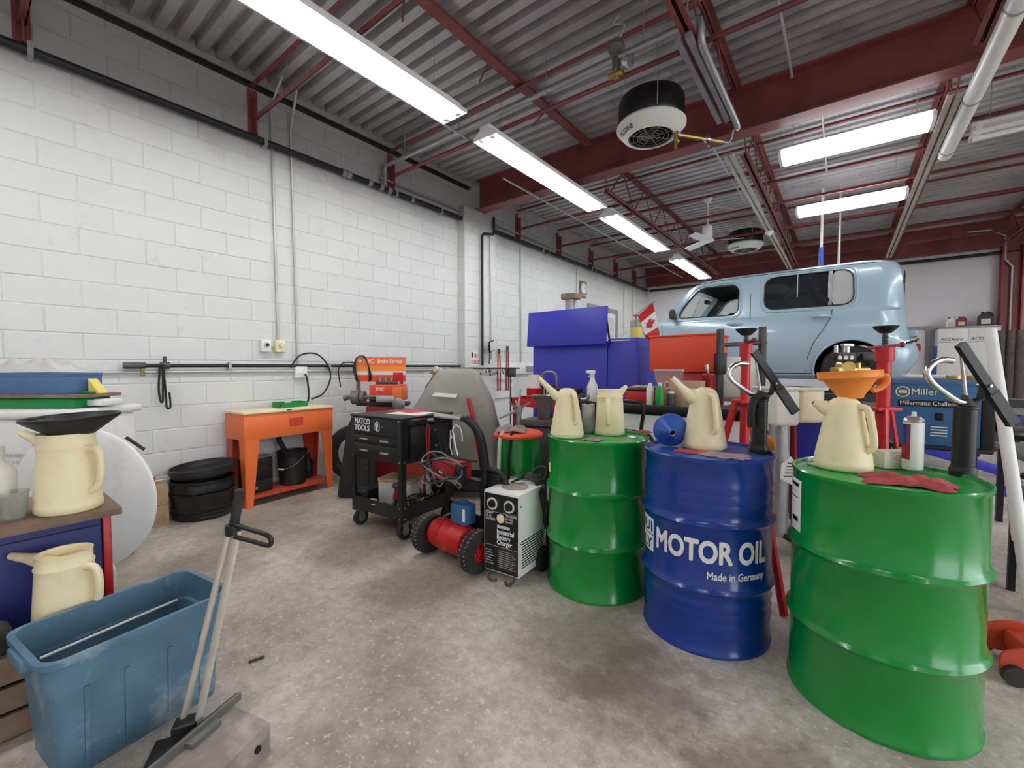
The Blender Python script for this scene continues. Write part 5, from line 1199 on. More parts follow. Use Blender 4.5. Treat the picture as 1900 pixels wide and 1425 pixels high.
body = tmp(loft(MB(), [(z, ring(a, b_, w_, r)) for z, a, b_, w_, r in SL], True, True), 'car_paint')
inner = tmp(loft(MB(), [(z, ring(a+.09, b_-.10, w_-.07, max(.1, r-.05))) for z, a, b_, w_, r in [s for s in SL if 1.02 <= s[0] <= 1.61]], True, True), 'car_inside')
inner2 = tmp(MB().box((.35, -.72, .45), (2.95, .72, 1.1)), 'car_inside')
FWIN = rpoly([(2.72, 1.07), (2.60, 1.27), (2.40, 1.50), (1.93, 1.50), (1.86, 1.42), (1.86, 1.12), (1.92, 1.06)], .12)
RWIN = rpoly([(1.54, 1.10), (1.54, 1.53), (.60, 1.53), (.58, 1.09)], .13)
YZ = Matrix(((1, 0, 0, 0), (0, 0, 1, 0), (0, 1, 0, 0), (0, 0, 0, 1)))      # polygon (x,z), extrude along y
XZ = Matrix(((0, 0, 1, 0), (1, 0, 0, 0), (0, 1, 0, 0), (0, 0, 0, 1)))      # polygon (y,z), extrude along x
cuts = [inner, inner2, tmp(MB().prism(FWIN, -1.2, 1.2, YZ), 'car_paint'), tmp(MB().prism(RWIN, -1.2, 1.2, YZ), 'car_paint'),
        tmp(MB().prism(rpoly([(-.66, 1.10), (.66, 1.10), (.58, 1.50), (-.58, 1.50)], .08), 2.3, 3.5, XZ), 'car_paint'),
        tmp(MB().prism(rpoly([(-.5, 1.10), (.5, 1.10), (.48, 1.48), (-.48, 1.48)], .08), -.3, .6, XZ), 'car_paint')]
for wx_ in (.60, 3.08):
    for s in (-1, 1): cuts.append(tmp(MB().cyl((wx_, s*.58, .29), (wx_, s*1.2, .29), .365, n=40), 'dark'))
for c_ in cuts:
    m_ = body.modifiers.new('b', 'BOOLEAN'); m_.operation = 'DIFFERENCE'; m_.solver = 'EXACT'; m_.object = c_; m_.material_mode = 'TRANSFER'
bpy.context.view_layer.update()
dg = bpy.context.evaluated_depsgraph_get()
me = bpy.data.meshes.new_from_object(body.evaluated_get(dg)); me.name = 'body'
for o in cuts+[body]: bpy.data.objects.remove(o)
me.polygons.foreach_set('use_smooth', [True]*len(me.polygons)); me.set_sharp_from_angle(angle=math.radians(32))
bo = bpy.data.objects.new('body', me); COL.objects.link(bo); bo.parent = car
def pane(poly, name, m_, off=-.012, s=1, par=None, th=.004):
    vs = [(x, s*(wz(z)+off), z) for x, z in poly]+[(x, s*(wz(z)+off-th), z) for x, z in poly]; n = len(poly)
    return MB().add(vs, [tuple(range(n)), tuple(range(2*n-1, n-1, -1))]+[(i, (i+1) % n, n+(i+1) % n, n+i) for i in range(n)]).build(name, m_, par or car, ang=20)
def grow(P, d):
    cx = sum(p[0] for p in P)/len(P); cz = sum(p[1] for p in P)/len(P)
    return [(x+(d if x > cx else -d)*min(1, abs(x-cx)*4), z+(d if z > cz else -d)*min(1, abs(z-cz)*8)) for x, z in P]
def strip(pts, r, name, m_, s=1, off=.002, closed=False, par=None):
    return MB().tube([(x, s*(wz(z)+off), z) for x, z in pts], r, 6, closed=closed).build(name, m_, par or car)
for s in (1, -1):
    pane(FWIN, 'side_window', 'car_glass', s=s); strip(FWIN, .007, 'window_seal', 'black_plastic', s, closed=True)
    pane(rpoly([(1.55, 1.09), (1.55, 1.54), (.83, 1.54), (.82, 1.08)], .13), 'side_window', 'car_glass_dark', -.006, s)
    pane(rpoly([(.80, 1.08), (.80, 1.54), (.59, 1.53), (.57, 1.10)], .09), 'quarter_window', 'glass_reflection', -.005, s)
    strip(RWIN, .008, 'window_seal', 'black_plastic', s, closed=True)
    MB().rb((.80, s*(.80)-.004, 1.10), (.84, s*(.80)+.004, 1.52), .002).build('pillar_trim', 'silver', car)
    MB().rb((1.16, s*.792-.004, 1.10), (1.172, s*.792+.004, 1.53), .002).build('window_bar', 'silver', car)
    strip([(1.71, 1.58), (1.71, 1.3), (1.705, 1.0), (1.70, .6), (1.69, .24)], .004, 'door_gap', 'dark', s, .001)
    strip([(.79, 1.06), (.80, .96), (.86, .82), (.97, .64), (1.03, .45), (1.06, .24)], .004, 'door_gap', 'dark', s, .001)
    strip([(2.95, .98), (2.93, .8), (2.9, .5), (2.86, .24)], .004, 'door_gap', 'dark', s, .001)
    strip(grow(FWIN, .035), .022, 'window_surround', 'car_paint', s, -.008, True); strip(grow(RWIN, .035), .022, 'window_surround', 'car_paint', s, -.008, True)
    strip([(.95, .245), (2.7, .245)], .006, 'sill_gap', 'dark', s, -.002)
    strip([(2.5, 1.545), (2.2, 1.58), (1.7, 1.595), (1.0, 1.59), (.4, 1.575)], .005, 'roof_gap', 'dark', s, .0)
    for x, z in ((1.90, .925), (.90, .955)):
        hd = MB().sph((x-.01, s*(wz(z)-.002), z-.004), .06, 16, (1.0, .12, .75)).build('handle_cup', 'car_paint', car)
        MB().tube(catmull([(x-.10, s*(wz(z)+.004), z+.002), (x-.06, s*(wz(z)+.04), z+.004), (x+.05, s*(wz(z)+.04), z+.008), (x+.085, s*(wz(z)+.004), z+.008)], 4), .016, 8).build('door_handle', 'car_paint', hd)
    MB().sph((2.76, s*.90, 1.13), .085, 16, (.55, .9, 1.0)).build('mirror', 'car_inside', car)
    MB().cyl((2.74, s*.82, 1.07), (2.76, s*.9, 1.1), .02, n=8).build('mirror_arm', 'black_plastic', car)
    MB().tube([(.60+.372*math.cos(math.radians(a)), s*(wz(max(.2, .29+.372*math.sin(math.radians(a))))+.006), .29+.372*math.sin(math.radians(a))) for a in range(-12, 193, 8)], .014, 8).build('arch_lip', 'car_paint', car)
    MB().tube([(3.08+.372*math.cos(math.radians(a)), s*(wz(max(.2, .29+.372*math.sin(math.radians(a))))+.006), .29+.372*math.sin(math.radians(a))) for a in range(-12, 193, 8)], .014, 8).build('arch_lip', 'car_paint', car)
    for x in (.60, 3.08):
        wh = MB().lathe([(.19, -.09), (.27, -.095), (.295, -.07), (.30, -.03), (.30, .03), (.295, .07), (.27, .095), (.19, .09), (.19, -.09)], 40, T(x, s*.745, .295) @ RX(90)).build('tyre', 'tyre', car)
        MB().lathe([(0, -.02), (.06, -.03), (.09, .03), (.15, .03), (.19, .085), (.2, .085), (.2, -.085), (0, -.085)], 28, T(x, s*.745, .295) @ RX(-90*s)).build('rim', 'steel_dark', wh)
        MB().lathe([(0, .05), (.04, .045), (.045, .02), (0, .02)], 16, T(x, s*.76, .295) @ RX(-90*s)).build('hub_cap', 'steel', wh)
    # tail lamp in the rear bumper, seat
    MB().rb((-.03, s*.45-.14, .50), (.04, s*.45+.14, .60), .02).build('tail_lamp', 'red_dark', car)
    MB().rb((1.25, s*.38-.24, .5), (1.45, s*.38+.24, 1.32), .06, m=T(1.35, 0, .5) @ RY(-8) @ T(-1.35, 0, -.5)).build('seat', 'car_inside', car)
    MB().rb((1.9, s*.38-.24, .5), (2.08, s*.38+.24, 1.12), .06).build('seat', 'car_inside', car)
MB().tube(catmull([(.1, .86, .60), (.02, .78, .63), (.0, .60, .65), (.0, 0, .66), (.0, -.6, .65)], 6), .012, 8).build('bumper_gap', 'dark', car)
MB().prism(rpoly([(-.69, 1.08), (.69, 1.08), (.60, 1.52), (-.60, 1.52)], .08), 0, .005, frame((2.93, 0, 0), (0, 1, 0), (-.36, 0, 1)) @ T(0, 0, 0)).build('windscreen', 'car_glass', car)
MB().rb((.125, -.5, 1.10), (.14, .5, 1.48), .004).build('rear_window', 'car_glass_dark', car)
MB().rb((-.01, -.28, .70), (.08, .28, .78), .01).build('plate_panel', 'car_paint', car)
MB().tube([(.3, .2, 1.63), (.18, .2, 1.74)], .006, 6).build('aerial', 'black_plastic', car)
MB().rb((2.5, -.08, 1.36), (2.56, .08, 1.42), .01).build('rear_mirror', 'black_plastic', car)
# ---------------------------------------------------------------- four post lift
lf = thing('car_lift', 'steel four post lift carrying the light blue car', 'lift', (-.9, 7.45, 0))
for y, nm in ((6.50, 'runway'), (7.93, 'runway')):
    MB().box((-3.5, y, .80), (1.55, y+.52, .935)).build(nm, 'steel', lf, world=True, smooth=False)
    MB().box((-3.5, y+.0, .87), (1.55, y-.012, .95)).build('runway_lip', 'steel_dark', lf, world=True, smooth=False)
for y in (6.76, 8.19):
    for a, b_ in ((-3.2, -.95), (-.95, -3.2)):
        MB().rb((-1.28, -.04, -.05), (1.28, .04, .05), .006, m=T(-2.07, y+(.05 if a < b_ else -.05), .44) @ RY(14 if a < b_ else -14)).build('scissor_arm', 'blue_cab', lf, world=True)
        MB().rb((-1.1, -.04, -.05), (1.1, .04, .05), .006, m=T(.4, y+(.05 if a < b_ else -.05), .44) @ RY(16 if a < b_ else -16)).build('scissor_arm', 'blue_cab', lf, world=True)
vp = thing('steel_post', 'square steel post with a flat cap standing behind the blue parts cabinet', 'post', (-3.5, 6.1, 0))
MB().rb((-.07, -.07, 0), (.07, .07, 2.36), .008).build('post', 'galv', vp)
MB().rb((-.13, -.10, 2.36), (.13, .10, 2.45), .008).build('cap', 'wood', vp)
MB().box((-3.4, 6.28, 0), (1.62, 6.36, .10)).build('floor_beam', 'blue_cab', lf, world=True, smooth=False)
MB().rb((-.55, 6.2, .1), (-.15, 6.5, .62), .02).build('power_unit', 'blue_cab', lf, world=True)
# ================================================================ blue parts cabinet, red tool chest
bp = thing('parts_cabinet', 'large blue steel parts cabinet with a raised lid behind the drums', 'cabinet', (-2.29, 4.5, 0))
MB().rb((-2.92, 4.2, .08), (-1.97, 4.82, 1.55), .008).build('body', 'blue_cab', bp, world=True)
MB().rb((-1.966, 4.2, .08), (-1.63, 4.82, 1.575), .008).build('side_unit', 'blue_cab', bp, world=True)
MB().rb((-2.9, 4.25, 0), (-1.65, 4.78, .08), .005).build('plinth', 'black_paint', bp, world=True)
MB().rb((0, 0, 0), (1.0, .03, .40), .006, m=T(-2.955, 4.12, 1.515) @ RX(-5)).build('lid', 'blue_cab', bp, world=True)
for x in (-2.9, -1.99): MB().cyl((x, 4.30, 1.55), (x, 4.19, 1.85), .012, n=8).build('lid_strut', 'black_paint', bp, world=True)
MB().box((-1.93, 4.19, 1.545), (-1.72, 4.2, 1.555)).build('drawer_edge', 'white_paint', bp, world=True, smooth=False)
rc = thing('tool_chest', 'orange red steel tool chest in front of the lifted car', 'tool chest', (-1.125, 4.1, 0))
MB().rb((-1.41, 3.9, 1.235), (-.84, 4.32, 1.55), .006).build('top_chest', 'red_box', rc, world=True)
MB().rb((-1.42, 3.89, 1.545), (-.83, 4.33, 1.562), .004).build('lid', 'red_box', rc, world=True)
MB().rb((-1.36, 3.94, .12), (-.86, 4.31, 1.235), .006).build('cabinet', 'red_paint', rc, world=True)
for i in range(4): MB().rb((-1.34, 3.93, .2+i*.25), (-.88, 3.941, .43+i*.25), .003).build('drawer', 'red_paint', rc, world=True)
for x in (-1.3, -.92):
    for y in (3.99, 4.26): MB().cyl((x-.02, y, .06), (x+.02, y, .06), .06, n=16).build('caster', 'rubber', rc, world=True)
# small flag on the chest
fl = thing('flag', 'small red and white maple leaf flag stuck on the cabinet', 'flag', at(1202, 632, 3.95))
c00, c01, c10, c11 = at(1184, 586, 3.95), at(1211, 562, 3.93), at(1200, 634, 3.95), at(1225, 621, 3.93)
nrm = (c10-c00).cross(c01-c00).normalized()
def fpt(u, v, off=0): return c00+(c10-c00)*u+(c01-c00)*v+(c11-c10-c01+c00)*u*v+nrm*(.012*math.sin(u*5)+off)
for (a, b_, m_) in ((0, .27, 'red_paint'), (.27, .75, 'paper'), (.75, 1, 'red_paint')):
    MB().sheet(lambda u, v: fpt(a+(b_-a)*u, v), 8, 4).build('stripe', m_, fl, world=True)
LEAF = [(0, .5), (.09, .33), (.2, .38), (.15, .12), (.27, .25), (.31, .17), (.44, .2), (.4, .06), (.47, .02), (.24, -.18), (.27, -.26), (.03, -.22), (.03, -.45)]
LEAF = LEAF+[(-x, y) for x, y in reversed(LEAF[1:])]
vs = []
for x, y in LEAF: vs.append(fpt(.51+x*.36*.9, .5+y*.85, .004)) 
q = MB(); q.add(vs, [tuple(range(len(vs)))]); q.build('leaf', 'red_paint', fl, world=True, smooth=False)
vs2 = [fpt(.51+x*.36*.9, .5+y*.85, -.004) for x, y in LEAF]; MB().add(vs2, [tuple(range(len(vs2)))]).build('leaf', 'red_paint', fl, world=True, smooth=False)
MB().cyl(at(1181, 583, 3.95), at(1215, 559, 3.92), .004, n=6).build('staff', 'wood', fl, world=True)
MB().cyl(at(1199, 636, 3.95)+Vector((0, 0, -.03)), c10, .004, n=6).cyl(c10, c00, .003, n=6).build('staff', 'wood', fl, world=True)
# yellow fluid bottle and tins on the blue cabinet
yb = thing('fluid_bottle', 'clear plastic pump bottle half full of yellow fluid on the blue cabinet', 'bottle', (-1.76, 4.45, 1.576))
MB().lathe([(0, 0), (.06, 0), (.062, .01), (.062, .12), (.060, .12), (0, .12)], 24).build('fluid', 'yellow', yb)
MB().lathe([(.0625, .12), (.0635, .19), (.05, .2), (.05, .2), (.062, .19), (.061, .12)], 24).build('bottle', 'plastic_clear', yb)
MB().cyl((0, 0, .12), (0, 0, .25), .01, n=8).rb((-.03, -.012, .24), (.03, .012, .26), .004).build('pump', 'clock_brown', yb)
# ================================================================ work cart with black rail in front of the chest
wc = thing('work_cart', 'work cart with a black top rail and white front panel behind the drums', 'cart', (-1.1, 3.35, 0))
MB().rb((-1.80, 3.06, .93), (-.50, 3.62, .985), .01).build('top', 'black_paint', wc, world=True)
MB().rb((-1.80, 3.04, .955), (-.50, 3.06, 1.005), .005).build('rail', 'black_plastic', wc, world=True)
MB().rb((-1.36, 3.07, .35), (-.52, 3.10, .93), .006).build('front_panel', 'white_paint', wc, world=True)
MB().rb((-1.34, 3.10, .12), (-.54, 3.6, .93), .006).build('body', 'plastic_white', wc, world=True)
for x in (-1.77, -1.42):
    for y in (3.1, 3.56): MB().box((x, y, 0), (x+.035, y+.035, .93)).build('leg', 'black_paint', wc, world=True, smooth=False)
for x in (-1.25, -.6):
    for y in (3.16, 3.54): MB().cyl((x-.02, y, .06), (x+.02, y, .06), .06, n=16).build('caster', 'rubber', wc, world=True)
MB().tube([(-.98+.03*math.cos(a*.7), 3.064, .80+.035*math.sin(a*.7)) for a in range(9)], .003, 6).build('wire_ring', 'cable_black', wc, world=True)
CZ = .9855
def onc(x, y, dy=0.0): p = atz(x, y, CZ); return Vector((p.x, p.y, CZ)) if 3.08 < p.y < 3.6 else Vector((aty(x, y, 3.3+dy).x, 3.3+dy, CZ))
t = thing('red_toolbox', 'small red plastic toolbox on the work cart', 'toolbox', (aty(1189, 740, 3.25).x, 3.25, CZ), 5)
MB().rb((-.11, -.07, 0), (.11, .07, .115), .02, 3).build('body', 'red_paint', t)
MB().rb((-.115, -.075, .115), (.115, .075, .135), .006).build('lid', 'iron', t)
rag('shop_rag', 'cardboard', 'folded brown cloth on the red toolbox', (aty(1189, 740, 3.25).x+.02, 3.25, CZ+.135), .06, 44, h=.015, sx=1.4)
bx_ = lambda x, y: Vector((aty(x, 740, y).x, y, CZ))
bottle('white_bottle', 'white plastic bottle beside the red toolbox', bx_(1206, 3.16), [(0, 0), (.024, 0), (.026, .01), (.026, .13), (.016, .15), (0, .15)], 'plastic_white', (.015, .15, .175), capm='plastic_white')
bottle('green_bottle', 'pale bottle with a green label on the work cart', bx_(1224, 3.14), [(0, 0), (.028, 0), (.03, .01), (.03, .12), (.016, .155), (0, .155)], 'green_lid', (.013, .155, .18), capm='plastic_white')
bottle('dark_jar', 'small dark jar with a white skull label on the work cart', bx_(1245, 3.18), [(0, 0), (.026, 0), (.027, .005), (.027, .09), (.022, .1), (0, .1)], 'iron', (.022, .1, .115))
t = thing('cardboard_box', 'small cardboard box with a white label on the work cart', 'box', (aty(1276, 740, 3.3).x, 3.3, CZ), 3)
MB().rb((-.105, -.08, 0), (.105, .08, .19), .003).build('body', 'cardboard', t)
MB().box((-.0, -.0815, .07), (.085, -.0805, .14)).build('label', 'paper', t, smooth=False)
for z in (.085, .1, .115): MB().box((.01, -.0822, z), (.06, -.0815, z+.004)).build('print', 'lettering_black', t, smooth=False)
t = thing('lamp_lens', 'clear plastic bracket holder on the work cart', 'holder', (aty(1240, 740, 3.42).x, 3.42, CZ), 0)
MB().prism([(-.11, .27), (.11, .27), (.1, .2), (.03, .06), (.03, 0), (-.03, 0), (-.03, .06), (-.10, .2)], -.02, .02, RX(90)).build('plate', 'plastic_clear', t, smooth=False)
MB().tube([(.025*math.cos(a*.42), -.022, .15+.025*math.sin(a*.42)) for a in range(15)], .005, 6, closed=True).build('ring', 'plastic_milky', t)
MB().box((-.11, -.022, .262), (.11, .022, .274)).build('edge', 'label_grey', t, smooth=False)
t = thing('red_canister', 'red grease gun canister with a chrome nozzle on the work cart', 'canister', (aty(1313, 740, 3.42).x, 3.42, CZ))
MB().lathe([(0, 0), (.032, 0), (.034, .01), (.034, .02), (.04, .22), (.042, .225), (.042, .235), (.03, .245), (0, .248)], 22).build('body', 'red_dark', t)
MB().cyl((0, 0, .248), (-.005, 0, .275), .008, n=8).cyl((-.005, 0, .275), (-.012, 0, .31), .014, n=10).build('nozzle', 'silver', t)
t = thing('spray_bottle', 'white trigger spray bottle in front of the blue cabinet', 'spray bottle', (aty(1099, 745, 3.25).x, 3.25, CZ), 20)
MB().lathe([(0, 0), (.042, 0), (.045, .01), (.045, .12), (.043, .14), (.022, .18), (.016, .21), (0, .21)], 22).build('body', 'plastic_white', t)
MB().cyl((0, 0, .205), (0, 0, .235), .018, n=14).build('collar', 'label_grey', t)
MB().rb((-.045, -.013, .235), (.022, .013, .265), .006).cyl((-.045, 0, .252), (-.055, 0, .252), .008, n=8).build('trigger_head', 'plastic_white', t)
MB().tube(catmull([(-.015, 0, .24), (-.022, 0, .222), (-.035, 0, .205)], 4), .005, 6).build('trigger', 'plastic_white', t)
# clutter around the jugs
for i, (x, y, m_, lb) in enumerate(((1075, 3.2, 'iron', 'dark metal fitting on the work cart beside the spray bottle'), (1085, 3.14, 'steel', 'small steel elbow on the work cart beside the spray bottle'))):
    t = thing('pipe_fitting', lb, 'fitting', (aty(x, 745, y).x, y, CZ), 30*i)
    MB().tube(catmull([(-.03, 0, .02), (0, 0, .025), (.02, 0, .04), (.022, 0, .065)], 5), .017, 10).build('elbow', m_, t)
    MB().cyl((-.035, 0, .02), (-.022, 0, .02), .021, n=8).build('nut', m_, t)
hb = thing('hand_truck', 'black bent tube hand truck frame behind the first green drum', 'hand truck', (-1.15, 2.85, 0))
MB().tube(catmull([(-1.30, 2.86, 0.02), (-1.30, 2.86, .6), (-1.29, 2.85, .95), (-1.24, 2.84, 1.03), (-1.10, 2.83, 1.04), (-1.06, 2.83, 1.0), (-1.08, 2.84, .85), (-1.10, 2.85, .6), (-1.10, 2.86, .02)], 7), .013, 8).build('frame', 'black_paint', hb, world=True)
MB().tube(catmull([(-1.30, 2.86, .83), (-1.12, 2.84, .84), (-1.02, 2.80, .83), (-.96, 2.76, .77), (-.95, 2.75, .70)], 6), .013, 8).build('side_tube', 'black_paint', hb, world=True)
MB().rb((-1.33, 2.75, 0), (-1.07, 2.90, .015), .004).build('toe_plate', 'steel_dark', hb, world=True)
for x in (-1.35, -1.05): MB().cyl((x-.02, 2.93, .1), (x+.02, 2.93, .1), .1, n=20).build('wheel', 'rubber', hb, world=True)
# step stool standing before the blue cabinet
st_ = thing('step_stool', 'folded step stool with grey tube frame and black treads by the blue cabinet', 'step stool', (at(1019, 700, 4.6).x, at(1019, 700, 4.6).y, 0), 10)
MB().tube(catmull([(-.085, 0, 0), (-.085, 0, .6), (-.085, 0, 1.12), (-.06, 0, 1.21), (0, 0, 1.225), (.06, 0, 1.21), (.085, 0, 1.12), (.085, 0, .6), (.085, 0, 0)], 6), .012, 8).build('frame', 'pipe_grey', st_)
for z in (.35, .68, 1.0):
    MB().rb((-.08, -.03, z-.09), (.08, -.005, z+.09), .006).build('tread', 'black_plastic', st_)
    for k in range(4): MB().rb((-.05+k*.03, -.034, z-.05), (-.04+k*.03, -.029, z+.05), .002).build('grip_rib', 'label_grey', st_)
# ================================================================ clutter trolley left of the jugs
tg = thing('red_trolley', 'red steel trolley heaped with tools behind the grease keg', 'trolley', (-2.22, 3.50, 0))
MB().box((-2.55, 3.30, .90), (-1.88, 3.75, .93)).box((-2.55, 3.30, .93), (-1.88, 3.31, .98)).box((-2.55, 3.74, .93), (-1.88, 3.75, .98)).box((-2.55, 3.30, .93), (-2.54, 3.75, .98)).box((-1.89, 3.30, .93), (-1.88, 3.75, .98)).build('top_tray', 'red_paint', tg, world=True, smooth=False)
MB().box((-2.55, 3.30, .25), (-1.88, 3.75, .28)).build('low_tray', 'red_paint', tg, world=True, smooth=False)
for x in (-2.54, -1.91):
    for y in (3.31, 3.72): MB().box((x, y, .1), (x+.025, y+.025, .93)).build('leg', 'red_dark', tg, world=True, smooth=False)
    for y in (3.33, 3.73): MB().cyl((x, y, .05), (x+.03, y, .05), .05, n=14).build('caster', 'rubber', tg, world=True)
TZ2 = .9305
t = thing('battery_tester', 'grey and black tool case lying on the red trolley', 'case', (-2.06, 3.53, TZ2), 15)
MB().rb((-.15, -.1, 0), (.15, .1, .10), .012).build('case', 'iron', t)
MB().rb((-.13, -.09, .10), (.13, .09, .15), .012).build('lid', 'black_plastic', t)
MB().tube([(-.05, -.1, .1), (-.05, -.13, .1), (.05, -.13, .1), (.05, -.1, .1)], .007, 6).build('handle', 'black_plastic', t)
t = thing('red_pail', 'small red paint tin with a white band on the red trolley', 'tin', (-2.42, 3.50, TZ2))
MB().lathe([(0, 0), (.075, 0), (.075, .13), (.078, .135), (.07, .14), (0, .14)], 22).build('tin', 'red_paint', t)
MB().lathe([(0, .14), (.06, .14), (.06, .27), (0, .27)], 18).build('roll', 'white_paint', t)
t = thing('steel_pitcher', 'polished steel funnel pitcher beside the cream jug', 'pitcher', (at(1010, 770, 3.5).x, at(1010, 770, 3.5).y, .86), 0)
MB().lathe([(0, 0), (.05, 0), (.055, .01), (.06, .10), (.11, .19), (.105, .19), (.055, .105), (.05, .012), (0, .012)], 24).build('bowl', 'steel', t)
t2 = thing('drum_stand', 'dark green steel box carrying the steel pitcher', 'steel box', (at(1004, 800, 3.5).x, at(1004, 800, 3.5).y, 0), 10)
MB().rb((-.13, -.12, 0), (.13, .12, .858), .01).build('box', 'iron', t2)
MB().rb((-.135, -.125, .80), (.135, .125, .82), .004).build('band', 'black_paint', t2)
rw = random.Random(8)
for i in range(6):
    x, y = -2.42+rw.uniform(-.02, .2), 3.40+rw.uniform(0, .25)
    t = thing('hand_wrench', 'steel ring spanner lying in the loose heap on the red trolley', 'wrench', (x, y, TZ2+.002+.012*i), rw.uniform(0, 180), 'loose tools on the red trolley')
    MB().rb((-.1, -.008, 0), (.1, .008, .01), .003).build('shank', 'chrome', t)
    for s in (-1, 1): MB().lathe([(.008, 0), (.018, 0), (.018, .012), (.008, .012), (.008, 0)], 12, T(s*.11, 0, 0)).build('ring_end', 'chrome', t)
# ================================================================ vinyl covered machine
gc = thing('covered_machine', 'machine under a grey vinyl dust cover behind the tool cart', 'covered machine', (at(845, 740, 4.35).x, at(845, 740, 4.35).y, 0), 37.6)
def dense(P, k=4): return [(P[i][0]+(P[(i+1) % len(P)][0]-P[i][0])*j/k, P[i][1]+(P[(i+1) % len(P)][1]-P[i][1])*j/k) for i in range(len(P)) for j in range(k)]
def wr(ring_, z, amp): return [(x*(1+amp*math.sin(11*math.atan2(y, x)+z*9)), y*(1+1.6*amp*math.sin(13*math.atan2(y, x)+z*13))) for x, y in ring_]
rings = [(z, wr([(x+o_, y) for x, y in dense(rrect(L, W, r, 6))], z, amp)) for z, L, W, r, amp, o_ in ((.30, .90, .58, .08, .03, 0), (.42, .90, .57, .09, .045, 0), (.55, .88, .56, .09, .03, 0), (.68, .86, .54, .09, .045, 0), (.80, .82, .52, .09, .025, 0), (.90, .76, .50, .08, .035, 0), (1.0, .66, .46, .07, .02, .01), (1.10, .54, .40, .06, .02, .02), (1.2, .42, .32, .05, .01, .03), (1.25, .37, .27, .05, .005, .03), (1.262, .24, .18, .05, 0, .03))]
loft(MB(), rings, True, True).build('cover', 'vinyl_grey', gc, ang=60)
MB().rb((-.33, -.22, .06), (.33, .22, .32), .01).build('machine_base', 'black_paint', gc)
MB().prism([(-.13, 0), (.10, -.015), (.115, .02), (-.10, .035)], 0, .003, frame((-.06, -.262, 1.0), (1, 0, 0), (0, .28, 1))).build('patch', 'paper', gc, smooth=False)
for s in (-1, 1):
    for y in (-.15, .15): MB().cyl((s*.28-.02, y, .04), (s*.28+.02, y, .04), .04, n=14).build('caster', 'rubber', gc)
MB().tube(catmull([(.30, -.28, .2), (.24, -.29, .6), (.19, -.30, .85), (.16, -.28, .98)], 5), .02, 8).build('red_brace', 'red_paint', gc)
# ================================================================ brake lathe by the wall
bl_ = thing('brake_lathe', 'orange brake lathe on a dark red pedestal by the block wall', 'lathe', (at(715, 760, 4.65).x, at(715, 760, 4.65).y, 0), 37.6)
MB().rb((-.2, -.16, 0), (.2, .16, .05), .01).build('foot', 'red_dark', bl_)
MB().rb((-.17, -.13, .05), (.17, .13, .86), .01).build('pedestal', 'red_dark', bl_)
MB().rb((-.12, -.16, .98), (.21, .12, 1.09), .012).build('head', 'red_box', bl_)
MB().rb((.12, -.165, .92), (.22, .1, 1.07), .012).build('gear_box', 'orange_paint', bl_)
MB().rb((-.04, -.19, .91), (.15, -.12, .97), .008).build('cross_slide', 'silver', bl_)
MB().cyl((-.05, -.16, .94), (-.11, -.16, .94), .03, n=14).build('spindle', 'black_plastic', bl_)
MB().cyl((-.12, -.14, .96), (-.36, -.14, .96), .022, n=14).cyl((-.17, -.14, .96), (-.21, -.14, .96), .065, n=22).cyl((-.22, -.14, .96), (-.30, -.14, .96), .075, n=22).cyl((-.39, -.14, .95), (-.36, -.14, .955), .03, n=14).build('arbor', 'engine_grey', bl_)
MB().lathe([(0, 0), (.03, .0), (.065, .005), (.068, .02), (.05, .03), (0, .03)], 24, T(.2, -.2, .89) @ RX(90)).build('hand_wheel', 'steel', bl_)
MB().rb((-.3, -.05, .86), (.25, .12, .90), .01).build('bed', 'iron', bl_)
MB().rb((-.1, -.02, 1.09), (.12, .1, 1.12), .008).build('tool_tray', 'iron', bl_)
for x in (-.06, 0, .06): MB().cyl((x, .03, 1.12), (x, .03, 1.16), .02, n=12).build('adapter', 'steel', bl_)
text('lettering', 'FMC', .045, frame((-.05, -.161, 1.03), (1, 0, 0), (0, 0, 1)), 'lettering_white', bl_, bold=.02)
sx_, sz_ = .275, .27
SB = T(-.09, .14, 1.115)
for z0, z1, m_ in ((0, .075, 'red_box'), (.075, .115, 'paper'), (.115, .17, 'orange_plastic'), (.17, .27, 'orange_paint')):
    MB().box((-sx_, 0, z0), (sx_, .02, z1), SB).build('sign_board', m_, bl_, smooth=False)
MB().rb((-.28, .02, -.26), (-.24, .05, .25), .004, m=SB).rb((.2, .02, -.26), (.24, .05, .25), .004, m=SB).build('sign_post', 'wood', bl_)
text('lettering', 'Brake Service', .062, SB @ frame((-.03, -.001, .205), (1, 0, 0), (0, 0, 1)), 'lettering_white', bl_, bold=.022, sx=.80)
text('lettering', 'FMC', .06, SB @ frame((-.19, -.001, .205), (1, 0, 0), (0, 0, 1)), 'lettering_white', bl_, bold=.022)
q = MB().box((-.008, -.002, -.022), (.008, 0, .022), SB @ T(-.225, 0, .228)).box((-.022, -.002, -.008), (.022, 0, .008), SB @ T(-.225, 0, .228)); q.build('emblem', 'lettering_white', bl_, smooth=False)
MB().box((.14, -.003, .01), (.25, -.001, .10), SB).build('sticker', 'red_paint', bl_, smooth=False)
for k in range(3): MB().tube(catmull([(-.26+.01*k, -.02, .0), (-.29+.012*k, -.03, .14), (-.25, -.03, .26), (-.19+.01*k, -.03, .28), (-.13, -.03, .20), (-.12+.012*k, -.02, .05), (-.13, -.01, .0)], 6), .006, 6, m=SB).build('belt', 'cable_black', bl_)
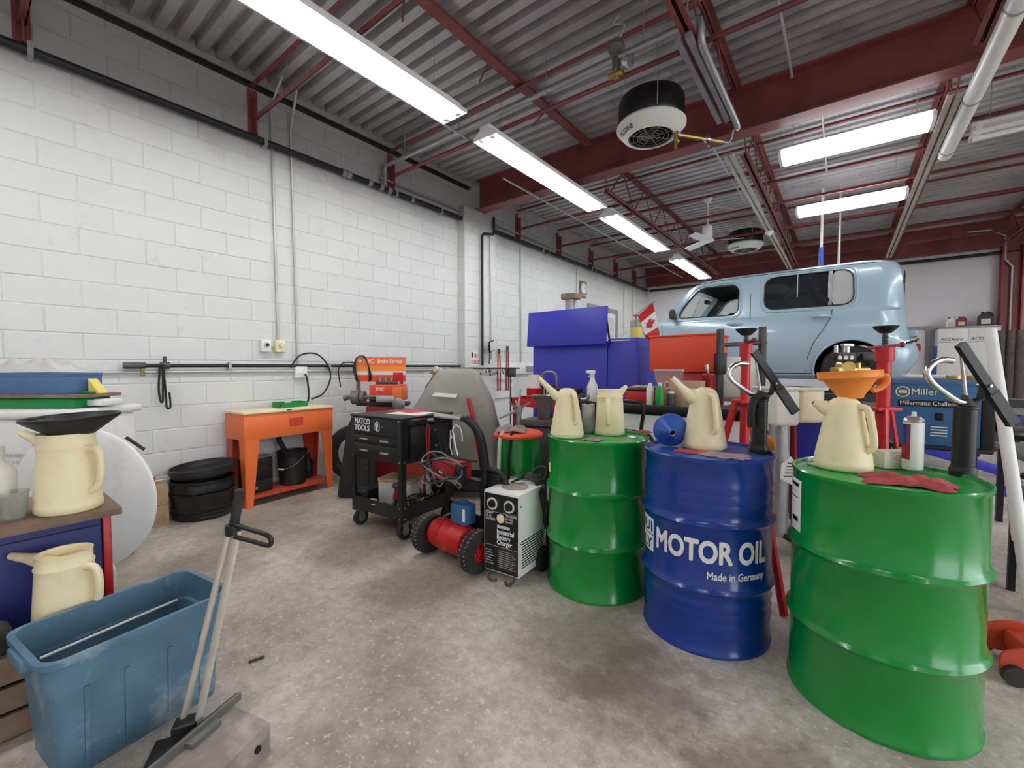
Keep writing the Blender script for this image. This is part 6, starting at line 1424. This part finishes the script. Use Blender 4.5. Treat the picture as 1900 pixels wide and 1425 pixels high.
# big black panel and tyre leaning between lathe and parts washer
pn = thing('fender_liner', 'large black plastic car panel leaning behind the tool cart', 'car panel', (at(655, 905, 4.2).x, at(655, 905, 4.2).y, 0), 37.6)
MB().prism(rpoly([(-.15, 0), (.22, 0), (.20, .80), (-.02, .82), (-.08, .7)], .05), -.02, .02, RX(90-9)).build('panel', 'black_plastic', pn, ang=30)
MB().prism(rpoly([(-.08, .1), (.15, .1), (.14, .68), (0, .70)], .05), .02, .032, RX(90-9)).build('inset', 'rubber', pn, ang=30)
ty = thing('loose_tyre', 'bare black tyre leaning on the wall beside the parts washer', 'tyre', (-4.36, 2.76, 0))
MB().lathe([(.19, -.08), (.25, -.1), (.29, -.085), (.305, -.05), (.31, 0), (.305, .05), (.29, .085), (.25, .1), (.19, .08), (.205, 0), (.19, -.08)], 40, T(0, 0, .315) @ RZ(62) @ RX(82)).build('carcass', 'tyre', ty)
MB().lathe([(.295, -.06), (.313, -.055), (.313, -.045), (.295, -.04)], 40, T(0, 0, .315) @ RZ(62) @ RX(82)).build('tread_band', 'rubber', ty)
# ================================================================ wall clutter behind the covered machine
gcx = at(806, 740, 5.0)
gy = thing('gas_cylinder', 'dark gas cylinder with brass gauges behind the grey cover', 'gas cylinder', (gcx.x, gcx.y, 0))
MB().lathe([(0, 0), (.11, 0), (.115, .02), (.115, .98), (.10, 1.06), (.05, 1.12), (.03, 1.16), (0, 1.16)], 24).build('bottle', 'black_paint', gy)
MB().cyl((0, 0, 1.16), (0, 0, 1.24), .02, n=12).cyl((-.06, 0, 1.21), (.1, 0, 1.21), .013, n=8).build('valve', 'brass', gy)
for x, z in ((.05, 1.25), (.12, 1.23)): MB().cyl((x, -.03, z), (x, .0, z), .032, n=18).build('gauge', 'plastic_milky', gy)
rail = thing('tool_rail', 'steel rail on the wall hung with small black tools', 'rail', (XL+.2, 5.2, 1.22))
MB().cyl((XL+.2, 4.35, 1.255), (XL+.2, 6.0, 1.255), .014, n=8).build('bar', 'steel_dark', rail, world=True)
for y in (4.4, 5.1, 5.9): MB().box((XL+.0, y-.01, 1.24), (XL+.21, y+.01, 1.255)).build('bracket', 'steel_dark', rail, world=True, smooth=False)
rw = random.Random(17)
for i in range(18):
    y = 4.4+i*.082; a = rw.uniform(-.03, .03); ln = rw.uniform(.05, .13)
    t = thing('hanging_tool', 'small steel clip hanging from the wall rail', 'clip', (XL+.22, y, 1.25-ln), 0, 'clips hanging on the wall rail')
    MB().tube(catmull([(0, 0, ln), (.02, a, ln*.6), (.0, a*1.4, ln*.3), (.01, a, 0)], 4), .006, 6).build('wire', rw.choice(['steel', 'cable_black', 'iron', 'brass']), t)
    MB().sph((.01, a, .01), .014, 8).build('end', rw.choice(['iron', 'steel', 'black_plastic']), t)
sg = thing('wall_sign', 'white paper sign with red lettering on the pilaster', 'sign', (XL+.137, 4.92, 1.28))
MB().box((0, -.09, 0), (.004, .09, .26)).build('sheet', 'paper', sg, smooth=False)
mat('sign_red', (190, 70, 90), .7)
for s, z in (('NO', .14), ('STAND', .04)): text('lettering', s, .085, frame((.0045, -.075 if s != 'NO' else -.01, z), (0, 1, 0), (0, 0, 1)), 'sign_red', sg, bold=.012, sx=.62)
MB().rb((.004, -.07, .14), (.0055, -.03, .22), .0006, 1).build('hand_mark', 'lettering_black', sg)
t = thing('wall_monitor', 'small black framed screen on an arm at the pilaster', 'screen', (XL+.24, 5.22, 1.52), 20)
MB().rb((-.012, -.10, 0), (.012, .10, .17), .006, m=RX(12)).build('frame', 'black_plastic', t)
MB().rb((.012, -.085, .015), (.014, .085, .155), .0008, 1, m=RX(12)).build('panel', 'label_grey', t)
MB().tube([(-.05, -.03, .1), (-.02, -.05, -.05), (-.03, -.05, -.2)], .008, 6).build('arm', 'black_plastic', t)
for i, (y, lb) in enumerate(((5.62, 'red handled bolt cutter hanging on the wall beside the screen'), (5.85, 'long red handled bolt cutter hanging beside its twin'))):
    t = thing('bolt_cutter', lb, 'bolt cutter', (XL+.057, y, .82))
    L_ = .68+.06*i
    for s in (-1, 1): MB().tube([(0, s*.02, L_), (0, s*.035, L_*.45), (0, s*.03, .05)], .011, 8).build('handle', 'red_dark' if s > 0 else 'hose_red', t)
    MB().rb((-.01, -.03, L_), (.01, .03, L_+.08), .006).build('jaw', 'iron', t)
    MB().cyl((-.014, 0, L_-.01), (.015, 0, L_-.01), .016, n=10).build('pivot', 'steel', t)
t = thing('pegboard', 'white tool board on the wall behind the bolt cutters', 'tool board', (XL+.02, 5.75, .75))
MB().rb((0, -.28, 0), (.02, .30, .52), .004).build('board', 'plastic_white', t)
for z in (.15, .3, .42): MB().box((.02, -.26, z), (.03, .28, z+.008)).build('ledge', 'label_grey', t, smooth=False)
wl_ = aty(948, 690, 5.4)
t = thing('work_lamp', 'black boxy work lamp on an arm beside the blue cabinet', 'lamp', (wl_.x, wl_.y, 1.12), -35)
MB().rb((-.08, -.07, 0), (.05, .07, .15), .012).build('housing', 'black_plastic', t)
MB().rb((.05, -.05, .03), (.056, .05, .12), .003).build('face', 'iron', t)
MB().tube(catmull([(-.02, 0, .0), (-.01, 0, -.04), (.02, 0, -.07), (-.01, 0, -.1), (-.05, 0, -.08)], 5), .008, 8).build('hook', 'chrome', t)
MB().cyl((-.08, 0, .10), (-.3, .0, .11), .01, n=8).build('arm', 'steel_dark', t)
MB().cyl((-.02, 0, 0), (-.02, 0, -1.12), .012, n=8).build('pole', 'steel_dark', t)
cd = thing('cable_duct', 'white cable trunking on the wall beyond the pilaster', 'trunking', (XL, 6.6, 1.15))
MB().rb((0, -1.1, 0), (.05, 1.3, .2), .006).build('trunking', 'plastic_white', cd)
MB().rb((.05, -.2, .04), (.075, .06, .14), .006).build('socket_plate', 'pipe_grey', cd)
MB().rb((.05, .3, .06), (.07, .5, .14), .004).build('socket_plate', 'white_paint', cd)
# ================================================================ stands between the drums
def jack_stand(label, c, rz, ztop, collar, tube_r, legs=(.3, .3, .3), group='red screw jack stands'):
    t = thing('jack_stand', label, 'jack stand', c, rz, group)
    MB().cyl((0, 0, .12), (0, 0, collar+.30), tube_r, n=18).build('tube', 'red_paint', t)
    MB().cyl((0, 0, collar+.26), (0, 0, collar+.34), tube_r*1.35, n=18).build('collar', 'red_paint', t)
    MB().cyl((0, 0, collar+.30), (0, 0, ztop-.03), .013, n=12).build('screw', 'iron', t)
    q = MB()
    for k in range(int((ztop-.05-collar-.36)/.016)): q.lathe([(.013, 0), (.0175, .004), (.013, .008)], 12, T(0, 0, collar+.36+k*.016))
    q.build('thread', 'iron', t)
    MB().lathe([(0, ztop-.04), (.025, ztop-.04), (.055, ztop-.012), (.06, ztop), (0, ztop)], 20).build('pad', 'black_plastic', t)
    MB().cyl((-.10, 0, collar+.335), (.10, 0, collar+.355), .009, n=8).sph((.1, 0, collar+.355), .016, 10).build('tommy_bar', 'red_dark', t)
    MB().rb((-.07, -.05, collar-.02), (.07, .05, collar), .004).build('leg_plate', 'red_paint', t)
    for a, lr in zip((0, 120, 240), legs):
        p0 = Vector((.05*math.cos(math.radians(a)), .05*math.sin(math.radians(a)), collar-.01)); p1 = Vector((lr*math.cos(math.radians(a)), lr*math.sin(math.radians(a)), .005))
        MB().tube([p0, p1], .022, 6, flat=.55).build('leg', 'red_paint', t)
        MB().cyl(Vector(((.05+(lr-.05)*.56)*math.cos(math.radians(a)), (.05+(lr-.05)*.56)*math.sin(math.radians(a)), collar*.44)), (0, 0, collar*.44), .008, n=6).build('leg_tie', 'red_dark', t)
    return t
s1 = at(1383, 700, 2.62); s2 = at(1640, 700, 2.45)
jack_stand('red screw jack stand behind the blue drum', (s1.x, s1.y, 0), -56, 1.51, 1.08, .026, (.47, .26, .3))
jack_stand('red screw jack stand behind the orange funnel', (s2.x, s2.y, 0), 40, 1.51, 1.05, .033, (.25, .25, .25))
# black strut press: two posts with a cross bar
sp = thing('strut_press', 'black steel press frame with two posts beside the red tool chest', 'press', (at(1374, 700, 3.45).x, at(1374, 700, 3.45).y, 0), 37.6)
xA, xB = (1335-1374)/798*3.45, (1413-1374)/798*3.45
for x, zt in ((xA, 1.58), (xB, 1.60)): MB().rb((x-.022, -.022, .03), (x+.022, .022, zt), .003).build('post', 'steel_dark', sp)
MB().rb((xA-.035, -.035, 1.22), (xA+.04, .03, 1.39), .004).build('clamp_block', 'black_paint', sp)
MB().cyl((xA-.02, -.0, 1.45), (xB+.03, 0, 1.475), .017, n=10).build('cross_bar', 'iron', sp)
MB().rb((xA-.05, -.06, 0), (xB+.05, .06, .03), .004).build('base', 'black_paint', sp)
MB().rb((xA+.03, .0, 1.03), (xB-.03, .04, 1.36), .02).build('clear_shield', 'plastic_milky', sp)
# waste oil drainer
wo = thing('oil_drainer', 'milky plastic oil drain tank on a grey column between the drums', 'oil drainer', (at(1463, 750, 3.0).x, at(1463, 750, 3.0).y, 0), 37.6)
MB().rb((-.17, -.13, .88), (.0, .15, 1.13), .025, 3).build('tank', 'plastic_milky', wo)
MB().rb((.0, -.12, .90), (.175, .15, 1.14), .03, 3).build('tank_side', 'plastic_cream', wo)
MB().rb((-.18, -.14, 1.12), (.18, .16, 1.14), .008).build('rim', 'plastic_milky', wo)
MB().cyl((-.06, 0, .1), (-.06, 0, .88), .065, n=20).build('column', 'galv', wo)
MB().cyl((.08, .02, .1), (.05, .02, .88), .022, n=10).build('side_pipe', 'red_dark', wo)
for a in (20, 110, 200, 290):
    MB().tube([(-.06, 0, .12), (-.06+.18*math.cos(math.radians(a)), .18*math.sin(math.radians(a)), .085)], .02, 6).build('leg', 'steel_dark', wo)
    MB().cyl((-.06+.18*math.cos(math.radians(a)), .18*math.sin(math.radians(a))-.015, .035), (-.06+.18*math.cos(math.radians(a)), .18*math.sin(math.radians(a))+.015, .035), .035, n=14).build('caster', 'rubber', wo)
pt = thing('notice_card', 'white card with black handwriting hanging on the oil drainer', 'card', (at(1462, 872, 2.85).x, at(1462, 872, 2.85).y, at(1462, 872, 2.85).z-.08), 37.6)
MB().prism([(-.05, .02), (.03, -.02), (.08, .10), (.015, .17), (-.045, .12)], -.003, .003, RX(90)).build('card', 'paper', pt, smooth=False)
for i in range(5): MB().box((-.03+.006*i, -.0042, .035+.022*i), (.04+.004*i, -.0032, .041+.022*i)).build('writing', 'lettering_black', pt, smooth=False)
MB().tube([(.0, 0, .16), (.0, .03, .3), (-.01, .06, .36)], .003, 5).build('string', 'plastic_white', pt)
t = thing('orange_bucket', 'small orange tub behind the oil drainer', 'tub', (at(1506, 770, 3.6).x, at(1506, 770, 3.6).y, .83))
MB().lathe([(0, 0), (.075, 0), (.085, .13), (.09, .13), (.09, .14), (.08, .14), (.07, .01), (0, .01)], 22).build('tub', 'orange_paint', t)
t = thing('blue_stand', 'blue steel stand carrying the orange tub', 'stand', (at(1506, 770, 3.6).x, at(1506, 770, 3.6).y, 0), 10)
MB().rb((-.16, -.12, .5), (.16, .12, .83), .01).build('box', 'blue_cab', t)
for x in (-.15, .12):
    for y in (-.11, .08): MB().box((x, y, 0), (x+.03, y+.03, .5)).build('leg', 'steel_dark', t, smooth=False)
# valve block on a transmission jack, behind the orange funnel
tj = thing('transmission_jack', 'black transmission jack column behind the orange funnel', 'jack', (at(1578, 700, 2.95).x, at(1578, 700, 2.95).y, 0), 37.6)
MB().rb((-.14, -.13, .04), (.14, .13, .09), .01).build('base', 'red_dark', tj)
MB().cyl((0, 0, .09), (0, 0, 1.20), .045, n=18).build('column', 'steel_dark', tj)
MB().rb((-.16, -.12, 1.20), (.18, .12, 1.225), .006).build('saddle', 'black_paint', tj)
for x in (-.11, .11):
    for y in (-.1, .1): MB().cyl((x-.015, y, .04), (x+.015, y, .04), .04, n=14).build('caster', 'rubber', tj)
mb_ = tj.matrix_basis
vb = thing('valve_block', 'brass valve block with gauges on the transmission jack', 'valve block', on(mb_, -.02, -.02, 1.226), 37.6)
MB().rb((-.11, -.04, 0), (.02, .04, .05), .008).cyl((-.05, -.05, .05), (-.02, .05, .06), .04, n=14).cyl((.0, 0, .03), (.12, 0, .03), .025, n=12).cyl((.05, 0, .0), (.05, 0, .08), .02, n=10).build('body', 'brass', vb)
MB().rb((-.13, -.05, .09), (-.0, .0, .15), .006).build('gauge_box', 'black_plastic', vb)
for k in range(3): MB().cyl((-.11+.04*k, -.052, .115), (-.11+.04*k, -.05, .115), .014, n=12).build('gauge', 'paper', vb)
MB().cyl((-.1, 0, .15), (-.1, 0, .20), .012, n=10).cyl((-.03, 0, .15), (-.03, 0, .19), .02, n=12).rb((-.06, -.02, .19), (.01, .02, .21), .005).build('knob', 'chrome', vb)
MB().tube(catmull([(.0, 0, .10), (.06, 0, .13), (.13, 0, .12), (.18, 0, .14)], 5), .012, 8).build('hose', 'cable_black', vb)
MB().rb((.06, -.03, .09), (.2, .03, .15), .01).build('solenoid', 'black_plastic', vb)
# ================================================================ welder
WY = 3.62
wxl, wxr = aty(1657, 760, WY).x, aty(1822, 760, WY).x
we = thing('welder', 'blue wire feed welding machine on a black cart', 'welder', ((wxl+wxr)/2, WY, 0))
hw = (wxr-wxl)/2
MB().rb((-hw, 0, .80), (hw, .62, 1.19), .008).build('case', 'blue_miller', we)
MB().rb((-hw-.006, -.006, 1.17), (hw+.006, .62, 1.205), .008).build('top_cover', 'blue_box', we)
MB().rb((hw, -.004, .78), (hw+.055, .62, 1.18), .006).build('side_panel', 'black_paint', we)
MB().rb((-hw-.01, -.012, .775), (hw+.05, .63, .80), .005).build('base_tray', 'black_paint', we)
MB().box((-hw+.02, -.003, 1.035), (hw-.02, -.001, 1.075)).build('name_band', 'black_paint', we, smooth=False)
mat('lettering_cream', (240, 226, 180), .5)
text('lettering', 'Miller', .056, frame((-.112, -.0015, 1.108), (1, 0, 0), (0, 0, 1)), 'lettering_cream', we, bold=.008, sx=.95)
text('lettering', 'Millermatic Challenger', .036, frame((-hw+.03, -.0035, 1.045), (1, 0, 0), (0, 0, 1)), 'paper', we, bold=.004, sx=.86)
MB().lathe([(.028, 0), (.034, 0), (.034, .002), (.028, .002), (.028, 0)], 24, frame((-.15, -.0015, 1.125), (1, 0, 0), (0, 0, 1))).build('emblem', 'lettering_cream', we)
MB().rb((-.02, -.004, -.01), (.02, 0, .01), .003, m=T(-.15, 0, 1.125)).build('emblem', 'lettering_cream', we)
MB().rb((.0, -.006, .955), (.035, 0, 1.0), .004).build('switch', 'dark', we)
for x0 in (-.02, .08):
    for k in range(4): MB().rb((x0, -.004, .86+k*.017), (x0+.075, 0, .867+k*.017), .002).build('vent', 'paper', we)
MB().box((-hw, -.003, .93), (hw, -.001, .934)).build('crease', 'blue_box', we, smooth=False)
for x in (-hw+.02, hw-.02):
    for y in (.04, .56): MB().box((x-.015, y-.015, .1), (x+.015, y+.015, .78)).build('cart_leg', 'black_paint', we, smooth=False)
MB().rb((-hw-.02, -.0, .38), (hw+.04, .62, .40), .004).build('cart_shelf', 'black_paint', we)
for x in (-hw, hw):
    for y in (.06, .56): MB().cyl((x-.02, y, .07), (x+.02, y, .07), .07, n=16).build('wheel', 'rubber', we)
me_ = we.matrix_basis
t = thing('welding_tray', 'white sheet metal tray lying on the welder', 'tray', on(me_, .0, .25, 1.206), 0)
MB().rb((-.12, -.12, 0), (.14, .2, .02), .005).build('tray', 'plastic_white', t)
for x in (.03, .12): 
    tt_ = thing('wire_roll', 'flat yellow tape roll on the welder', 'tape roll', on(me_, x+.05, -.0+.04, 1.206) + Vector((0, 0, 0)), 0, 'tape rolls on the welder')
    MB().lathe([(.02, 0), (.038, 0), (.038, .022), (.02, .022), (.02, 0)], 22).build('roll', 'brass', tt_)
    MB().lathe([(.016, .001), (.02, .001), (.02, .021), (.016, .021), (.016, .001)], 22).build('core', 'cardboard', tt_)
# welding cables beside the drum
for i, (m_, lb) in enumerate((('cable_grey', 'grey welding hose sagging beside the welder'), ('rubber', 'black welding cable sagging beside the welder'))):
    o_ = .05*i
    run('welding_hose', [(wxr+.06, WY+.1, 1.0-o_), (wxr+.13, WY+.0, .93-o_), (wxr+.22+o_, WY-.1, .98-o_), (wxr+.34, WY-.05, 1.05-o_), (wxr+.5, WY+.1, .98-o_), (wxr+.62, WY+.3, .4), (wxr+.7, WY+.3+o_, .02)], .017, m_, lb, 'hose', smooth_k=7)
hs = thing('hose_stool', 'low black steel stool carrying hose coils beside the welder', 'stool', (.95, 3.50, 0))
MB().rb((-.19, -.19, .56), (.19, .19, .60), .006).build('seat', 'black_paint', hs)
for x in (-.16, .16):
    for y in (-.16, .16): MB().box((x-.015, y-.015, 0), (x+.015, y+.015, .56)).build('leg', 'black_paint', hs, smooth=False)
for i in range(3):
    c_ = Vector((.94+.015*i, 3.50+.015*i, .612+.036*i)); mname = ('cable_grey', 'plastic_milky', 'rubber')[i]
    t = thing('hose_coil', ('grey', 'pale', 'black')[i]+' hose coil lying on the low black stool', 'hose', c_)
    MB().tube(catmull([((.16+.01*i)*math.cos(a), (.15-.01*i)*math.sin(a), .006*math.sin(3*a+i)+.004) for a in [2*math.pi*k/14 for k in range(14)]], 4, True), .014, 8, closed=True).build('coil', mname, t)
# scissor table / tray of parts behind the right drum
tbx = thing('parts_table', 'low steel parts table between the green drum and the lift', 'table', (1.25, 4.85, 0))
MB().rb((-.25, -.45, .62), (.75, .45, .66), .006).build('top', 'steel', tbx)
MB().rb((-.25, -.46, .56), (.75, -.45, .66), .004).build('lip', 'black_paint', tbx)
for x in (-.2, .7):
    for y in (-.4, .4): MB().box((x-.02, y-.02, 0), (x+.02, y+.02, .62)).build('leg', 'black_paint', tbx, smooth=False)
rag('shop_rag', 'rag_grey', 'pale grey cloth heaped on the low parts table', (1.15, 4.55, .661), .10, 61, h=.05)
t = thing('parts_bracket', 'cast steel bracket lying on the low parts table', 'bracket', (1.45, 4.6, .661), 30)
MB().rb((-.12, -.05, 0), (.12, .05, .03), .008).rb((-.12, -.05, .03), (-.08, .05, .12), .006).build('casting', 'engine_grey', t)
MB().cyl((.05, 0, .03), (.05, 0, .1), .03, n=14).build('boss', 'steel', t)
# white pole leaning at the right
p0, p1 = atz(1926, 1220, 0.0), at(1837, 612, 2.35)
wp = thing('white_pole', 'long white plastic pole leaning beside the green drum', 'pole', p0)
MB().cyl(p0+Vector((0, 0, .02)), p1, .026, n=18).build('pole', 'plastic_white', wp, world=True)
pm = p0+(p1-p0)*.40
MB().cyl(pm-(p1-p0).normalized()*.15, pm+(p1-p0).normalized()*.02, .029, n=18).build('sleeve', 'white_paint', wp, world=True)
MB().cyl(p0+Vector((0, 0, .0)), p0+Vector((-.0, 0, .03)), .03, n=16).build('foot', 'black_plastic', wp, world=True)
# orange floor jack at the right edge
fj = thing('floor_jack', 'orange and black trolley jack on the floor behind the green drum', 'floor jack', (.72, 2.72, 0), 15)
for s in (-1, 1): MB().prism(rpoly([(-.22, .03), (.40, .03), (.42, .09), (.2, .15), (-.1, .17), (-.22, .12)], .03), s*.10-.006, s*.10+.006, RX(90)).build('side_plate', 'orange_worn', fj, ang=30)
MB().rb((-.12, -.09, .05), (.1, .09, .14), .02).build('pump_block', 'orange_worn', fj)
MB().rb((.05, -.03, .10), (.42, .03, .16), .01, m=RY(-3)).build('lift_arm', 'black_paint', fj)
MB().cyl((.40, 0, .15), (.40, 0, .175), .05, n=18).build('saddle', 'steel_dark', fj)
for x, r in ((-.18, .04), (.36, .035)):
    for s in (-1, 1): MB().cyl((x, s*.115-.015, r), (x, s*.115+.015, r), r, n=16).build('wheel', 'steel_dark', fj)
rmp = thing('floor_ramp', 'dark steel ramp plate on the floor behind the orange jack', 'ramp', (1.15, 3.02, 0), 5)
MB().prism([(-.3, 0), (.5, 0), (.5, .09), (.1, .09)], -.2, .2, RX(90)).build('plate', 'steel_dark', rmp, smooth=False)
for k in range(4): MB().rb((-.1+.15*k, -.2, .065+.0*k if k > 1 else .03+.03*k), (-.09+.15*k, .2, .095), .003).build('cleat', 'iron', rmp)
# ================================================================ far wall: cabinet, rolls
ac = thing('supply_cabinet', 'tall white parts supply cabinet against the far wall', 'cabinet', (1.93, YF-.27, 0))
MB().rb((-.43, -.2, 0), (.43, .22, 2.04), .006).build('body', 'white_paint', ac)
MB().rb((-.445, -.21, 2.04), (.445, .23, 2.075), .004).build('top', 'pipe_grey', ac)
for s in (-1, 1):
    dr = MB().rb((s*.213-.207, -.212, .95), (s*.213+.207, -.2, 2.02), .003).build('door', 'white_paint', ac)
    text('lettering', 'ACDelco', .085, frame((s*.213-.19, -.2135, 1.80), (1, 0, 0), (0, 0, 1)), 'lettering_black', ac, bold=.006, sx=1.0, shear=.25)
    MB().box((s*.213-.19, -.2132, 1.765), (s*.213+.19, -.212, 1.772)).build('rule_line', 'lettering_black', ac, smooth=False)
    MB().rb((s*.213-.207, -.212, .05), (s*.213+.207, -.2, .93), .003).build('door', 'white_paint', ac)
MB().rb((.03, -.225, 1.45), (.045, -.212, 1.56), .003).build('door_handle', 'steel', ac)
MB().box((-.40, -.2132, 1.48), (-.30, -.2122, 1.66)).build('notice', 'paper', ac, smooth=False)
MB().box((-.447, -.18, .6), (-.43, .2, 1.7)).build('side_stripe', 'blue_plastic', ac, smooth=False)
def oil_can(label, x, y, m_, s=1.0):
    t = thing('oil_can', label, 'oil bottle', (x, y, 2.0755), 0)
    MB().prism(rpoly([(-.08*s, 0), (.08*s, 0), (.08*s, .13*s), (.04*s, .2*s), (-.04*s, .2*s), (-.08*s, .15*s)], .02), -.045*s, .045*s, RX(90)).build('body', m_, t, ang=30)
    MB().cyl((-.03*s, 0, .2*s), (-.03*s, 0, .225*s), .02*s, n=12).build('cap', 'black_plastic', t)
    MB().tube(catmull([(-.0*s, 0, .2*s), (.04*s, 0, .215*s), (.075*s, 0, .17*s), (.08*s, 0, .12*s)], 5), .012*s, 8).build('handle', m_, t)
    MB().box((-.05*s, -.047*s, .03*s), (.05*s, -.045*s, .11*s)).build('label', 'label_grey', t, smooth=False)
oil_can('dark oil can with a loop handle on the far white cabinet', 2.17, YF-.32, 'black_plastic', 1.25)
oil_can('small white bottle on the far white cabinet', 1.70, YF-.30, 'plastic_white', .9)
oil_can('small brown bottle on the far white cabinet', 1.84, YF-.34, 'red_dark', .9)
for i, (x, lb) in enumerate(((1846, 'dark cardboard roll standing upright by the far wall, next to the cabinet'), (1864, 'dark cardboard roll in the middle of three standing rolls'), (1881, 'dark cardboard roll standing nearest the vent duct'))):
    p = aty(x+8, 700, 9.6)
    t = thing('cardboard_roll', lb, 'roll', (p.x, p.y, 0), 0, 'rolls standing by the far wall')
    MB().lathe([(.034, 0), (.048, 0), (.048, 1.82), (.034, 1.82), (.034, 0)], 20).build('tube', 'roll_dark', t)
    MB().lathe([(.0485, .3), (.0492, .3), (.0492, .34), (.0485, .34)], 20).build('tape', 'iron', t)
